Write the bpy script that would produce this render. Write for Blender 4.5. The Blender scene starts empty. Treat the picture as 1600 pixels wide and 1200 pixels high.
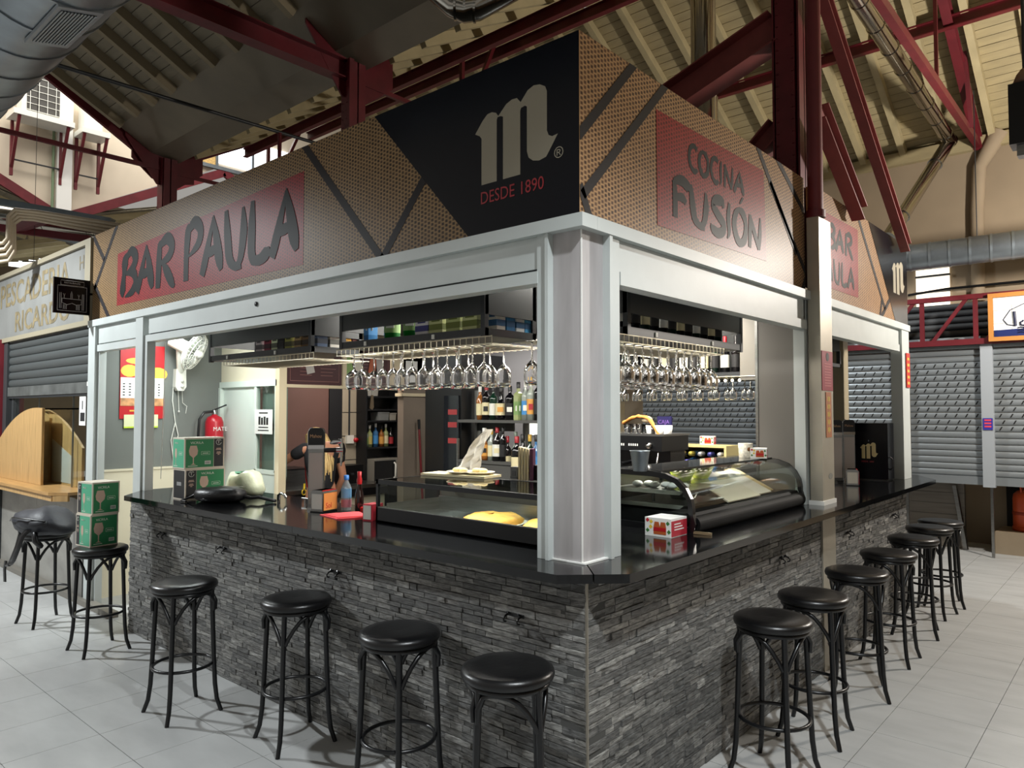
import bpy, bmesh, math, random
from mathutils import Vector, Matrix
random.seed(7)
sc = bpy.context.scene
COL = sc.collection
PI = math.pi
# ------------------------------------------------------------------ camera
cam_d = bpy.data.cameras.new('camera'); cam = bpy.data.objects.new('camera', cam_d); COL.objects.link(cam)
CAM = Vector((1.7248, -2.4113, 1.75)); F = 1142.0
YAW = math.radians(131.34); PITCH = math.atan(43 / F)
cam.location = CAM; cam.rotation_euler = (PI / 2 + PITCH, 0, YAW - PI / 2)
cam_d.sensor_width = 36.0; cam_d.lens = 36.0 * F / 1600; cam_d.clip_start = 0.05; cam_d.clip_end = 100
sc.camera = cam
# ------------------------------------------------------------------ world, exposure, lamps
sc.view_settings.view_transform = 'Standard'; sc.view_settings.look = 'None'
sc.view_settings.exposure = 0.4; sc.view_settings.gamma = 1.0; sc.view_settings.use_curve_mapping = False
w = bpy.data.worlds.new('world'); sc.world = w; w.use_nodes = True
w.node_tree.nodes['Background'].inputs[0].default_value = (1.0, 0.95, 0.88, 1)
w.node_tree.nodes['Background'].inputs[1].default_value = 0.26
sc.cycles.max_bounces = 10; sc.cycles.transmission_bounces = 10; sc.cycles.glossy_bounces = 4; sc.cycles.diffuse_bounces = 4
sc.cycles.transparent_max_bounces = 12
sc.cycles.caustics_reflective = False; sc.cycles.caustics_refractive = False
sc.cycles.sample_clamp_indirect = 6.0
def lamp(name, loc, power, col, radius=0.12, typ='POINT', size=(1, 1), rot=(0, 0, 0), spot=None):
    l = bpy.data.lights.new(name, typ); l.energy = power; l.color = col
    if typ == 'AREA': l.shape = 'RECTANGLE'; l.size, l.size_y = size
    else: l.shadow_soft_size = radius
    if spot: l.spot_size = math.radians(spot[0]); l.spot_blend = spot[1]
    o = bpy.data.objects.new(name, l); COL.objects.link(o); o.location = loc; o.rotation_euler = rot
    return o
COOL = (0.93, 0.98, 1.0); WARM = (1.0, 0.86, 0.68)
SP = (160, 0.35)      # hall lamps are shaded floodlights that shine downwards
lamp('hall_lamp_west', (-7.2, -2.5, 4.35), 900, COOL, 0.10, 'SPOT', spot=SP)
lamp('hall_lamp_near', (1.95, -0.95, 4.5), 520, COOL, 0.08, 'SPOT', spot=(122, 0.6))
lamp('hall_lamp_aisle', (2.1, 6.2, 3.5), 430, (1.0, 0.93, 0.84), 0.12)
lamp('rear_shutter_fill', (-2.6, 6.5, 4.6), 260, COOL, 0.12, 'SPOT', spot=SP)  # added fill that lifts the far shutters; no known fitting here
lamp('nave_daylight', (-12.2, 1.6, 9.3), 420, (1.0, 0.95, 0.88), typ='AREA', size=(3.4, 9))
lamp('bar_strip_front', (-2.3, 0.98, 2.57), 62, (1.0, 0.97, 0.9), typ='AREA', size=(3.2, 0.25))
lamp('bar_strip_side', (-0.95, 1.9, 2.57), 62, (1.0, 0.93, 0.82), typ='AREA', size=(0.25, 2.4))
lamp('bar_strip_west', (-4.9, 0.7, 2.57), 22, (0.93, 1.0, 0.98), typ='AREA', size=(1.2, 0.3))
lamp('bar_back_fill', (-2.9, 3.0, 2.57), 17, (1.0, 0.97, 0.92), typ='AREA', size=(1.6, 0.2))  # added fill for the bar's back wall and bottles, not a known strip
lamp('kitchen_lamp', (-5.0, 2.6, 2.5), 14, (1.0, 0.9, 0.8), typ='AREA', size=(0.5, 0.5))
lamp('curved_case_fill', (-0.45, 1.9, 1.41), 2.6, (1.0, 0.95, 0.85), typ='AREA', size=(0.05, 1.4))  # added fill inside the curved case to show its contents
lamp('rack_strip_front', (-1.55, 0.40, 2.145), 3, (1.0, 0.97, 0.9), typ='AREA', size=(1.2, 0.03))
lamp('rack_strip_side', (-0.36, 1.45, 2.145), 3, (1.0, 0.95, 0.86), typ='AREA', size=(0.03, 1.3))
lamp('flat_case_fill', (-1.0, 0.31, 1.325), 3.0, (1.0, 0.95, 0.88), typ='AREA', size=(1.1, 0.03))  # added fill so the pan in the flat case is not dark
lamp('fish_stall_fill', (-7.2, 0.9, 2.5), 16, (1.0, 0.97, 0.92), typ='AREA', size=(2.0, 0.2))  # added fill to brighten the dark stall behind its glass

# ------------------------------------------------------------------ helpers
_R = Vector((math.sin(YAW), -math.cos(YAW), 0)); _D = Vector((math.cos(YAW), math.sin(YAW), 0)); _Z = Vector((0, 0, 1))
_FW = _D * math.cos(PITCH) + _Z * math.sin(PITCH); _UP = -_D * math.sin(PITCH) + _Z * math.cos(PITCH)
def ray(px, py):
    v = _FW * F + _R * (px - 800) - _UP * (py - 600); return v / v.dot(_D)
def ptZ(px, py, h): v = ray(px, py); return CAM + v * ((h - CAM.z) / v.z)     # the place where a sight line meets a level
def ptX(px, py, c): v = ray(px, py); return CAM + v * ((c - CAM.x) / v.x)
def ptY(px, py, c): v = ray(px, py); return CAM + v * ((c - CAM.y) / v.y)
def ptD(px, py, d): return CAM + ray(px, py) * d
def depth(p): return (Vector(p) - CAM).dot(_D)

def lin(c):
    c = c / 255.0
    return c / 12.92 if c <= 0.04045 else ((c + 0.055) / 1.055) ** 2.4
def rgb(r, g, b): return (lin(r), lin(g), lin(b), 1)
MATS = {}
WORLD = {'pale_floor_tile', 'painted_roof_boards', 'painted_rafters', 'grey_shutter_slat', 'dark_shutter_slat', 'oxblood_painted_steel', 'varnished_pine', 'roof_boards_grey'}
def mat(name, col, rough=0.5, metal=0.0, noise=None, bump=None, spec=None, emit=None, alpha=None, trans=None, ior=None, coat=None, rvar=None):
    """noise=(scale, amount, stretch xyz)  bump=(scale, strength, stretch)"""
    if name in MATS: return MATS[name]
    m = bpy.data.materials.new(name); m.use_nodes = True; nt = m.node_tree; b = nt.nodes['Principled BSDF']
    c = rgb(*col); b.inputs['Base Color'].default_value = c
    b.inputs['Roughness'].default_value = rough; b.inputs['Metallic'].default_value = metal
    if spec is not None: b.inputs['Specular IOR Level'].default_value = spec
    if trans is not None: b.inputs['Transmission Weight'].default_value = trans
    if ior is not None: b.inputs['IOR'].default_value = ior
    if coat is not None: b.inputs['Coat Weight'].default_value = coat; b.inputs['Coat Roughness'].default_value = 0.08
    if emit is not None:
        b.inputs['Emission Color'].default_value = c; b.inputs['Emission Strength'].default_value = emit
    if alpha is not None: b.inputs['Alpha'].default_value = alpha
    tc = None
    def coord(stretch):
        nonlocal tc
        if tc is None: tc = nt.nodes.new('ShaderNodeNewGeometry' if name in WORLD else 'ShaderNodeTexCoord')
        mp = nt.nodes.new('ShaderNodeMapping'); nt.links.new(tc.outputs['Position' if name in WORLD else 'Object'], mp.inputs[0]); mp.inputs['Scale'].default_value = stretch
        return mp.outputs[0]
    if noise:
        sc_, am, st = (list(noise) + [(1, 1, 1)])[:3]
        n = nt.nodes.new('ShaderNodeTexNoise'); n.inputs['Scale'].default_value = sc_; n.inputs['Detail'].default_value = 6
        nt.links.new(coord(st), n.inputs['Vector'])
        mx = nt.nodes.new('ShaderNodeMix'); mx.data_type = 'RGBA'
        mx.inputs[6].default_value = tuple(min(1, x * (1 + am)) for x in c[:3]) + (1,); mx.inputs[7].default_value = tuple(x * (1 - am) for x in c[:3]) + (1,)
        rp = nt.nodes.new('ShaderNodeMapRange'); rp.inputs[1].default_value = 0.3; rp.inputs[2].default_value = 0.7
        nt.links.new(n.outputs['Fac'], rp.inputs[0]); nt.links.new(rp.outputs[0], mx.inputs[0])
        nt.links.new(mx.outputs[2], b.inputs['Base Color'])
        if rvar:
            r2 = nt.nodes.new('ShaderNodeMapRange'); r2.inputs[3].default_value = rough - rvar; r2.inputs[4].default_value = rough + rvar
            nt.links.new(n.outputs['Fac'], r2.inputs[0]); nt.links.new(r2.outputs[0], b.inputs['Roughness'])
    if bump:
        sc_, am, st = (list(bump) + [(1, 1, 1)])[:3]
        n = nt.nodes.new('ShaderNodeTexNoise'); n.inputs['Scale'].default_value = sc_; n.inputs['Detail'].default_value = 5
        nt.links.new(coord(st), n.inputs['Vector'])
        bp = nt.nodes.new('ShaderNodeBump'); bp.inputs['Strength'].default_value = am; bp.inputs['Distance'].default_value = 0.01
        nt.links.new(n.outputs['Fac'], bp.inputs['Height']); nt.links.new(bp.outputs[0], b.inputs['Normal'])
    MATS[name] = m
    return m

class MB:
    """collects shapes; build() links them as ONE mesh object"""
    def __init__(s): s.v = []; s.f = []; s.mi = []; s.sm = []; s.k = 0; s.smooth = False
    def m(s, k): s.k = k; return s
    def sh(s, on=True): s.smooth = on; return s
    def add(s, vs, fs):
        o = len(s.v); s.v += [tuple(p) for p in vs]
        for f in fs: s.f.append(tuple(i + o for i in f)); s.mi.append(s.k); s.sm.append(s.smooth)
        return s
    def box(s, lo, hi, rot=None, c=None):
        x0, y0, z0 = lo; x1, y1, z1 = hi
        vs = [Vector(p) for p in ((x0, y0, z0), (x1, y0, z0), (x1, y1, z0), (x0, y1, z0), (x0, y0, z1), (x1, y0, z1), (x1, y1, z1), (x0, y1, z1))]
        if rot is not None:
            c = Vector(c) if c else sum(vs, Vector()) / 8
            vs = [rot @ (p - c) + c for p in vs]
        return s.add(vs, [(0, 3, 2, 1), (4, 5, 6, 7), (0, 1, 5, 4), (1, 2, 6, 5), (2, 3, 7, 6), (3, 0, 4, 7)])
    def bar(s, p, q, wd, hd, up=(0, 0, 1)):
        p = Vector(p); q = Vector(q); d = (q - p).normalized(); u = Vector(up)
        a = d.cross(u)
        if a.length < 1e-4: a = d.cross(Vector((1, 0, 0)))
        a.normalize(); b = a.cross(d)
        a *= wd / 2; b *= hd / 2
        vs = [p - a - b, p + a - b, p + a + b, p - a + b, q - a - b, q + a - b, q + a + b, q - a + b]
        return s.add(vs, [(0, 1, 2, 3), (7, 6, 5, 4), (0, 4, 5, 1), (1, 5, 6, 2), (2, 6, 7, 3), (3, 7, 4, 0)])
    def ibeam(s, p, q, wd, hd, t=0.012, up=(0, 0, 1)):
        p = Vector(p); q = Vector(q); d = (q - p).normalized(); a = d.cross(Vector(up)).normalized(); b = a.cross(d)
        s.bar(p + b * (hd / 2), q + b * (hd / 2), wd, t, up); s.bar(p - b * (hd / 2), q - b * (hd / 2), wd, t, up); s.bar(p, q, t, hd, up)
        return s
    def tube(s, pts, r, n=8, closed=False, caps=True):
        pts = [Vector(p) for p in pts]; N = len(pts); rr = r if isinstance(r, (list, tuple)) else [r] * N
        vs = []; prev = None
        for i, p in enumerate(pts):
            if closed: t = (pts[(i + 1) % N] - pts[i - 1])
            else: t = pts[min(i + 1, N - 1)] - pts[max(i - 1, 0)]
            t.normalize()
            if prev is None:
                a = t.cross(Vector((0, 0, 1)))
                if a.length < 1e-3: a = t.cross(Vector((1, 0, 0)))
            else: a = prev - t * prev.dot(t)
            a.normalize(); prev = a; b = t.cross(a)
            for k in range(n):
                an = 2 * PI * k / n; vs.append(p + (a * math.cos(an) + b * math.sin(an)) * rr[i])
        fs = []
        for i in range(N if closed else N - 1):
            j = (i + 1) % N
            for k in range(n): l = (k + 1) % n; fs.append((i * n + k, i * n + l, j * n + l, j * n + k))
        o = s.smooth; s.smooth = True; s.add(vs, fs); s.smooth = o
        if caps and not closed: s.add(vs[:n], [tuple(range(n - 1, -1, -1))]); s.add(vs[-n:], [tuple(range(n))])
        return s
    def lathe(s, prof, c=(0, 0, 0), n=20, smooth=True):
        c = Vector(c); vs = []
        for r, z in prof:
            for k in range(n): an = 2 * PI * k / n; vs.append(c + Vector((r * math.cos(an), r * math.sin(an), z)))
        fs = []
        for i in range(len(prof) - 1):
            for k in range(n): l = (k + 1) % n; fs.append((i * n + k, i * n + l, (i + 1) * n + l, (i + 1) * n + k))
        o = s.smooth; s.smooth = smooth; s.add(vs, fs); s.smooth = o
        if prof[0][0] > 1e-5: s.add(vs[:n], [tuple(range(n - 1, -1, -1))])
        if prof[-1][0] > 1e-5: s.add(vs[-n:], [tuple(range(n))])
        return s
    def prism(s, poly, o, a, b, dpt):
        """polygon in the frame (o; a, b), thick along the normal a x b by dpt"""
        o = Vector(o); a = Vector(a); b = Vector(b); nn = a.cross(b).normalized() * dpt; n = len(poly)
        vs = [o + a * x + b * y for x, y in poly]; vs += [p + nn for p in vs]
        return s.add(vs, [tuple(range(n - 1, -1, -1)), tuple(range(n, 2 * n))] + [(i, (i + 1) % n, n + (i + 1) % n, n + i) for i in range(n)])
    def poly(s, vs): return s.add(vs, [tuple(range(len(vs)))])
    def sphere(s, c, r, nu=12, nv=8, sx=1, sy=1, sz=1):
        return s.lathe_xyz([(math.sin(PI * i / nv) * r, -math.cos(PI * i / nv) * r) for i in range(nv + 1)], c, nu, sx, sy, sz)
    def lathe_xyz(s, prof, c, n, sx, sy, sz):
        t = MB(); t.lathe([(max(r, 1e-6), z) for r, z in prof], (0, 0, 0), n)
        c = Vector(c); o = s.smooth; s.smooth = True
        s.add([(c.x + p[0] * sx, c.y + p[1] * sy, c.z + p[2] * sz) for p in t.v], t.f); s.smooth = o
        return s
    def build(s, name, mats, parent=None, loc=None, rotz=None, stuff=False, data=False):
        me = bpy.data.meshes.new(name); me.from_pydata(s.v, [], s.f)
        ml = mats if isinstance(mats, (list, tuple)) else [mats]
        for x in ml: me.materials.append(x)
        me.polygons.foreach_set('material_index', s.mi); me.polygons.foreach_set('use_smooth', s.sm); me.update()
        if data: return me
        return link(name, me, parent, loc, rotz, stuff)
def link(name, me, parent=None, loc=None, rotz=None, stuff=False):
    o = bpy.data.objects.new(name, me); COL.objects.link(o)
    if parent: o.parent = parent
    if loc is not None: o.location = loc
    if rotz is not None: o.rotation_euler.z = rotz
    if stuff: o['kind'] = 'stuff'
    return o
def thing(name, label, cat, loc=(0, 0, 0), rotz=0.0, group=None):
    o = bpy.data.objects.new(name, None); COL.objects.link(o); o.location = loc; o.rotation_euler = (0, 0, rotz); o.empty_display_size = 0.05
    return tag(o, label, cat, group)
def tag(o, label, cat, group=None):
    o['label'] = label; o['category'] = cat
    if group: o['group'] = group
    return o
def struct(o): o['kind'] = 'structure'; return o
def sempty(name, loc=(0, 0, 0)):
    o = bpy.data.objects.new(name, None); COL.objects.link(o); o.location = loc; o.empty_display_size = 0.05; return struct(o)
KIDS = {}
def dup(root, loc, rotz=0.0, label=None, group=None):
    r = root.copy(); COL.objects.link(r); r.location = loc; r.rotation_euler = (0, 0, rotz)
    if label: r['label'] = label
    if group: r['group'] = group
    for ch in list(root.children):
        c = ch.copy(); COL.objects.link(c); c.parent = r
        for g in list(ch.children):
            d = g.copy(); COL.objects.link(d); d.parent = c
    return r
def arc(c, r, a0, a1, n, ax=Vector((1, 0, 0)), ay=Vector((0, 0, 1))):
    c = Vector(c); return [c + ax * (r * math.cos(a0 + (a1 - a0) * i / n)) + ay * (r * math.sin(a0 + (a1 - a0) * i / n)) for i in range(n + 1)]
def text_mesh(body, size, align='LEFT', bold=0.0):
    cu = bpy.data.curves.new('lettering', 'FONT'); cu.body = body; cu.size = size; cu.align_x = align; cu.extrude = 0.0004; cu.offset = bold; cu.resolution_u = 3
    o = bpy.data.objects.new('lettering', cu); me = bpy.data.meshes.new_from_object(o)
    bpy.data.objects.remove(o); return me
def text(name, body, size, material, origin, a, b, parent=None, align='LEFT', sx=1.0, bold=0.0):
    """flat printed writing lying in the plane (origin; a right, b up)"""
    me = text_mesh(body, size, align, bold); me.name = name
    a = Vector(a).normalized(); b = Vector(b).normalized(); n = a.cross(b)
    o_ = Vector(origin)
    me.transform(Matrix(((a.x * sx, b.x, n.x, o_.x), (a.y * sx, b.y, n.y, o_.y), (a.z * sx, b.z, n.z, o_.z), (0, 0, 0, 1))))
    me.materials.clear(); me.materials.append(material)
    return link(name, me, parent)
def text_line(name, body, size, material, origin, a, b, parent=None, sx=1.0):
    """one piece for each word"""
    x = 0.0; o_ = Vector(origin); a = Vector(a).normalized()
    for wd in body.split():
        t = text(name, wd, size, material, tuple(o_ + a * x), a, b, parent, sx=sx); x += (max((v.co - o_).dot(a) for v in t.data.vertices) - x) + size * .34 * sx
ORD = 'first second third fourth fifth sixth seventh eighth ninth tenth eleventh twelfth thirteenth fourteenth fifteenth sixteenth seventeenth eighteenth nineteenth twentieth'.split()
RZ = lambda a: Matrix.Rotation(a, 3, 'Z')

# ------------------------------------------------------------------ materials
WHITE = mat('white_painted_metal', (190, 196, 194), 0.45, 0, (3, 0.06), (30, 0.03))
GRANITE = mat('black_granite', (11, 12, 14), 0.09, 0, (90, 0.7), rvar=0.03)
FLOORM = mat('pale_floor_tile', (172, 173, 172), 0.42, 0, (2.2, 0.10, (1, 2.5, 1)), rvar=0.08)
GROUT = mat('grout', (105, 104, 102), 0.9)
BLACK = mat('black_paint', (9, 10, 13), 0.32)
LEATHER = mat('black_leatherette', (10, 10, 12), 0.34, 0, None, (40, 0.08))
STEEL = mat('brushed_steel', (150, 150, 148), 0.28, 1.0, (6, 0.12, (1, 1, 12)))
CHROME = mat('chrome', (200, 200, 200), 0.1, 1.0)
GALV = mat('galvanised_steel', (140, 148, 154), 0.38, 0.85, (5, 0.14))
SHINY = mat('shiny_flue_steel', (170, 165, 155), 0.16, 1.0)
REDST = mat('oxblood_painted_steel', (98, 26, 34), 0.45, 0, (5, 0.2))
REDLT = mat('red_primer_steel', (126, 58, 54), 0.55, 0, (6, 0.15))
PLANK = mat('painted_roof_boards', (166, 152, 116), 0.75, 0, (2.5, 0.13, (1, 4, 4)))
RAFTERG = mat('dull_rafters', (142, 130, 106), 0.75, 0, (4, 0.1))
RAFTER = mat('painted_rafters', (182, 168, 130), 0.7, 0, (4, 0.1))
SOFFIT = mat('valley_lining_sheet', (120, 112, 96), 0.35, 0.25, (2, 0.12))
PLASTER = mat('beige_plaster', (150, 134, 112), 0.85, 0, (1.4, 0.10), (8, 0.06))
WHITEWALL = mat('cream_nave_plaster', (214, 202, 182), 0.85, 0, (1.2, 0.06))
GREYWALL = mat('grey_wall_paint', (112, 116, 112), 0.6, 0, (1.2, 0.06))
GREYPANEL = mat('grey_laminate', (118, 114, 106), 0.5, 0, (1.5, 0.05))
CREAM = mat('cream_board', (222, 214, 190), 0.5)
DOORWHITE = mat('white_lacquer', (214, 224, 216), 0.4)
MAROON = mat('maroon_board', (62, 26, 28), 0.5)
MAROONWALL = mat('maroon_wall', (104, 76, 70), 0.6, 0, (1.5, 0.08))
DARK = mat('charcoal_metal', (38, 41, 44), 0.42)
DARKPANEL = mat('charcoal_panel', (52, 54, 54), 0.45)
SLAT = mat('grey_shutter_slat', (134, 140, 144), 0.42, 0.35)
SLATD = mat('dark_shutter_slat', (82, 86, 86), 0.4, 0.35)
SLIT = mat('shutter_slit_dark', (14, 14, 14), 0.8)
CLADT = mat('grey_column_tile', (172, 168, 168), 0.45, 0, (4, 0.08, (6, 6, 1)))
PINE = mat('varnished_pine', (186, 150, 100), 0.35, 0, (5, 0.16, (7, 7, 0.8)))
PINETOP = mat('varnished_pine_top', (182, 142, 90), 0.3, 0, (5, 0.14, (0.8, 7, 7)))
GLASS = mat('clear_glass', (255, 255, 255), 0.0, trans=1.0, ior=1.46)
def pane(name, tint, ior=1.45, gain=1.0):
    """thin sheet glass: mostly clear, mirror-like at glancing angles"""
    m = bpy.data.materials.new(name); m.use_nodes = True; nt = m.node_tree; nt.nodes.remove(nt.nodes['Principled BSDF']); out = nt.nodes['Material Output']
    tr = nt.nodes.new('ShaderNodeBsdfTransparent'); tr.inputs[0].default_value = rgb(*tint); gl = nt.nodes.new('ShaderNodeBsdfGlossy'); gl.inputs['Roughness'].default_value = 0.02
    fr = nt.nodes.new('ShaderNodeFresnel'); gg = nt.nodes.new('ShaderNodeNewGeometry'); mr = nt.nodes.new('ShaderNodeMapRange')
    mr.inputs[3].default_value = ior; mr.inputs[4].default_value = 1 / ior; nt.links.new(gg.outputs['Backfacing'], mr.inputs[0]); nt.links.new(mr.outputs[0], fr.inputs[0]); mx = nt.nodes.new('ShaderNodeMixShader')
    nt.links.new(fr.outputs[0], mx.inputs[0]); nt.links.new(tr.outputs[0], mx.inputs[1]); nt.links.new(gl.outputs[0], mx.inputs[2]); nt.links.new(mx.outputs[0], out.inputs[0])
    return m
PANE = pane('pane_glass', (246, 250, 248), 1.25)
RED = mat('red_plastic', (176, 26, 34), 0.35)
PAPER = mat('white_paper', (232, 232, 228), 0.7)
INK = mat('black_ink', (18, 18, 20), 0.6)
YELLOW = mat('yellow_print', (236, 186, 74), 0.5)
SIGNBLACK = mat('sign_black', (8, 9, 16), 0.22, spec=0.2)
LOGO = mat('sign_cream_print', (150, 143, 126), 0.4, spec=0.25)
LOGO2 = mat('cream_gold_print', (206, 186, 134), 0.4)
REDPRINT = mat('sign_red_print', (150, 34, 42), 0.35)
STRIPE = mat('sign_dark_stripe', (44, 41, 42), 0.45, spec=0.12)
BRUSH = mat('sign_brush_black', (24, 27, 27), 0.45, spec=0.1)
PLASTICW = mat('white_plastic', (226, 226, 218), 0.4)
TAN = mat('tan_cloth', (176, 128, 88), 0.8)
def weave(name, base, d1, d2, axis):
    m = bpy.data.materials.new(name); m.use_nodes = True; nt = m.node_tree; b = nt.nodes['Principled BSDF']
    tc = nt.nodes.new('ShaderNodeTexCoord'); sp = nt.nodes.new('ShaderNodeSeparateXYZ'); cb = nt.nodes.new('ShaderNodeCombineXYZ')
    nt.links.new(tc.outputs['Object'], sp.inputs[0]); nt.links.new(sp.outputs['Z'], cb.inputs[0]); nt.links.new(sp.outputs[axis], cb.inputs[1])
    br = nt.nodes.new('ShaderNodeTexBrick'); nt.links.new(cb.outputs[0], br.inputs['Vector'])
    br.inputs['Scale'].default_value = 1; br.inputs['Brick Width'].default_value = 0.022; br.inputs['Row Height'].default_value = 0.026
    br.inputs['Mortar Size'].default_value = 0.0050; br.inputs['Mortar Smooth'].default_value = 0.25; br.offset = 0.5
    br.inputs['Color1'].default_value = rgb(*d1); br.inputs['Color2'].default_value = rgb(*d2)
    n = nt.nodes.new('ShaderNodeTexNoise'); n.inputs['Scale'].default_value = 45; n.inputs['Detail'].default_value = 3; nt.links.new(tc.outputs['Object'], n.inputs[0])
    mx = nt.nodes.new('ShaderNodeMix'); mx.data_type = 'RGBA'; c = rgb(*base)
    mx.inputs[6].default_value = tuple(x * 1.25 for x in c[:3]) + (1,); mx.inputs[7].default_value = tuple(x * 0.62 for x in c[:3]) + (1,)
    nt.links.new(n.outputs[0], mx.inputs[0]); nt.links.new(mx.outputs[2], br.inputs['Mortar'])
    nt.links.new(br.outputs['Color'], b.inputs['Base Color']); b.inputs['Roughness'].default_value = 0.4; b.inputs['Specular IOR Level'].default_value = 0.16
    return m
TANW = (150, 122, 86)  # front cane print toned darker than the side copy, standing for weaker light
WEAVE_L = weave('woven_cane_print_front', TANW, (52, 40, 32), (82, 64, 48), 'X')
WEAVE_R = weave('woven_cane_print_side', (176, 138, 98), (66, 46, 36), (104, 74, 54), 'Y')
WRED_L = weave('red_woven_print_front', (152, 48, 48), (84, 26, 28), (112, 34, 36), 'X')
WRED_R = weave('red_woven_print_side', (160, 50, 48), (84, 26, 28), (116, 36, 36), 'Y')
def stone_mat(name, island):
    m = bpy.data.materials.new(name); m.use_nodes = True; nt = m.node_tree; b = nt.nodes['Principled BSDF']
    if island: g = nt.nodes.new('ShaderNodeNewGeometry'); rnd = g.outputs['Random Per Island']
    else: g = nt.nodes.new('ShaderNodeObjectInfo'); rnd = g.outputs['Random']
    cr = nt.nodes.new('ShaderNodeValToRGB'); e = cr.color_ramp.elements
    e[0].position = 0; e[0].color = rgb(84, 84, 83); e[1].position = 1; e[1].color = rgb(142, 141, 137)
    for p, c in ((0.35, (100, 100, 98)), (0.7, (114, 113, 110))): x = e.new(p); x.color = rgb(*c)
    nt.links.new(rnd, cr.inputs[0])
    tc = nt.nodes.new('ShaderNodeNewGeometry'); mp = nt.nodes.new('ShaderNodeMapping'); mp.inputs['Scale'].default_value = (9, 9, 42)
    nt.links.new(tc.outputs['Position'], mp.inputs[0])
    n = nt.nodes.new('ShaderNodeTexNoise'); n.inputs['Scale'].default_value = 2.2; n.inputs['Detail'].default_value = 7; n.inputs['Roughness'].default_value = 0.65; nt.links.new(mp.outputs[0], n.inputs[0])
    mr = nt.nodes.new('ShaderNodeMapRange'); mr.inputs[1].default_value = 0.3; mr.inputs[2].default_value = 0.72; mr.inputs[3].default_value = 0.25; mr.inputs[4].default_value = 1.9
    nt.links.new(n.outputs[0], mr.inputs[0])
    mx = nt.nodes.new('ShaderNodeMix'); mx.data_type = 'RGBA'; mx.blend_type = 'MULTIPLY'; mx.inputs[0].default_value = 1
    nt.links.new(cr.outputs[0], mx.inputs[6]); nt.links.new(mr.outputs[0], mx.inputs[7]); nt.links.new(mx.outputs[2], b.inputs['Base Color'])
    bp = nt.nodes.new('ShaderNodeBump'); bp.inputs['Strength'].default_value = 0.9; bp.inputs['Distance'].default_value = 0.012
    nt.links.new(n.outputs[0], bp.inputs['Height']); nt.links.new(bp.outputs[0], b.inputs['Normal']); b.inputs['Roughness'].default_value = 0.5
    return m
STONE_O = stone_mat('slate_strip', False); STONE_I = stone_mat('slate_strip_rest', True)
# ================================================================== SETTING
V3 = Vector
def in_view(p, mx=60):
    q = V3(p) - CAM; d = q.dot(_FW)
    if d < 0.25: return False
    x = 800 + F * q.dot(_R) / d; y = 600 - F * q.dot(_UP) / d
    return -mx < x < 1600 + mx and -mx < y < 1200 + mx
# ---- floor: square tiles laid in a grid, joints recessed
fl = struct(MB().box((-20, -7, -0.12), (7, 14, -0.005)).build('floor', GROUT))
def runs(anchor, pitch, lo, hi):
    k0 = math.floor((lo - anchor) / pitch); return [anchor + pitch * k for k in range(k0, int((hi - lo) / pitch) + k0 + 2)]
xs = runs(0.53, 0.45, -14.5, 5.5)
ys = [y for y in runs(-0.41, 0.45, -4.5, 0.3)] + [y for y in runs(1.95, 0.453, 0.55, 11)]
tiles = []
for i in range(len(xs) - 1):
    for j in range(len(ys) - 1):
        x0, x1, y0, y1 = xs[i], xs[i + 1], ys[j], ys[j + 1]
        if y1 < y0 + 0.05: continue
        c = V3(((x0 + x1) / 2, (y0 + y1) / 2, 0))
        hidden = c.x < -0.4 and c.y > 0.5 and c.y < 6.2 and c.x > -5.6
        if hidden: continue
        tiles.append((0 if in_view(c, 150) else 1, depth(c), x0, x1, y0, y1))
tiles.sort()
tm = {}
rest = MB()
for n, (nv, dd, x0, x1, y0, y1) in enumerate(tiles):
    if nv == 0 and n < 290:
        key = (round(x1 - x0, 3), round(y1 - y0, 3))
        if key not in tm:
            a, b = key[0] / 2 - 0.0016, key[1] / 2 - 0.0016
            tm[key] = MB().prism([(-a + .002, -b), (a - .002, -b), (a, -b + .002), (a, b - .002), (a - .002, b), (-a + .002, b), (-a, b - .002), (-a, -b + .002)], (0, 0, -0.0048), (1, 0, 0), (0, 1, 0), 0.0048).build('tile', FLOORM, data=True)
        link('tile', tm[key], fl, ((x0 + x1) / 2, (y0 + y1) / 2, 0))
    else: rest.box((x0 + .0016, y0 + .0016, -.0048), (x1 - .0016, y1 - .0016, 0))
rest.build('tile', FLOORM, fl, stuff=True)
# low kerb along the neighbour stall
struct(MB().box((-9.5, 0.02, 0.0), (-4.95, 0.10, 0.05)).build('trim_1', GREYPANEL))

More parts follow.
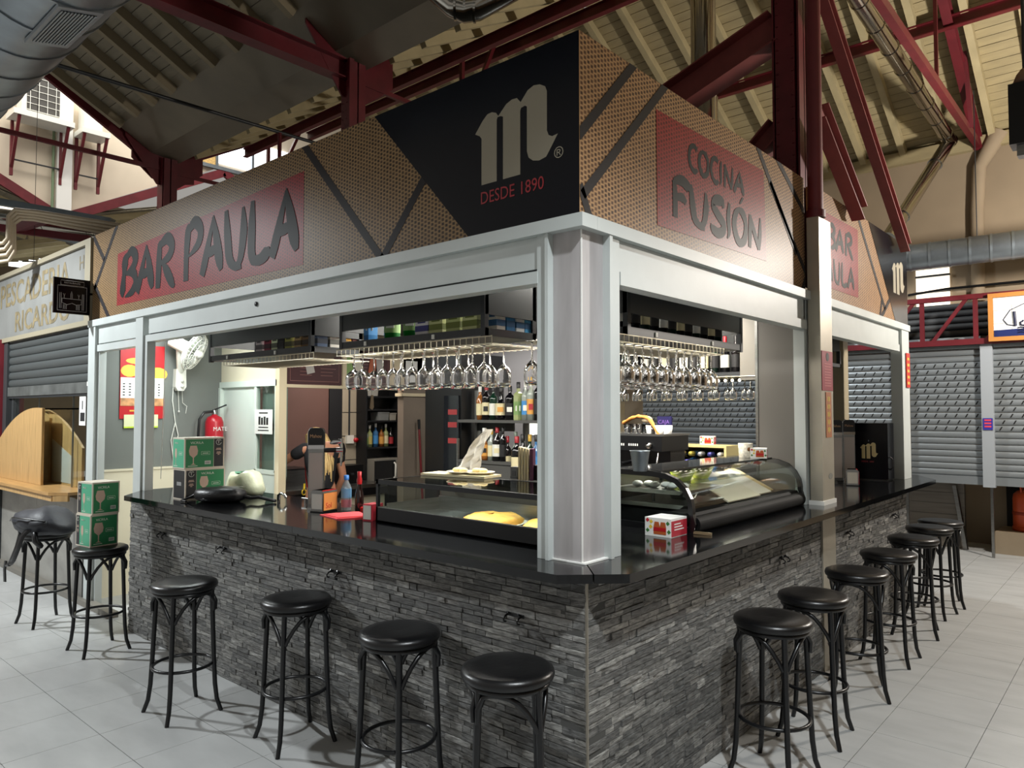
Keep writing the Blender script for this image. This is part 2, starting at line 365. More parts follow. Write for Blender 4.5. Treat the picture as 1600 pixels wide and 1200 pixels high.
# ---- roof over the aisle: three boarded slopes with rafters
TN = 0.54; VZ = 5.62
def slope(name, x0, x1, ya, za, yb, zb, plank, rafter, step=0.53, nplank=None, xoff=0.0):
    s = sempty(name); L = math.hypot(yb - ya, zb - za); d = V3((0, yb - ya, zb - za)) / L; nrm = V3((1, 0, 0)).cross(d)
    if nrm.z < 0: nrm = -nrm
    n = nplank or int(L / 0.122); wd = L / n
    me = MB().box((x0, -wd / 2 + .0035, -.011), (x1, wd / 2 - .0035, .011)).build('plank', plank, data=True)
    ang = math.atan2(d.z, d.y) if d.y > 0 else math.atan2(-d.z, -d.y)
    for k in range(n):
        p = V3((0, ya, za)) + d * (wd * (k + .5)) + nrm * random.uniform(0.0, .006)
        o = link('plank', me, s, p); o.rotation_euler.x = ang
    MB().box((x0, -L / 2, 0), (x1, L / 2, 0.01)).build('roof_deck', plank, s, V3((0, (ya + yb) / 2, (za + zb) / 2)) + nrm * 0.03).rotation_euler.x = ang
    rm = MB().box((-.04, -L / 2, -.13), (.04, L / 2, -.012)).build('rafter', rafter, data=True)
    x = x0 + 0.2 + xoff
    while x < x1:
        o = link('rafter', rm, s, V3((x, (ya + yb) / 2, (za + zb) / 2))); o.rotation_euler.x = ang; x += step
    return s
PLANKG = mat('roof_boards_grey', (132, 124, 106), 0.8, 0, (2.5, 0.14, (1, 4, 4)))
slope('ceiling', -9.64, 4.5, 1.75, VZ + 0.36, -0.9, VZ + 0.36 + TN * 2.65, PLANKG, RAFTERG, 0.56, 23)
slope('ceiling', -9.64, 4.5, 2.75, VZ + 0.19, 5.7, VZ + TN * 3.3, PLANK, RAFTER, 0.53)
slope('ceiling', -9.64, 7.5, 9.05, 5.42, 5.7, 5.42 + TN * 3.35, PLANK, RAFTER, 0.53, xoff=.1)
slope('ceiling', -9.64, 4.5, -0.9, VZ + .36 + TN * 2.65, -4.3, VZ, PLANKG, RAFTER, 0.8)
# boxed valley gutter lined with sheet, carried by the columns
g = MB(); g.m(0).prism([(-.66, .34), (-.2, .06), (.22, .0), (.40, .19), (.40, .30), (.2, .3), (-.80, .62), (-.80, .44)], (-9.64, 2.4, VZ), (0, 1, 0), (0, 0, 1), 14.1)
struct(g.build('trim_2', SOFFIT))
# ---- walls of the hall
wl = sempty('wall_back'); MB().box((-9.6, 9.0, 2.5), (9, 9.2, 5.75)).build('wall_panel', PLASTER, wl)
MB().box((-9.6, 8.9, 5.25), (9, 9.0, 5.42)).build('wall_plate', PLANK, wl)
struct(MB().box((8.2, -6, 0), (8.4, 9, 7)).build('wall_right', PLASTER))
WX = -14.3
nv = MB(); nv.poly([(WX, -4, 9.4), (WX, -4, 7.0), (WX, -.9, 7.4), (WX, 2.4, VZ), (WX, 5.7, 7.4), (WX, 9, 5.6), (WX, 10, 6), (WX, 10, 9.4)])
struct(nv.build('wall_left', WHITEWALL))
# clerestory lights high on the nave wall
wn = sempty('window_1')
MB().box((WX + .02, 5.55, 7.45), (WX + .05, 7.4, 8.15)).build('pane', mat('daylit_pane', (246, 250, 255), 0.5, emit=2.2), wn)
MB().box((WX + .02, 4.7, 7.35), (WX + .06, 5.5, 8.0)).build('board', mat('chipboard', (206, 172, 110), 0.8, 0, (30, 0.25)), wn)
for y in (5.52, 6.4, 7.4): MB().box((WX + .02, y - .03, 7.35), (WX + .09, y + .03, 8.2)).build('glazing_bar', GALV, wn)
MB().box((WX + .02, 4.6, 7.28), (WX + .1, 7.5, 7.36)).build('sill', GALV, wn)
# the far hall behind the nave: lower boarded bay seen under the white wall
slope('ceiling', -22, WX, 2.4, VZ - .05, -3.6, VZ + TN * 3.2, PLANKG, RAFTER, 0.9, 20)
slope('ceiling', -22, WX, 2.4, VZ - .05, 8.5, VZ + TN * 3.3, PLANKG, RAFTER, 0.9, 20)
struct(MB().box((-22.2, -6, 0), (-22, 10, 8)).build('wall_far', PLASTER))
wn = sempty('window_2')
me = MB().box((-.01, -.55, -.05), (.01, .55, .05)).build('pane', mat('daylit_strip', (236, 240, 240), 0.5, emit=1.6), data=True)
for k in range(7): link('pane', me, wn, (-19.5 + .35 * k, 3.4 + .12 * k, 5.4))
# ---- far stalls: roller shutters in a row, frames, low fronts
SY = 8.05
def shutter(name, lab, x0, x1, z0, z1, slit_from, slit_to, pitch=0.078, y=SY, matl=SLAT, group=None, cut=True):
    t = thing(name, lab, 'shutter', ((x0 + x1) / 2, y, z0), 0, group); W = (x1 - x0) / 2
    def slat(sl, nm):
        b = MB(); prof = [(0, 0), (-.008, .006), (-.014, .025), (-.014, .048), (-.008, .068), (0, .074), (.006, .074), (.006, 0)]
        vs = [(-W, a, z) for a, z in prof] + [(W, a, z) for a, z in prof]; n = len(prof)
        b.sh().add(vs, [(i, (i + 1) % n, n + (i + 1) % n, n + i) for i in range(n)])
        if sl is not None:
            x = -W + .06 + sl
            b.m(1).sh(False)
            while x < W - .05:
                b.add([(x - .020, -.0148, .016), (x - .004, -.0148, .016), (x + .020, -.0148, .060), (x + .004, -.0148, .060)], [(0, 1, 2, 3)]); x += 0.112
        return b.build(nm, [matl, SLIT], data=True)
    A = slat(None, 'slat'); B0 = slat(0.0, 'slat'); B1 = slat(0.03, 'slat')
    n = int((z1 - z0) / pitch)
    for k in range(n):
        z = pitch * k + .10
        link('slat', (B0 if k % 2 else B1) if slit_from < z0 + z < slit_to else A, t, (0, 0, z))
    MB().box((-W, -.02, 0), (W, .02, .10)).build('bottom_bar', matl, t)
    return t
SH = 'grey roller shutters of the far stalls'
shutter('roller_shutter', 'grey slit roller shutter seen through the bar, behind the coffee machine', -4.6, -2.62, .86, 2.6, 1.50, 2.36, group=SH)
shutter('roller_shutter', 'grey slit roller shutter seen through the bar, behind the hanging wine glasses', -2.5, -0.78, .86, 2.6, 1.50, 2.36, group=SH)
shutter('roller_shutter', 'closed grey slit roller shutter straight behind the far end of the counter', -0.64, .145, .86, 2.6, 1.50, 2.36, group=SH)
shutter('roller_shutter', 'closed grey slit roller shutter above the orange gas bottle', .27, 2.0, .86, 2.6, 1.50, 2.36, group=SH)
for nm, x0, x1 in (('post', .145, .27), ('post', -.78, -.64), ('post', -2.62, -2.5)):
    t = thing('shutter_post', {.145: 'grey box post between the two shutters at the right, small blue sign on it', -.78: 'grey box post at the left edge of the shutter behind the counter end', -2.62: 'grey box post between the shutters seen through the bar'}[x0], 'post', ((x0 + x1) / 2, SY - .03, .84))
    MB().box((-.062, -.05, 0), (.062, .05, 1.78)).build('box_section', mat('pale_grey_powder_coat', (158, 164, 170), .45), t)
    MB().bar((.02, 0, 0), (.02, .0, -.84), .03, .03).build('foot', STEEL, t)
t = thing('stall_boarding', 'low weathered board front under the shutter beyond the counter end', 'stall', (-.4, 8.5, 0))
for k in range(6): MB().box((-4.0, -.02 + .004 * (k % 2), .14 * k + .002), (.26, .0, .14 * k + .138)).build('board', mat('weathered_board', (112, 106, 98), .6, 0, (3, .15, (.6, 4, 8))), t)
MB().box((-4.0, 0, 0), (.26, .05, .84)).build('backing', DARK, t)
MB().bar((.28, -.1, 0), (.16, -.05, .80), .03, .05).build('strut', STEEL, t)
MB().box((-4.0, -.06, .845), (.26, .05, .87)).build('sill', STEEL, t)
t = thing('stall_recess', 'dark recess with a concrete plinth holding the gas bottle', 'stall', (1.25, 8.85, 0))
MB().box((-1.05, -.5, 0), (2.2, .1, .27)).build('plinth', mat('raw_concrete', (142, 128, 108), .85, 0, (3, .12)), t)
MB().box((-1.0, .1, .27), (2.2, .14, .95)).build('back_panel', mat('recess_black', (16, 16, 16), .8), t)
# gas bottle
t = thing('gas_bottle', 'orange steel gas bottle standing under the far right shutter', 'gas bottle', (.50, 8.66, .271))
OR = mat('orange_enamel', (196, 78, 38), .4, 0, (6, .1))
MB().lathe([(.13, 0), (.15, .02), (.15, .40), (.14, .45), (.10, .49), (.0, .50)], n=28).build('body', OR, t)
MB().lathe([(.135, -.001), (.157, .0), (.157, .05), (.15, .055)], n=28).build('foot_ring', OR, t)
MB().lathe([(.152, .2), (.156, .205), (.156, .235), (.152, .24)], n=28).build('band', mat('orange_dark', (150, 52, 24), .5), t)
hd = MB()
for a in range(3): hd.tube([(.1 * math.cos(a * 2.1), .1 * math.sin(a * 2.1), .47), (.11 * math.cos(a * 2.1), .11 * math.sin(a * 2.1), .56)], .01, 6)
hd.tube([(.11 * math.cos(2 * PI * k / 20), .11 * math.sin(2 * PI * k / 20), .565) for k in range(20)], .012, 6, closed=True)
hd.build('collar', OR, t); MB().lathe([(.02, .5), (.02, .55), (.012, .58)], n=10).build('valve', STEEL, t)
# latticed red girder over the far stalls
t = thing('lattice_girder', 'oxblood red lattice girder above the far shutters', 'girder', (0, 7.96, 2.6))
MB().bar((-4.5, 0, 0), (2.2, 0, 0), .06, .07).build('bottom_chord', REDST, t); MB().bar((-4.5, 0, .55), (2.2, 0, .55), .06, .06).build('top_chord', REDST, t)
for k in range(9):
    x = -3.95 + .58 * k
    MB().bar((x, 0, 0), (x, 0, .55), .035, .05).build('upright', REDST, t); MB().bar((x - .48, 0, 0), (x - .08, 0, .55), .035, .04).build('diagonal', REDST, t)
t = thing('shutter_box', 'dark rolled shutter housing behind the red lattice girder', 'shutter', (-.5, 8.4, 2.62))
for k in range(6): MB().tube([(-4, 0, .05 + .085 * k), (.75, 0, .05 + .085 * k)], .044, 8).build('roll', mat('rolled_slat_dark', (80, 82, 84), .5, .3), t)
for x in (-3.5, -1.5, .4): MB().box((x - .02, -.44, .0), (x + .02, .04, .03)).build('bracket', DARK, t)
# hanging shop board, cut by the frame
t = thing('shop_board', 'tiled white shop board in an orange timber frame, partly out of view', 'sign', (.94, 7.93, 2.585))
for nm, lo, hi in (('frame_rail', (-.69, -.05, 0), (.69, 0, .05)), ('frame_rail', (-.69, -.05, .52), (.69, 0, .57)), ('frame_stile', (-.69, -.05, .05), (-.64, 0, .52)), ('frame_stile', (.64, -.05, .05), (.69, 0, .52))):
    MB().box(lo, hi).build(nm, mat('orange_timber', (190, 128, 62), .5), t)
for i in range(7):
    for j in range(3): MB().box((-.638 + .183 * i, -.03, .052 + .157 * j), (-.638 + .183 * i + .18, -.01, .052 + .157 * j + .154)).build('tile', PAPER, t)
NAVY = mat('navy_glaze', (30, 42, 96), .4)
MB().prism([(-.635, .052), (.6, .052), (.6, .12), (-.2, .115), (-.35, .135), (-.635, .13)], (0, -.034, 0), (1, 0, 0), (0, 0, 1), -.001).build('wave_band', NAVY, t)
NAVYP = mat('navy_print', (24, 30, 62), .4)
lo_ = MB()
lo_.tube([(-.42, -.036, .17), (-.43, -.036, .34)], .016, 6).tube([(-.42, -.036, .17), (-.50, -.036, .19), (-.54, -.036, .25), (-.47, -.036, .36), (-.3, -.036, .44), (-.1, -.036, .46)], .005, 5)
lo_.tube([(-.34, -.036, .23), (-.37, -.036, .21), (-.37, -.036, .18), (-.34, -.036, .17), (-.31, -.036, .2)], .010, 5).tube([(-.30, -.036, .24), (-.305, -.036, .18), (-.28, -.036, .17)], .010, 5)
lo_.tube([(-.2, -.036, .23), (-.24, -.036, .22), (-.25, -.036, .19), (-.22, -.036, .17), (-.18, -.036, .18)], .010, 5)
for k in range(3): lo_.tube([(-.4 + .03 * i, -.036, .145 - .028 * k + .008 * math.sin(i * 1.5)) for i in range(12)], .007, 5)
lo_.build('lettering', NAVYP, t)
# small blue notice on the grey post
t = thing('notice', 'small blue and red notice on the grey post by the right shutter', 'sign', (.21, SY - .085, 1.53))
MB().box((-.05, -.004, 0), (.05, .0, .14)).build('panel', mat('violet_blue', (52, 48, 150), .5), t)
for k in range(3): MB().box((-.035, -.006, .03 + .038 * k), (.035, -.003, .05 + .038 * k)).build('print_line', mat('red_lettering', (220, 70, 90), .5), t)
# window at the end of the far wall
wn = sempty('window_3')
MB().box((-.75, 8.97, 2.8), (-.34, 8.99, 3.72)).build('pane', mat('daylit_cream', (250, 240, 220), .6, emit=1.1), wn)
for z in (3.62, 3.40, 3.15, 2.98, 2.9): MB().box((-.75, 8.93, z - .012), (-.33, 8.975, z + .012)).build('glazing_bar', DARK, wn)
# ================================================================== STEELWORK, DUCTS
def gusset(poly, o, a, b, t, name, parent): return MB().prism(poly, V3(o) - V3(a).cross(V3(b)).normalized() * (t / 2), a, b, t).build(name, REDST, parent)
COLX = (-0.27, -4.91, -9.64); CY = 2.45; CYR = 3.02
def steel_column(x, z0, z1, label, rivets=True, wd=.2, dp=.2, cy=CY):
    t = thing('steel_column', label, 'column', (x, cy, z0)); h = z1 - z0
    MB().box((-wd / 2, -.008, 0), (wd / 2, .008, h)).build('web', REDST, t)
    MB().box((-wd / 2, -dp / 2, 0), (-wd / 2 + .014, dp / 2, h)).build('flange', REDST, t)
    MB().box((wd / 2 - .014, -dp / 2, 0), (wd / 2, dp / 2, h)).build('flange', REDST, t)
    MB().box((-wd / 2 + .03, -dp / 2 - .012, 0), (wd / 2 - .03, -dp / 2 + .004, h)).build('cover_plate', REDST, t)
    if rivets:
        b = MB(); z = .06
        while z < h:
            for s in (-1, 1): b.lathe_xyz([(.011, 0), (.008, .006), (0, .009)], (s * (wd / 2 - .045), -dp / 2 - .012, z), 6, 1, 1, 1)
            z += .09
        # rivet heads stand on the plate: turn them to face out
        o = b.build('rivet_row', REDST, t, stuff=True)
    return t
c0 = steel_column(COLX[0], 2.66, 7.2, 'thick riveted oxblood steel column rising behind the long side sign', cy=CYR)
c1 = steel_column(COLX[1], 2.66, 5.62, 'riveted oxblood steel column behind the front sign, under the dark roof valley', wd=.17, dp=.2)
c2 = steel_column(COLX[2], 0, 5.62, 'plain oxblood steel column at the gable edge behind the fishmonger stall', False, wd=.24)
for x in (.10,): MB().box((x - .02, -.14, 0), (x + .02, -.08, 2.96)).build('angle_bar', REDST, c1)
# rainwater downpipe beside the right-hand column
t = thing('downpipe', 'oxblood round downpipe running down into the steel cladding of the side post', 'pipe', (-.025, 2.79, 3.1))
MB().tube([(0, 0, 0), (0, 0, 3.4)], .052, 14).build('pipe', mat('oxblood_pipe', (104, 34, 38), .5, 0, (4, .15)), t)
MB().tube([(0, 0, .0), (0, 0, .05)], .066, 14).build('collar', REDST, t)
# roof trusses (one per column line): sloping chords, level tie, braces
def truss(x, label, near=True, far=True, rod=False):
    t = thing('roof_truss', label, 'truss', (x, CY, VZ - .05)); b = 0.10
    if near:
        MB().ibeam((0, -.12, .22), (0, -3.3, .22 + TN * 3.2), .1, .16).build('sloping_chord', REDST, t)
        if rod: MB().bar((0, -.1, -.1), (0, -5.6, -.1), .05, .06).build('tie_bar', REDST, t)
        else: MB().ibeam((0, -.1, -.06), (0, -5.6, -.06), .16, .2).build('tie_beam', REDST, t)
        gusset([(0, -.35), (0, .32), (-.62, .5), (-.62, .28), (-.16, -.35)], (0, 0, 0), (0, 1, 0), (0, 0, 1), .02, 'gusset_plate', t)
    if far:
        MB().ibeam((0, .12, .22), (0, 3.3, .22 + TN * 3.1), .1, .14).build('sloping_chord', REDST, t)
        MB().bar((0, .1, -.12), (0, 6.5, -.12), .045, .05).build('tie_bar', REDST, t)
        gusset([(0, -.35), (0, .3), (.55, .42), (.55, -.05), (.16, -.35)], (0, 0, 0), (0, 1, 0), (0, 0, 1), .02, 'gusset_plate', t)
        for y0, y1 in ((1.7, 1.7), (1.75, 2.5)): MB().bar((0, y0, -.1), (0, y1, .25 + TN * y1), .05, .05).build('strut', REDST, t)
    return t
truss(COLX[1], 'oxblood roof truss springing from the column behind the front sign')
truss(COLX[2], 'oxblood gable truss at the open end of the boarded roof, with a long thin tie', rod=True)
t = thing('roof_truss', 'oxblood roof truss from the right-hand column to the beige back wall', 'truss', (.04, CYR - .57, 5.2))
MB().bar((0, .1, .05), (0, 6.5, .1), .07, .09).build('tie_beam', REDST, t)
MB().ibeam((0, 6.5, .1), (0, 3.3, .1 + TN * 3.25), .1, .14).build('sloping_chord', REDST, t)
MB().bar((-.07, 6.45, .16), (-.07, 5.55, 1.5), .05, .06).build('strut', REDST, t); MB().bar((.05, 5.7, .1), (.05, 5.2, 1.2), .05, .06).build('strut', REDST, t)
MB().bar((0, 4.0, .08), (0, 4.0, 1.4), .035, .035).build('hanger', REDST, t)
# purlins
def purlin(label, x0, x1, y, z, m=REDST): return tag(MB().ibeam((x0, 0, 0), (x1, 0, 0), .08, .13).build('purlin', m, None, (0, y, z)), label, 'purlin')
purlin('oxblood purlin crossing under the boards behind the right-hand column', -9.6, 4.4, 7.15, 5.42 + TN * 1.9 - .2)
purlin('long oxblood purlin above the front sign, the higher of two', -9.6, 4.4, 4.9, VZ + .19 + TN * 2.1 - .26)
purlin('long oxblood purlin above the front sign, the lower of two', -9.6, 4.4, 3.7, VZ + .19 + TN * .95 - .26)
for k, (y, s) in enumerate(((6.6, 1),)): pass
# wide braces meeting the right-hand column
t = thing('knee_brace', 'wide weathered red steel brace sloping from the right-hand column to behind the side sign', 'brace', (-.36, CYR, 4.66))
MB().ibeam((0, 0, 0), (-2.1, .0, -.71), .2, .24).build('beam', REDLT, t)
t = thing('knee_brace', 'short weathered red steel brace low on the right-hand column', 'brace', (-.36, CYR, 3.90))
MB().ibeam((0, 0, 0), (-.36, -.0, -.33), .16, .14).build('beam', REDLT, t)
t = thing('raking_brace', 'long slim red steel strut slanting from the right column behind the far sign', 'brace', (-.02, 2.90, 4.86))
MB().ibeam((0, 0, 0), (.0, 2.35, -1.55), .08, .1).build('beam', REDLT, t)
t = thing('raking_brace', 'short red steel strut low on the right column, slanting behind the far sign', 'brace', (-.02, 2.90, 3.89))
MB().ibeam((0, 0, 0), (0, .9, -.55), .1, .14).build('beam', REDLT, t)
# gable verge steel of the far bay and its valley plate
t = thing('verge_beam', 'oxblood verge beams forming a V under the white nave wall', 'beam', (WX + .06, 2.4, VZ))
MB().bar((0, 0, -.1), (0, -5.2, -.1 + TN * 5), .06, .18).build('beam', REDST, t); MB().bar((0, 0, -.1), (0, 3.3, -.1 + TN * 3.2), .06, .18).build('beam', REDST, t); MB().bar((0, 3.3, -.1 + TN * 3.2), (0, 6.5, -.1), .06, .18).build('beam', REDST, t)
# main hall edge beam on the near verge
t = thing('verge_beam', 'oxblood verge beams along the open gable end of the boarded roof', 'beam', (-9.72, 2.4, VZ))
MB().bar((0, -.1, .0), (0, -3.5, .3 + TN * 3.2), .06, .24).build('beam', REDST, t); MB().bar((0, .1, .0), (0, 3.3, .0 + TN * 3.3), .06, .2).build('beam', REDST, t)
gusset([(-.45, .25), (.5, .2), (.5, -.25), (.1, -.35), (-.15, -.3), (-.45, -.05)], (0, 0, 0), (0, 1, 0), (0, 0, 1), .03, 'gusset_plate', t)
t = thing('lattice_girder', 'pinkish red lattice truss of the far bay, peeking over the left of the front sign', 'girder', (-16.5, 2.4, 4.4))
MB().bar((0, -.5, .0), (0, 3.0, 1.2), .06, .12).build('chord', REDLT, t); MB().bar((0, 3.0, 1.2), (0, 4.4, .2), .06, .12).build('chord', REDLT, t)
for k in range(5): MB().bar((0, .3 + .6 * k, .2 + .2 * k), (0, .6 + .6 * k, -.2 + .25 * k), .04, .05).build('strut', REDLT, t)
# hung conduit and tie rods
t = thing('tie_rod', 'long thin dark tie rod under the near roof slope, one hanger on it', 'rod', (-6.7, 0, 0))
p0, p1 = ptX(81, 99, -6.7), ptX(640, 268, -6.7)
MB().tube([(0, p0.y, p0.z), (0, (p0.y + p1.y) / 2, (p0.z + p1.z) / 2), (0, p1.y, p1.z)], .022, 6).build('rod', DARK, t)
ph = ptX(437, 208, -6.7); MB().tube([(0, ph.y, ph.z), (0, ph.y, 3.4)], .03, 6).build('hanger', REDST, t)
# ---- ducts and flues
def ringed(b, p, q, r, step, n=28, ring=.006, spiral=False):
    p = V3(p); q = V3(q); L = (q - p).length; b.tube([p, q], r, n)
    k = step * .5
    while k < L:
        c = p + (q - p) * (k / L); d = (q - p).normalized(); b.tube([c - d * .008, c + d * .008], r + ring, n); k += step
    return b
t = thing('ventilation_duct', 'big galvanised round duct with a slotted grille, overhead at the top left', 'duct', (-8, -1.13, 4.33))
b = MB(); b.tube([(-9, 0, 0), (8.5, 0, 0)], .41, 40); b.build('tube', GALV, t)
sm = MB().tube([(-.01, 0, 0), (.01, 0, 0)], .419, 40).build('seam', GALV, data=True)
for k in range(24): link('seam', sm, t, (-3.0 + .42 * k, 0, 0))
ga = math.radians(13); gn = V3((0, math.sin(ga), -math.cos(ga))); gt = V3((0, math.cos(ga), math.sin(ga)))
grl = MB().prism([(-.29, -.115), (.29, -.115), (.29, .115), (-.29, .115)], gn * .40, (1, 0, 0), tuple(gt), -.018).build('grille_frame', mat('pale_grille_frame', (150, 156, 160), .4, .5), t, (5.12, 0, 0))
MB().prism([(-.24, -.09), (.25, -.09), (.25, .09), (-.24, .09)], gn * .419, (1, 0, 0), tuple(gt), -.001).build('grille_back', SLIT, grl)
for k in range(11): MB().bar(tuple(gn * .422 + gt * (-.085 + .017 * k) + V3((-.24, 0, 0))), tuple(gn * .422 + gt * (-.085 + .017 * k) + V3((.25, 0, 0))), .008, .006).build('slat', GALV, grl)
t = thing('spiral_duct', 'grey spiral duct running level along the back wall at the right', 'duct', (2.5, 7.6, 3.65))
b = MB(); b.tube([(-3.2, 0, 0), (5, 0, 0)], .16, 28); b.build('tube', GALV, t)
b = MB(); b.tube([(-.012, -.0, 0), (.012, 0, 0)], .166, 28); sm = b.build('seam', GALV, data=True)
for k in range(34): o = link('seam', sm, t, (-3.0 + .21 * k, 0, 0)); o.rotation_euler.z = .12
for x in (-2.3, -.9): MB().tube([(x, 0, .16), (x, 0, 1.9)], .006, 5).build('hanger', DARK, t)
t = thing('flue_pipe', 'shiny upright steel flue rising behind the side sign', 'pipe', (-1.22, 3.6, 2.66))
ringed(MB(), (0, 0, 0), (0, 0, 1.9), .085, 5).build('lower_pipe', SHINY, t); MB().tube([(-.05, .02, 1.75), (-.05, .02, 5.1)], .112, 24).build('upper_pipe', SHINY, t); MB().tube([(-.05, .02, 1.74), (-.05, .02, 1.79)], .118, 24).build('collar', SHINY, t)
t = thing('flue_pipe', 'shiny jointed steel flue slanting down to an elbow at the beige wall', 'pipe', (0, 0, 0))
e0 = ptY(1484, 220, 8.62); u0 = ptD(1330, -20, 6.6); l0 = ptD(1388, 372, 8.6)
b = ringed(MB(), u0, e0, .085, .5, 20, .008); b.build('upper_run', SHINY, t); b = ringed(MB(), e0, l0, .08, 1.2, 20, .012); b.build('lower_run', SHINY, t); MB().sphere(e0, .096, 16, 10).build('elbow', SHINY, t)
t = thing('flexible_duct', 'shiny ribbed steel duct bend at the top edge above the front sign', 'duct', (0, 0, 0))
a0, a1, a2, a3 = ptD(640, -60, 5.2), ptD(712, 6, 5.2), ptD(742, 10, 5.2), ptD(850, -50, 5.2)
b = MB(); b.tube([a0, a0.lerp(a1, .5), a1, a1.lerp(a2, .5) - V3((0, 0, .02)), a2, a2.lerp(a3, .5), a3], .105, 20)
for q in (a1, a2, a1.lerp(a2, .5), a0.lerp(a1, .7), a2.lerp(a3, .3)):
    d = (a3 - a0).normalized(); b.tube([q - d * .008, q + d * .008], .114, 20)
b.build('tube', SHINY, t)
# plastered pipe casing and bare pipe on the back wall
t = thing('wall_pipe', 'thick plastered pipe bulging down the beige back wall', 'pipe', (0, 8.98, 0))
pp = [ptY(1562, 205, 8.95), ptY(1545, 235, 8.95), ptY(1530, 262, 8.95), ptY(1527, 330, 8.95), ptY(1529, 470, 8.95)]
MB().tube([(p.x, -.04, p.z) for p in pp], [.12, .1, .085, .08, .08], 12).build('pipe', PLASTER, t)
tag(MB().tube([(p.x, p.y - .04, p.z) for p in (ptY(1420, 462, 8.9), ptY(1480, 452, 8.9), ptY(1540, 446, 8.9), ptY(1640, 436, 8.9))], .018, 6).build('cable', BLACK), 'black cable bundle sagging along the back wall above the red girder', 'cable')
for lx in (1335, 1312): pass
# hung box lamp at the right edge
t = thing('hanging_speaker', 'black box hanging on a rope at the right edge under the roof', 'speaker', tuple(ptD(1602, 180, 5.2)))
MB().box((-.09, -.09, -.22), (.09, .09, .22)).build('box', BLACK, t); MB().lathe([(.04, .22), (.075, .24), (.05, .30), (.02, .34)], n=14).build('cap', mat('rusty_cap', (120, 96, 74), .7), t); MB().tube([(0, 0, .33), (0, 0, 2.3)], .012, 6).build('rope', DARK, t); MB().box((-.05, -.05, -.30), (.05, .05, -.22)).build('socket', STEEL, t)
# ---- upper left: AC units on brackets, conduits
def ac(px0, px1, py0, py1, label, grille):
    a = ptX(px0, py1, WX + .5); b_ = ptX(px1, py0, WX + .5)
    W = (b_.y - a.y); H = max(.5, b_.z - a.z)
    t = thing('air_conditioner', label, 'air conditioner', (WX + .12, (a.y + b_.y) / 2, a.z), 0, None)
    MB().box((0, -W / 2, 0), (.34, W / 2, H)).build('casing', PLASTICW, t)
    if grille:
        MB().box((.34, -W * .38, .05), (.345, W * .46, H - .05)).build('fan_opening', mat('fan_dark', (60, 58, 54), .6), t)
        for k in range(7): MB().bar((.352, -W * .38, .06 + (H - .12) * k / 6), (.352, W * .46, .06 + (H - .12) * k / 6), .008, .008).build('grille_wire', PLASTICW, t)
        for k in range(4): MB().bar((.356, -W * .3 + W * .22 * k, .05), (.356, -W * .3 + W * .22 * k, H - .05), .008, .008).build('grille_wire', PLASTICW, t)
    MB().box((.0, -W * .75, -.12), (.5, W * .8, -.02)).build('tray', PLASTICW, t)
    for y in (-W * .6, W * .65):
        br = MB().bar((.02, y, -1.15), (.02, y, -.1), .05, .06).build('bracket_post', REDST, t); MB().bar((.03, y, -1.0), (.46, y, -.12), .05, .05).build('bracket_strut', REDST, t)
    MB().bar((.05, -W * .6, -.85), (.05, W * .65, -.85), .025, .025).build('cross_rod', DARK, t)
ac(35, 98, 118, 172, 'white outdoor air conditioner with wire fan grille on red brackets, high on the wall', True)
ac(133, 162, 164, 200, 'smaller white outdoor air conditioner on red brackets, the right-hand of two', False)
t = thing('wall_trunking', 'white trunking with green cables running down the nave wall', 'trunking', (WX + .06, ptX(97, 260, WX).y, VZ))
MB().box((0, -.13, .05), (.1, .13, 2.5)).build('duct_cover', PAPER, t); MB().tube([(.06, -.19, .05), (.06, -.19, 2.5)], .025, 6).build('cable', mat('green_cable', (110, 130, 100), .6), t)
t = thing('conduit_run', 'group of beige conduits bending down beside the fishmonger sign', 'pipe', (0, 0, 0))
cm = mat('beige_conduit', (178, 162, 138), .5)
for k in range(4):
    q = [(190 - 4 * k, 352 + 5 * k), (60 - 2 * k, 331 + 4 * k), (24 + 3 * k, 327 + 5 * k), (13 + 3 * k, 338 + 4 * k), (12 + 3.5 * k, 372 + 7 * k), (5 + 3 * k, 380 + 9 * k), (-30, 384 + 10 * k)]
    MB().tube([ptD(x, y, 7.6 + .02 * k) for x, y in q], .02, 8).build('conduit', cm, t)
t = thing('cable_tray', 'perforated grey cable tray above the fishmonger sign', 'tray', (0, 0, 0))
b = MB(); p, q = ptD(-20, 312, 7.9), ptD(176, 347, 7.9); b.bar(p, q, .1, .07); b.build('tray', GALV, t)
for k, (ya, yb, dd, rr) in enumerate(((338, 362, 9.6, .15), (352, 380, 10.4, .13), (372, 398, 11.2, .11))):
    t = thing('ventilation_duct', ('shiny round duct above the fishmonger sign, the nearest of three', 'bluish round duct above the fishmonger sign, middle of three', 'short dim round duct above the fishmonger sign, the lowest of three')[k], 'duct', (0, 0, 0))
    p, q = ptD(-30 + 70 * k, ya - 6 + 3 * k, dd), ptD(180, yb + 2, dd); ringed(MB(), p, q, rr, .6, 20).build('tube', SHINY if k != 1 else GALV, t)
t = thing('red_bracket', 'oxblood steel cross bar under the ducts at the far left', 'bracket', (0, 0, 0))
MB().bar(ptD(-30, 352, 9.3), ptD(140, 374, 9.3), .07, .09).build('bar', REDST, t); MB().bar(ptD(24, 358, 9.3), ptD(72, 342, 9.0), .08, .1).build('arm', REDST, t)
t = thing('tube_lamp', 'lit tube lamp under the ceiling at the far left', 'lamp', tuple(ptD(38, 413, 9.0)))
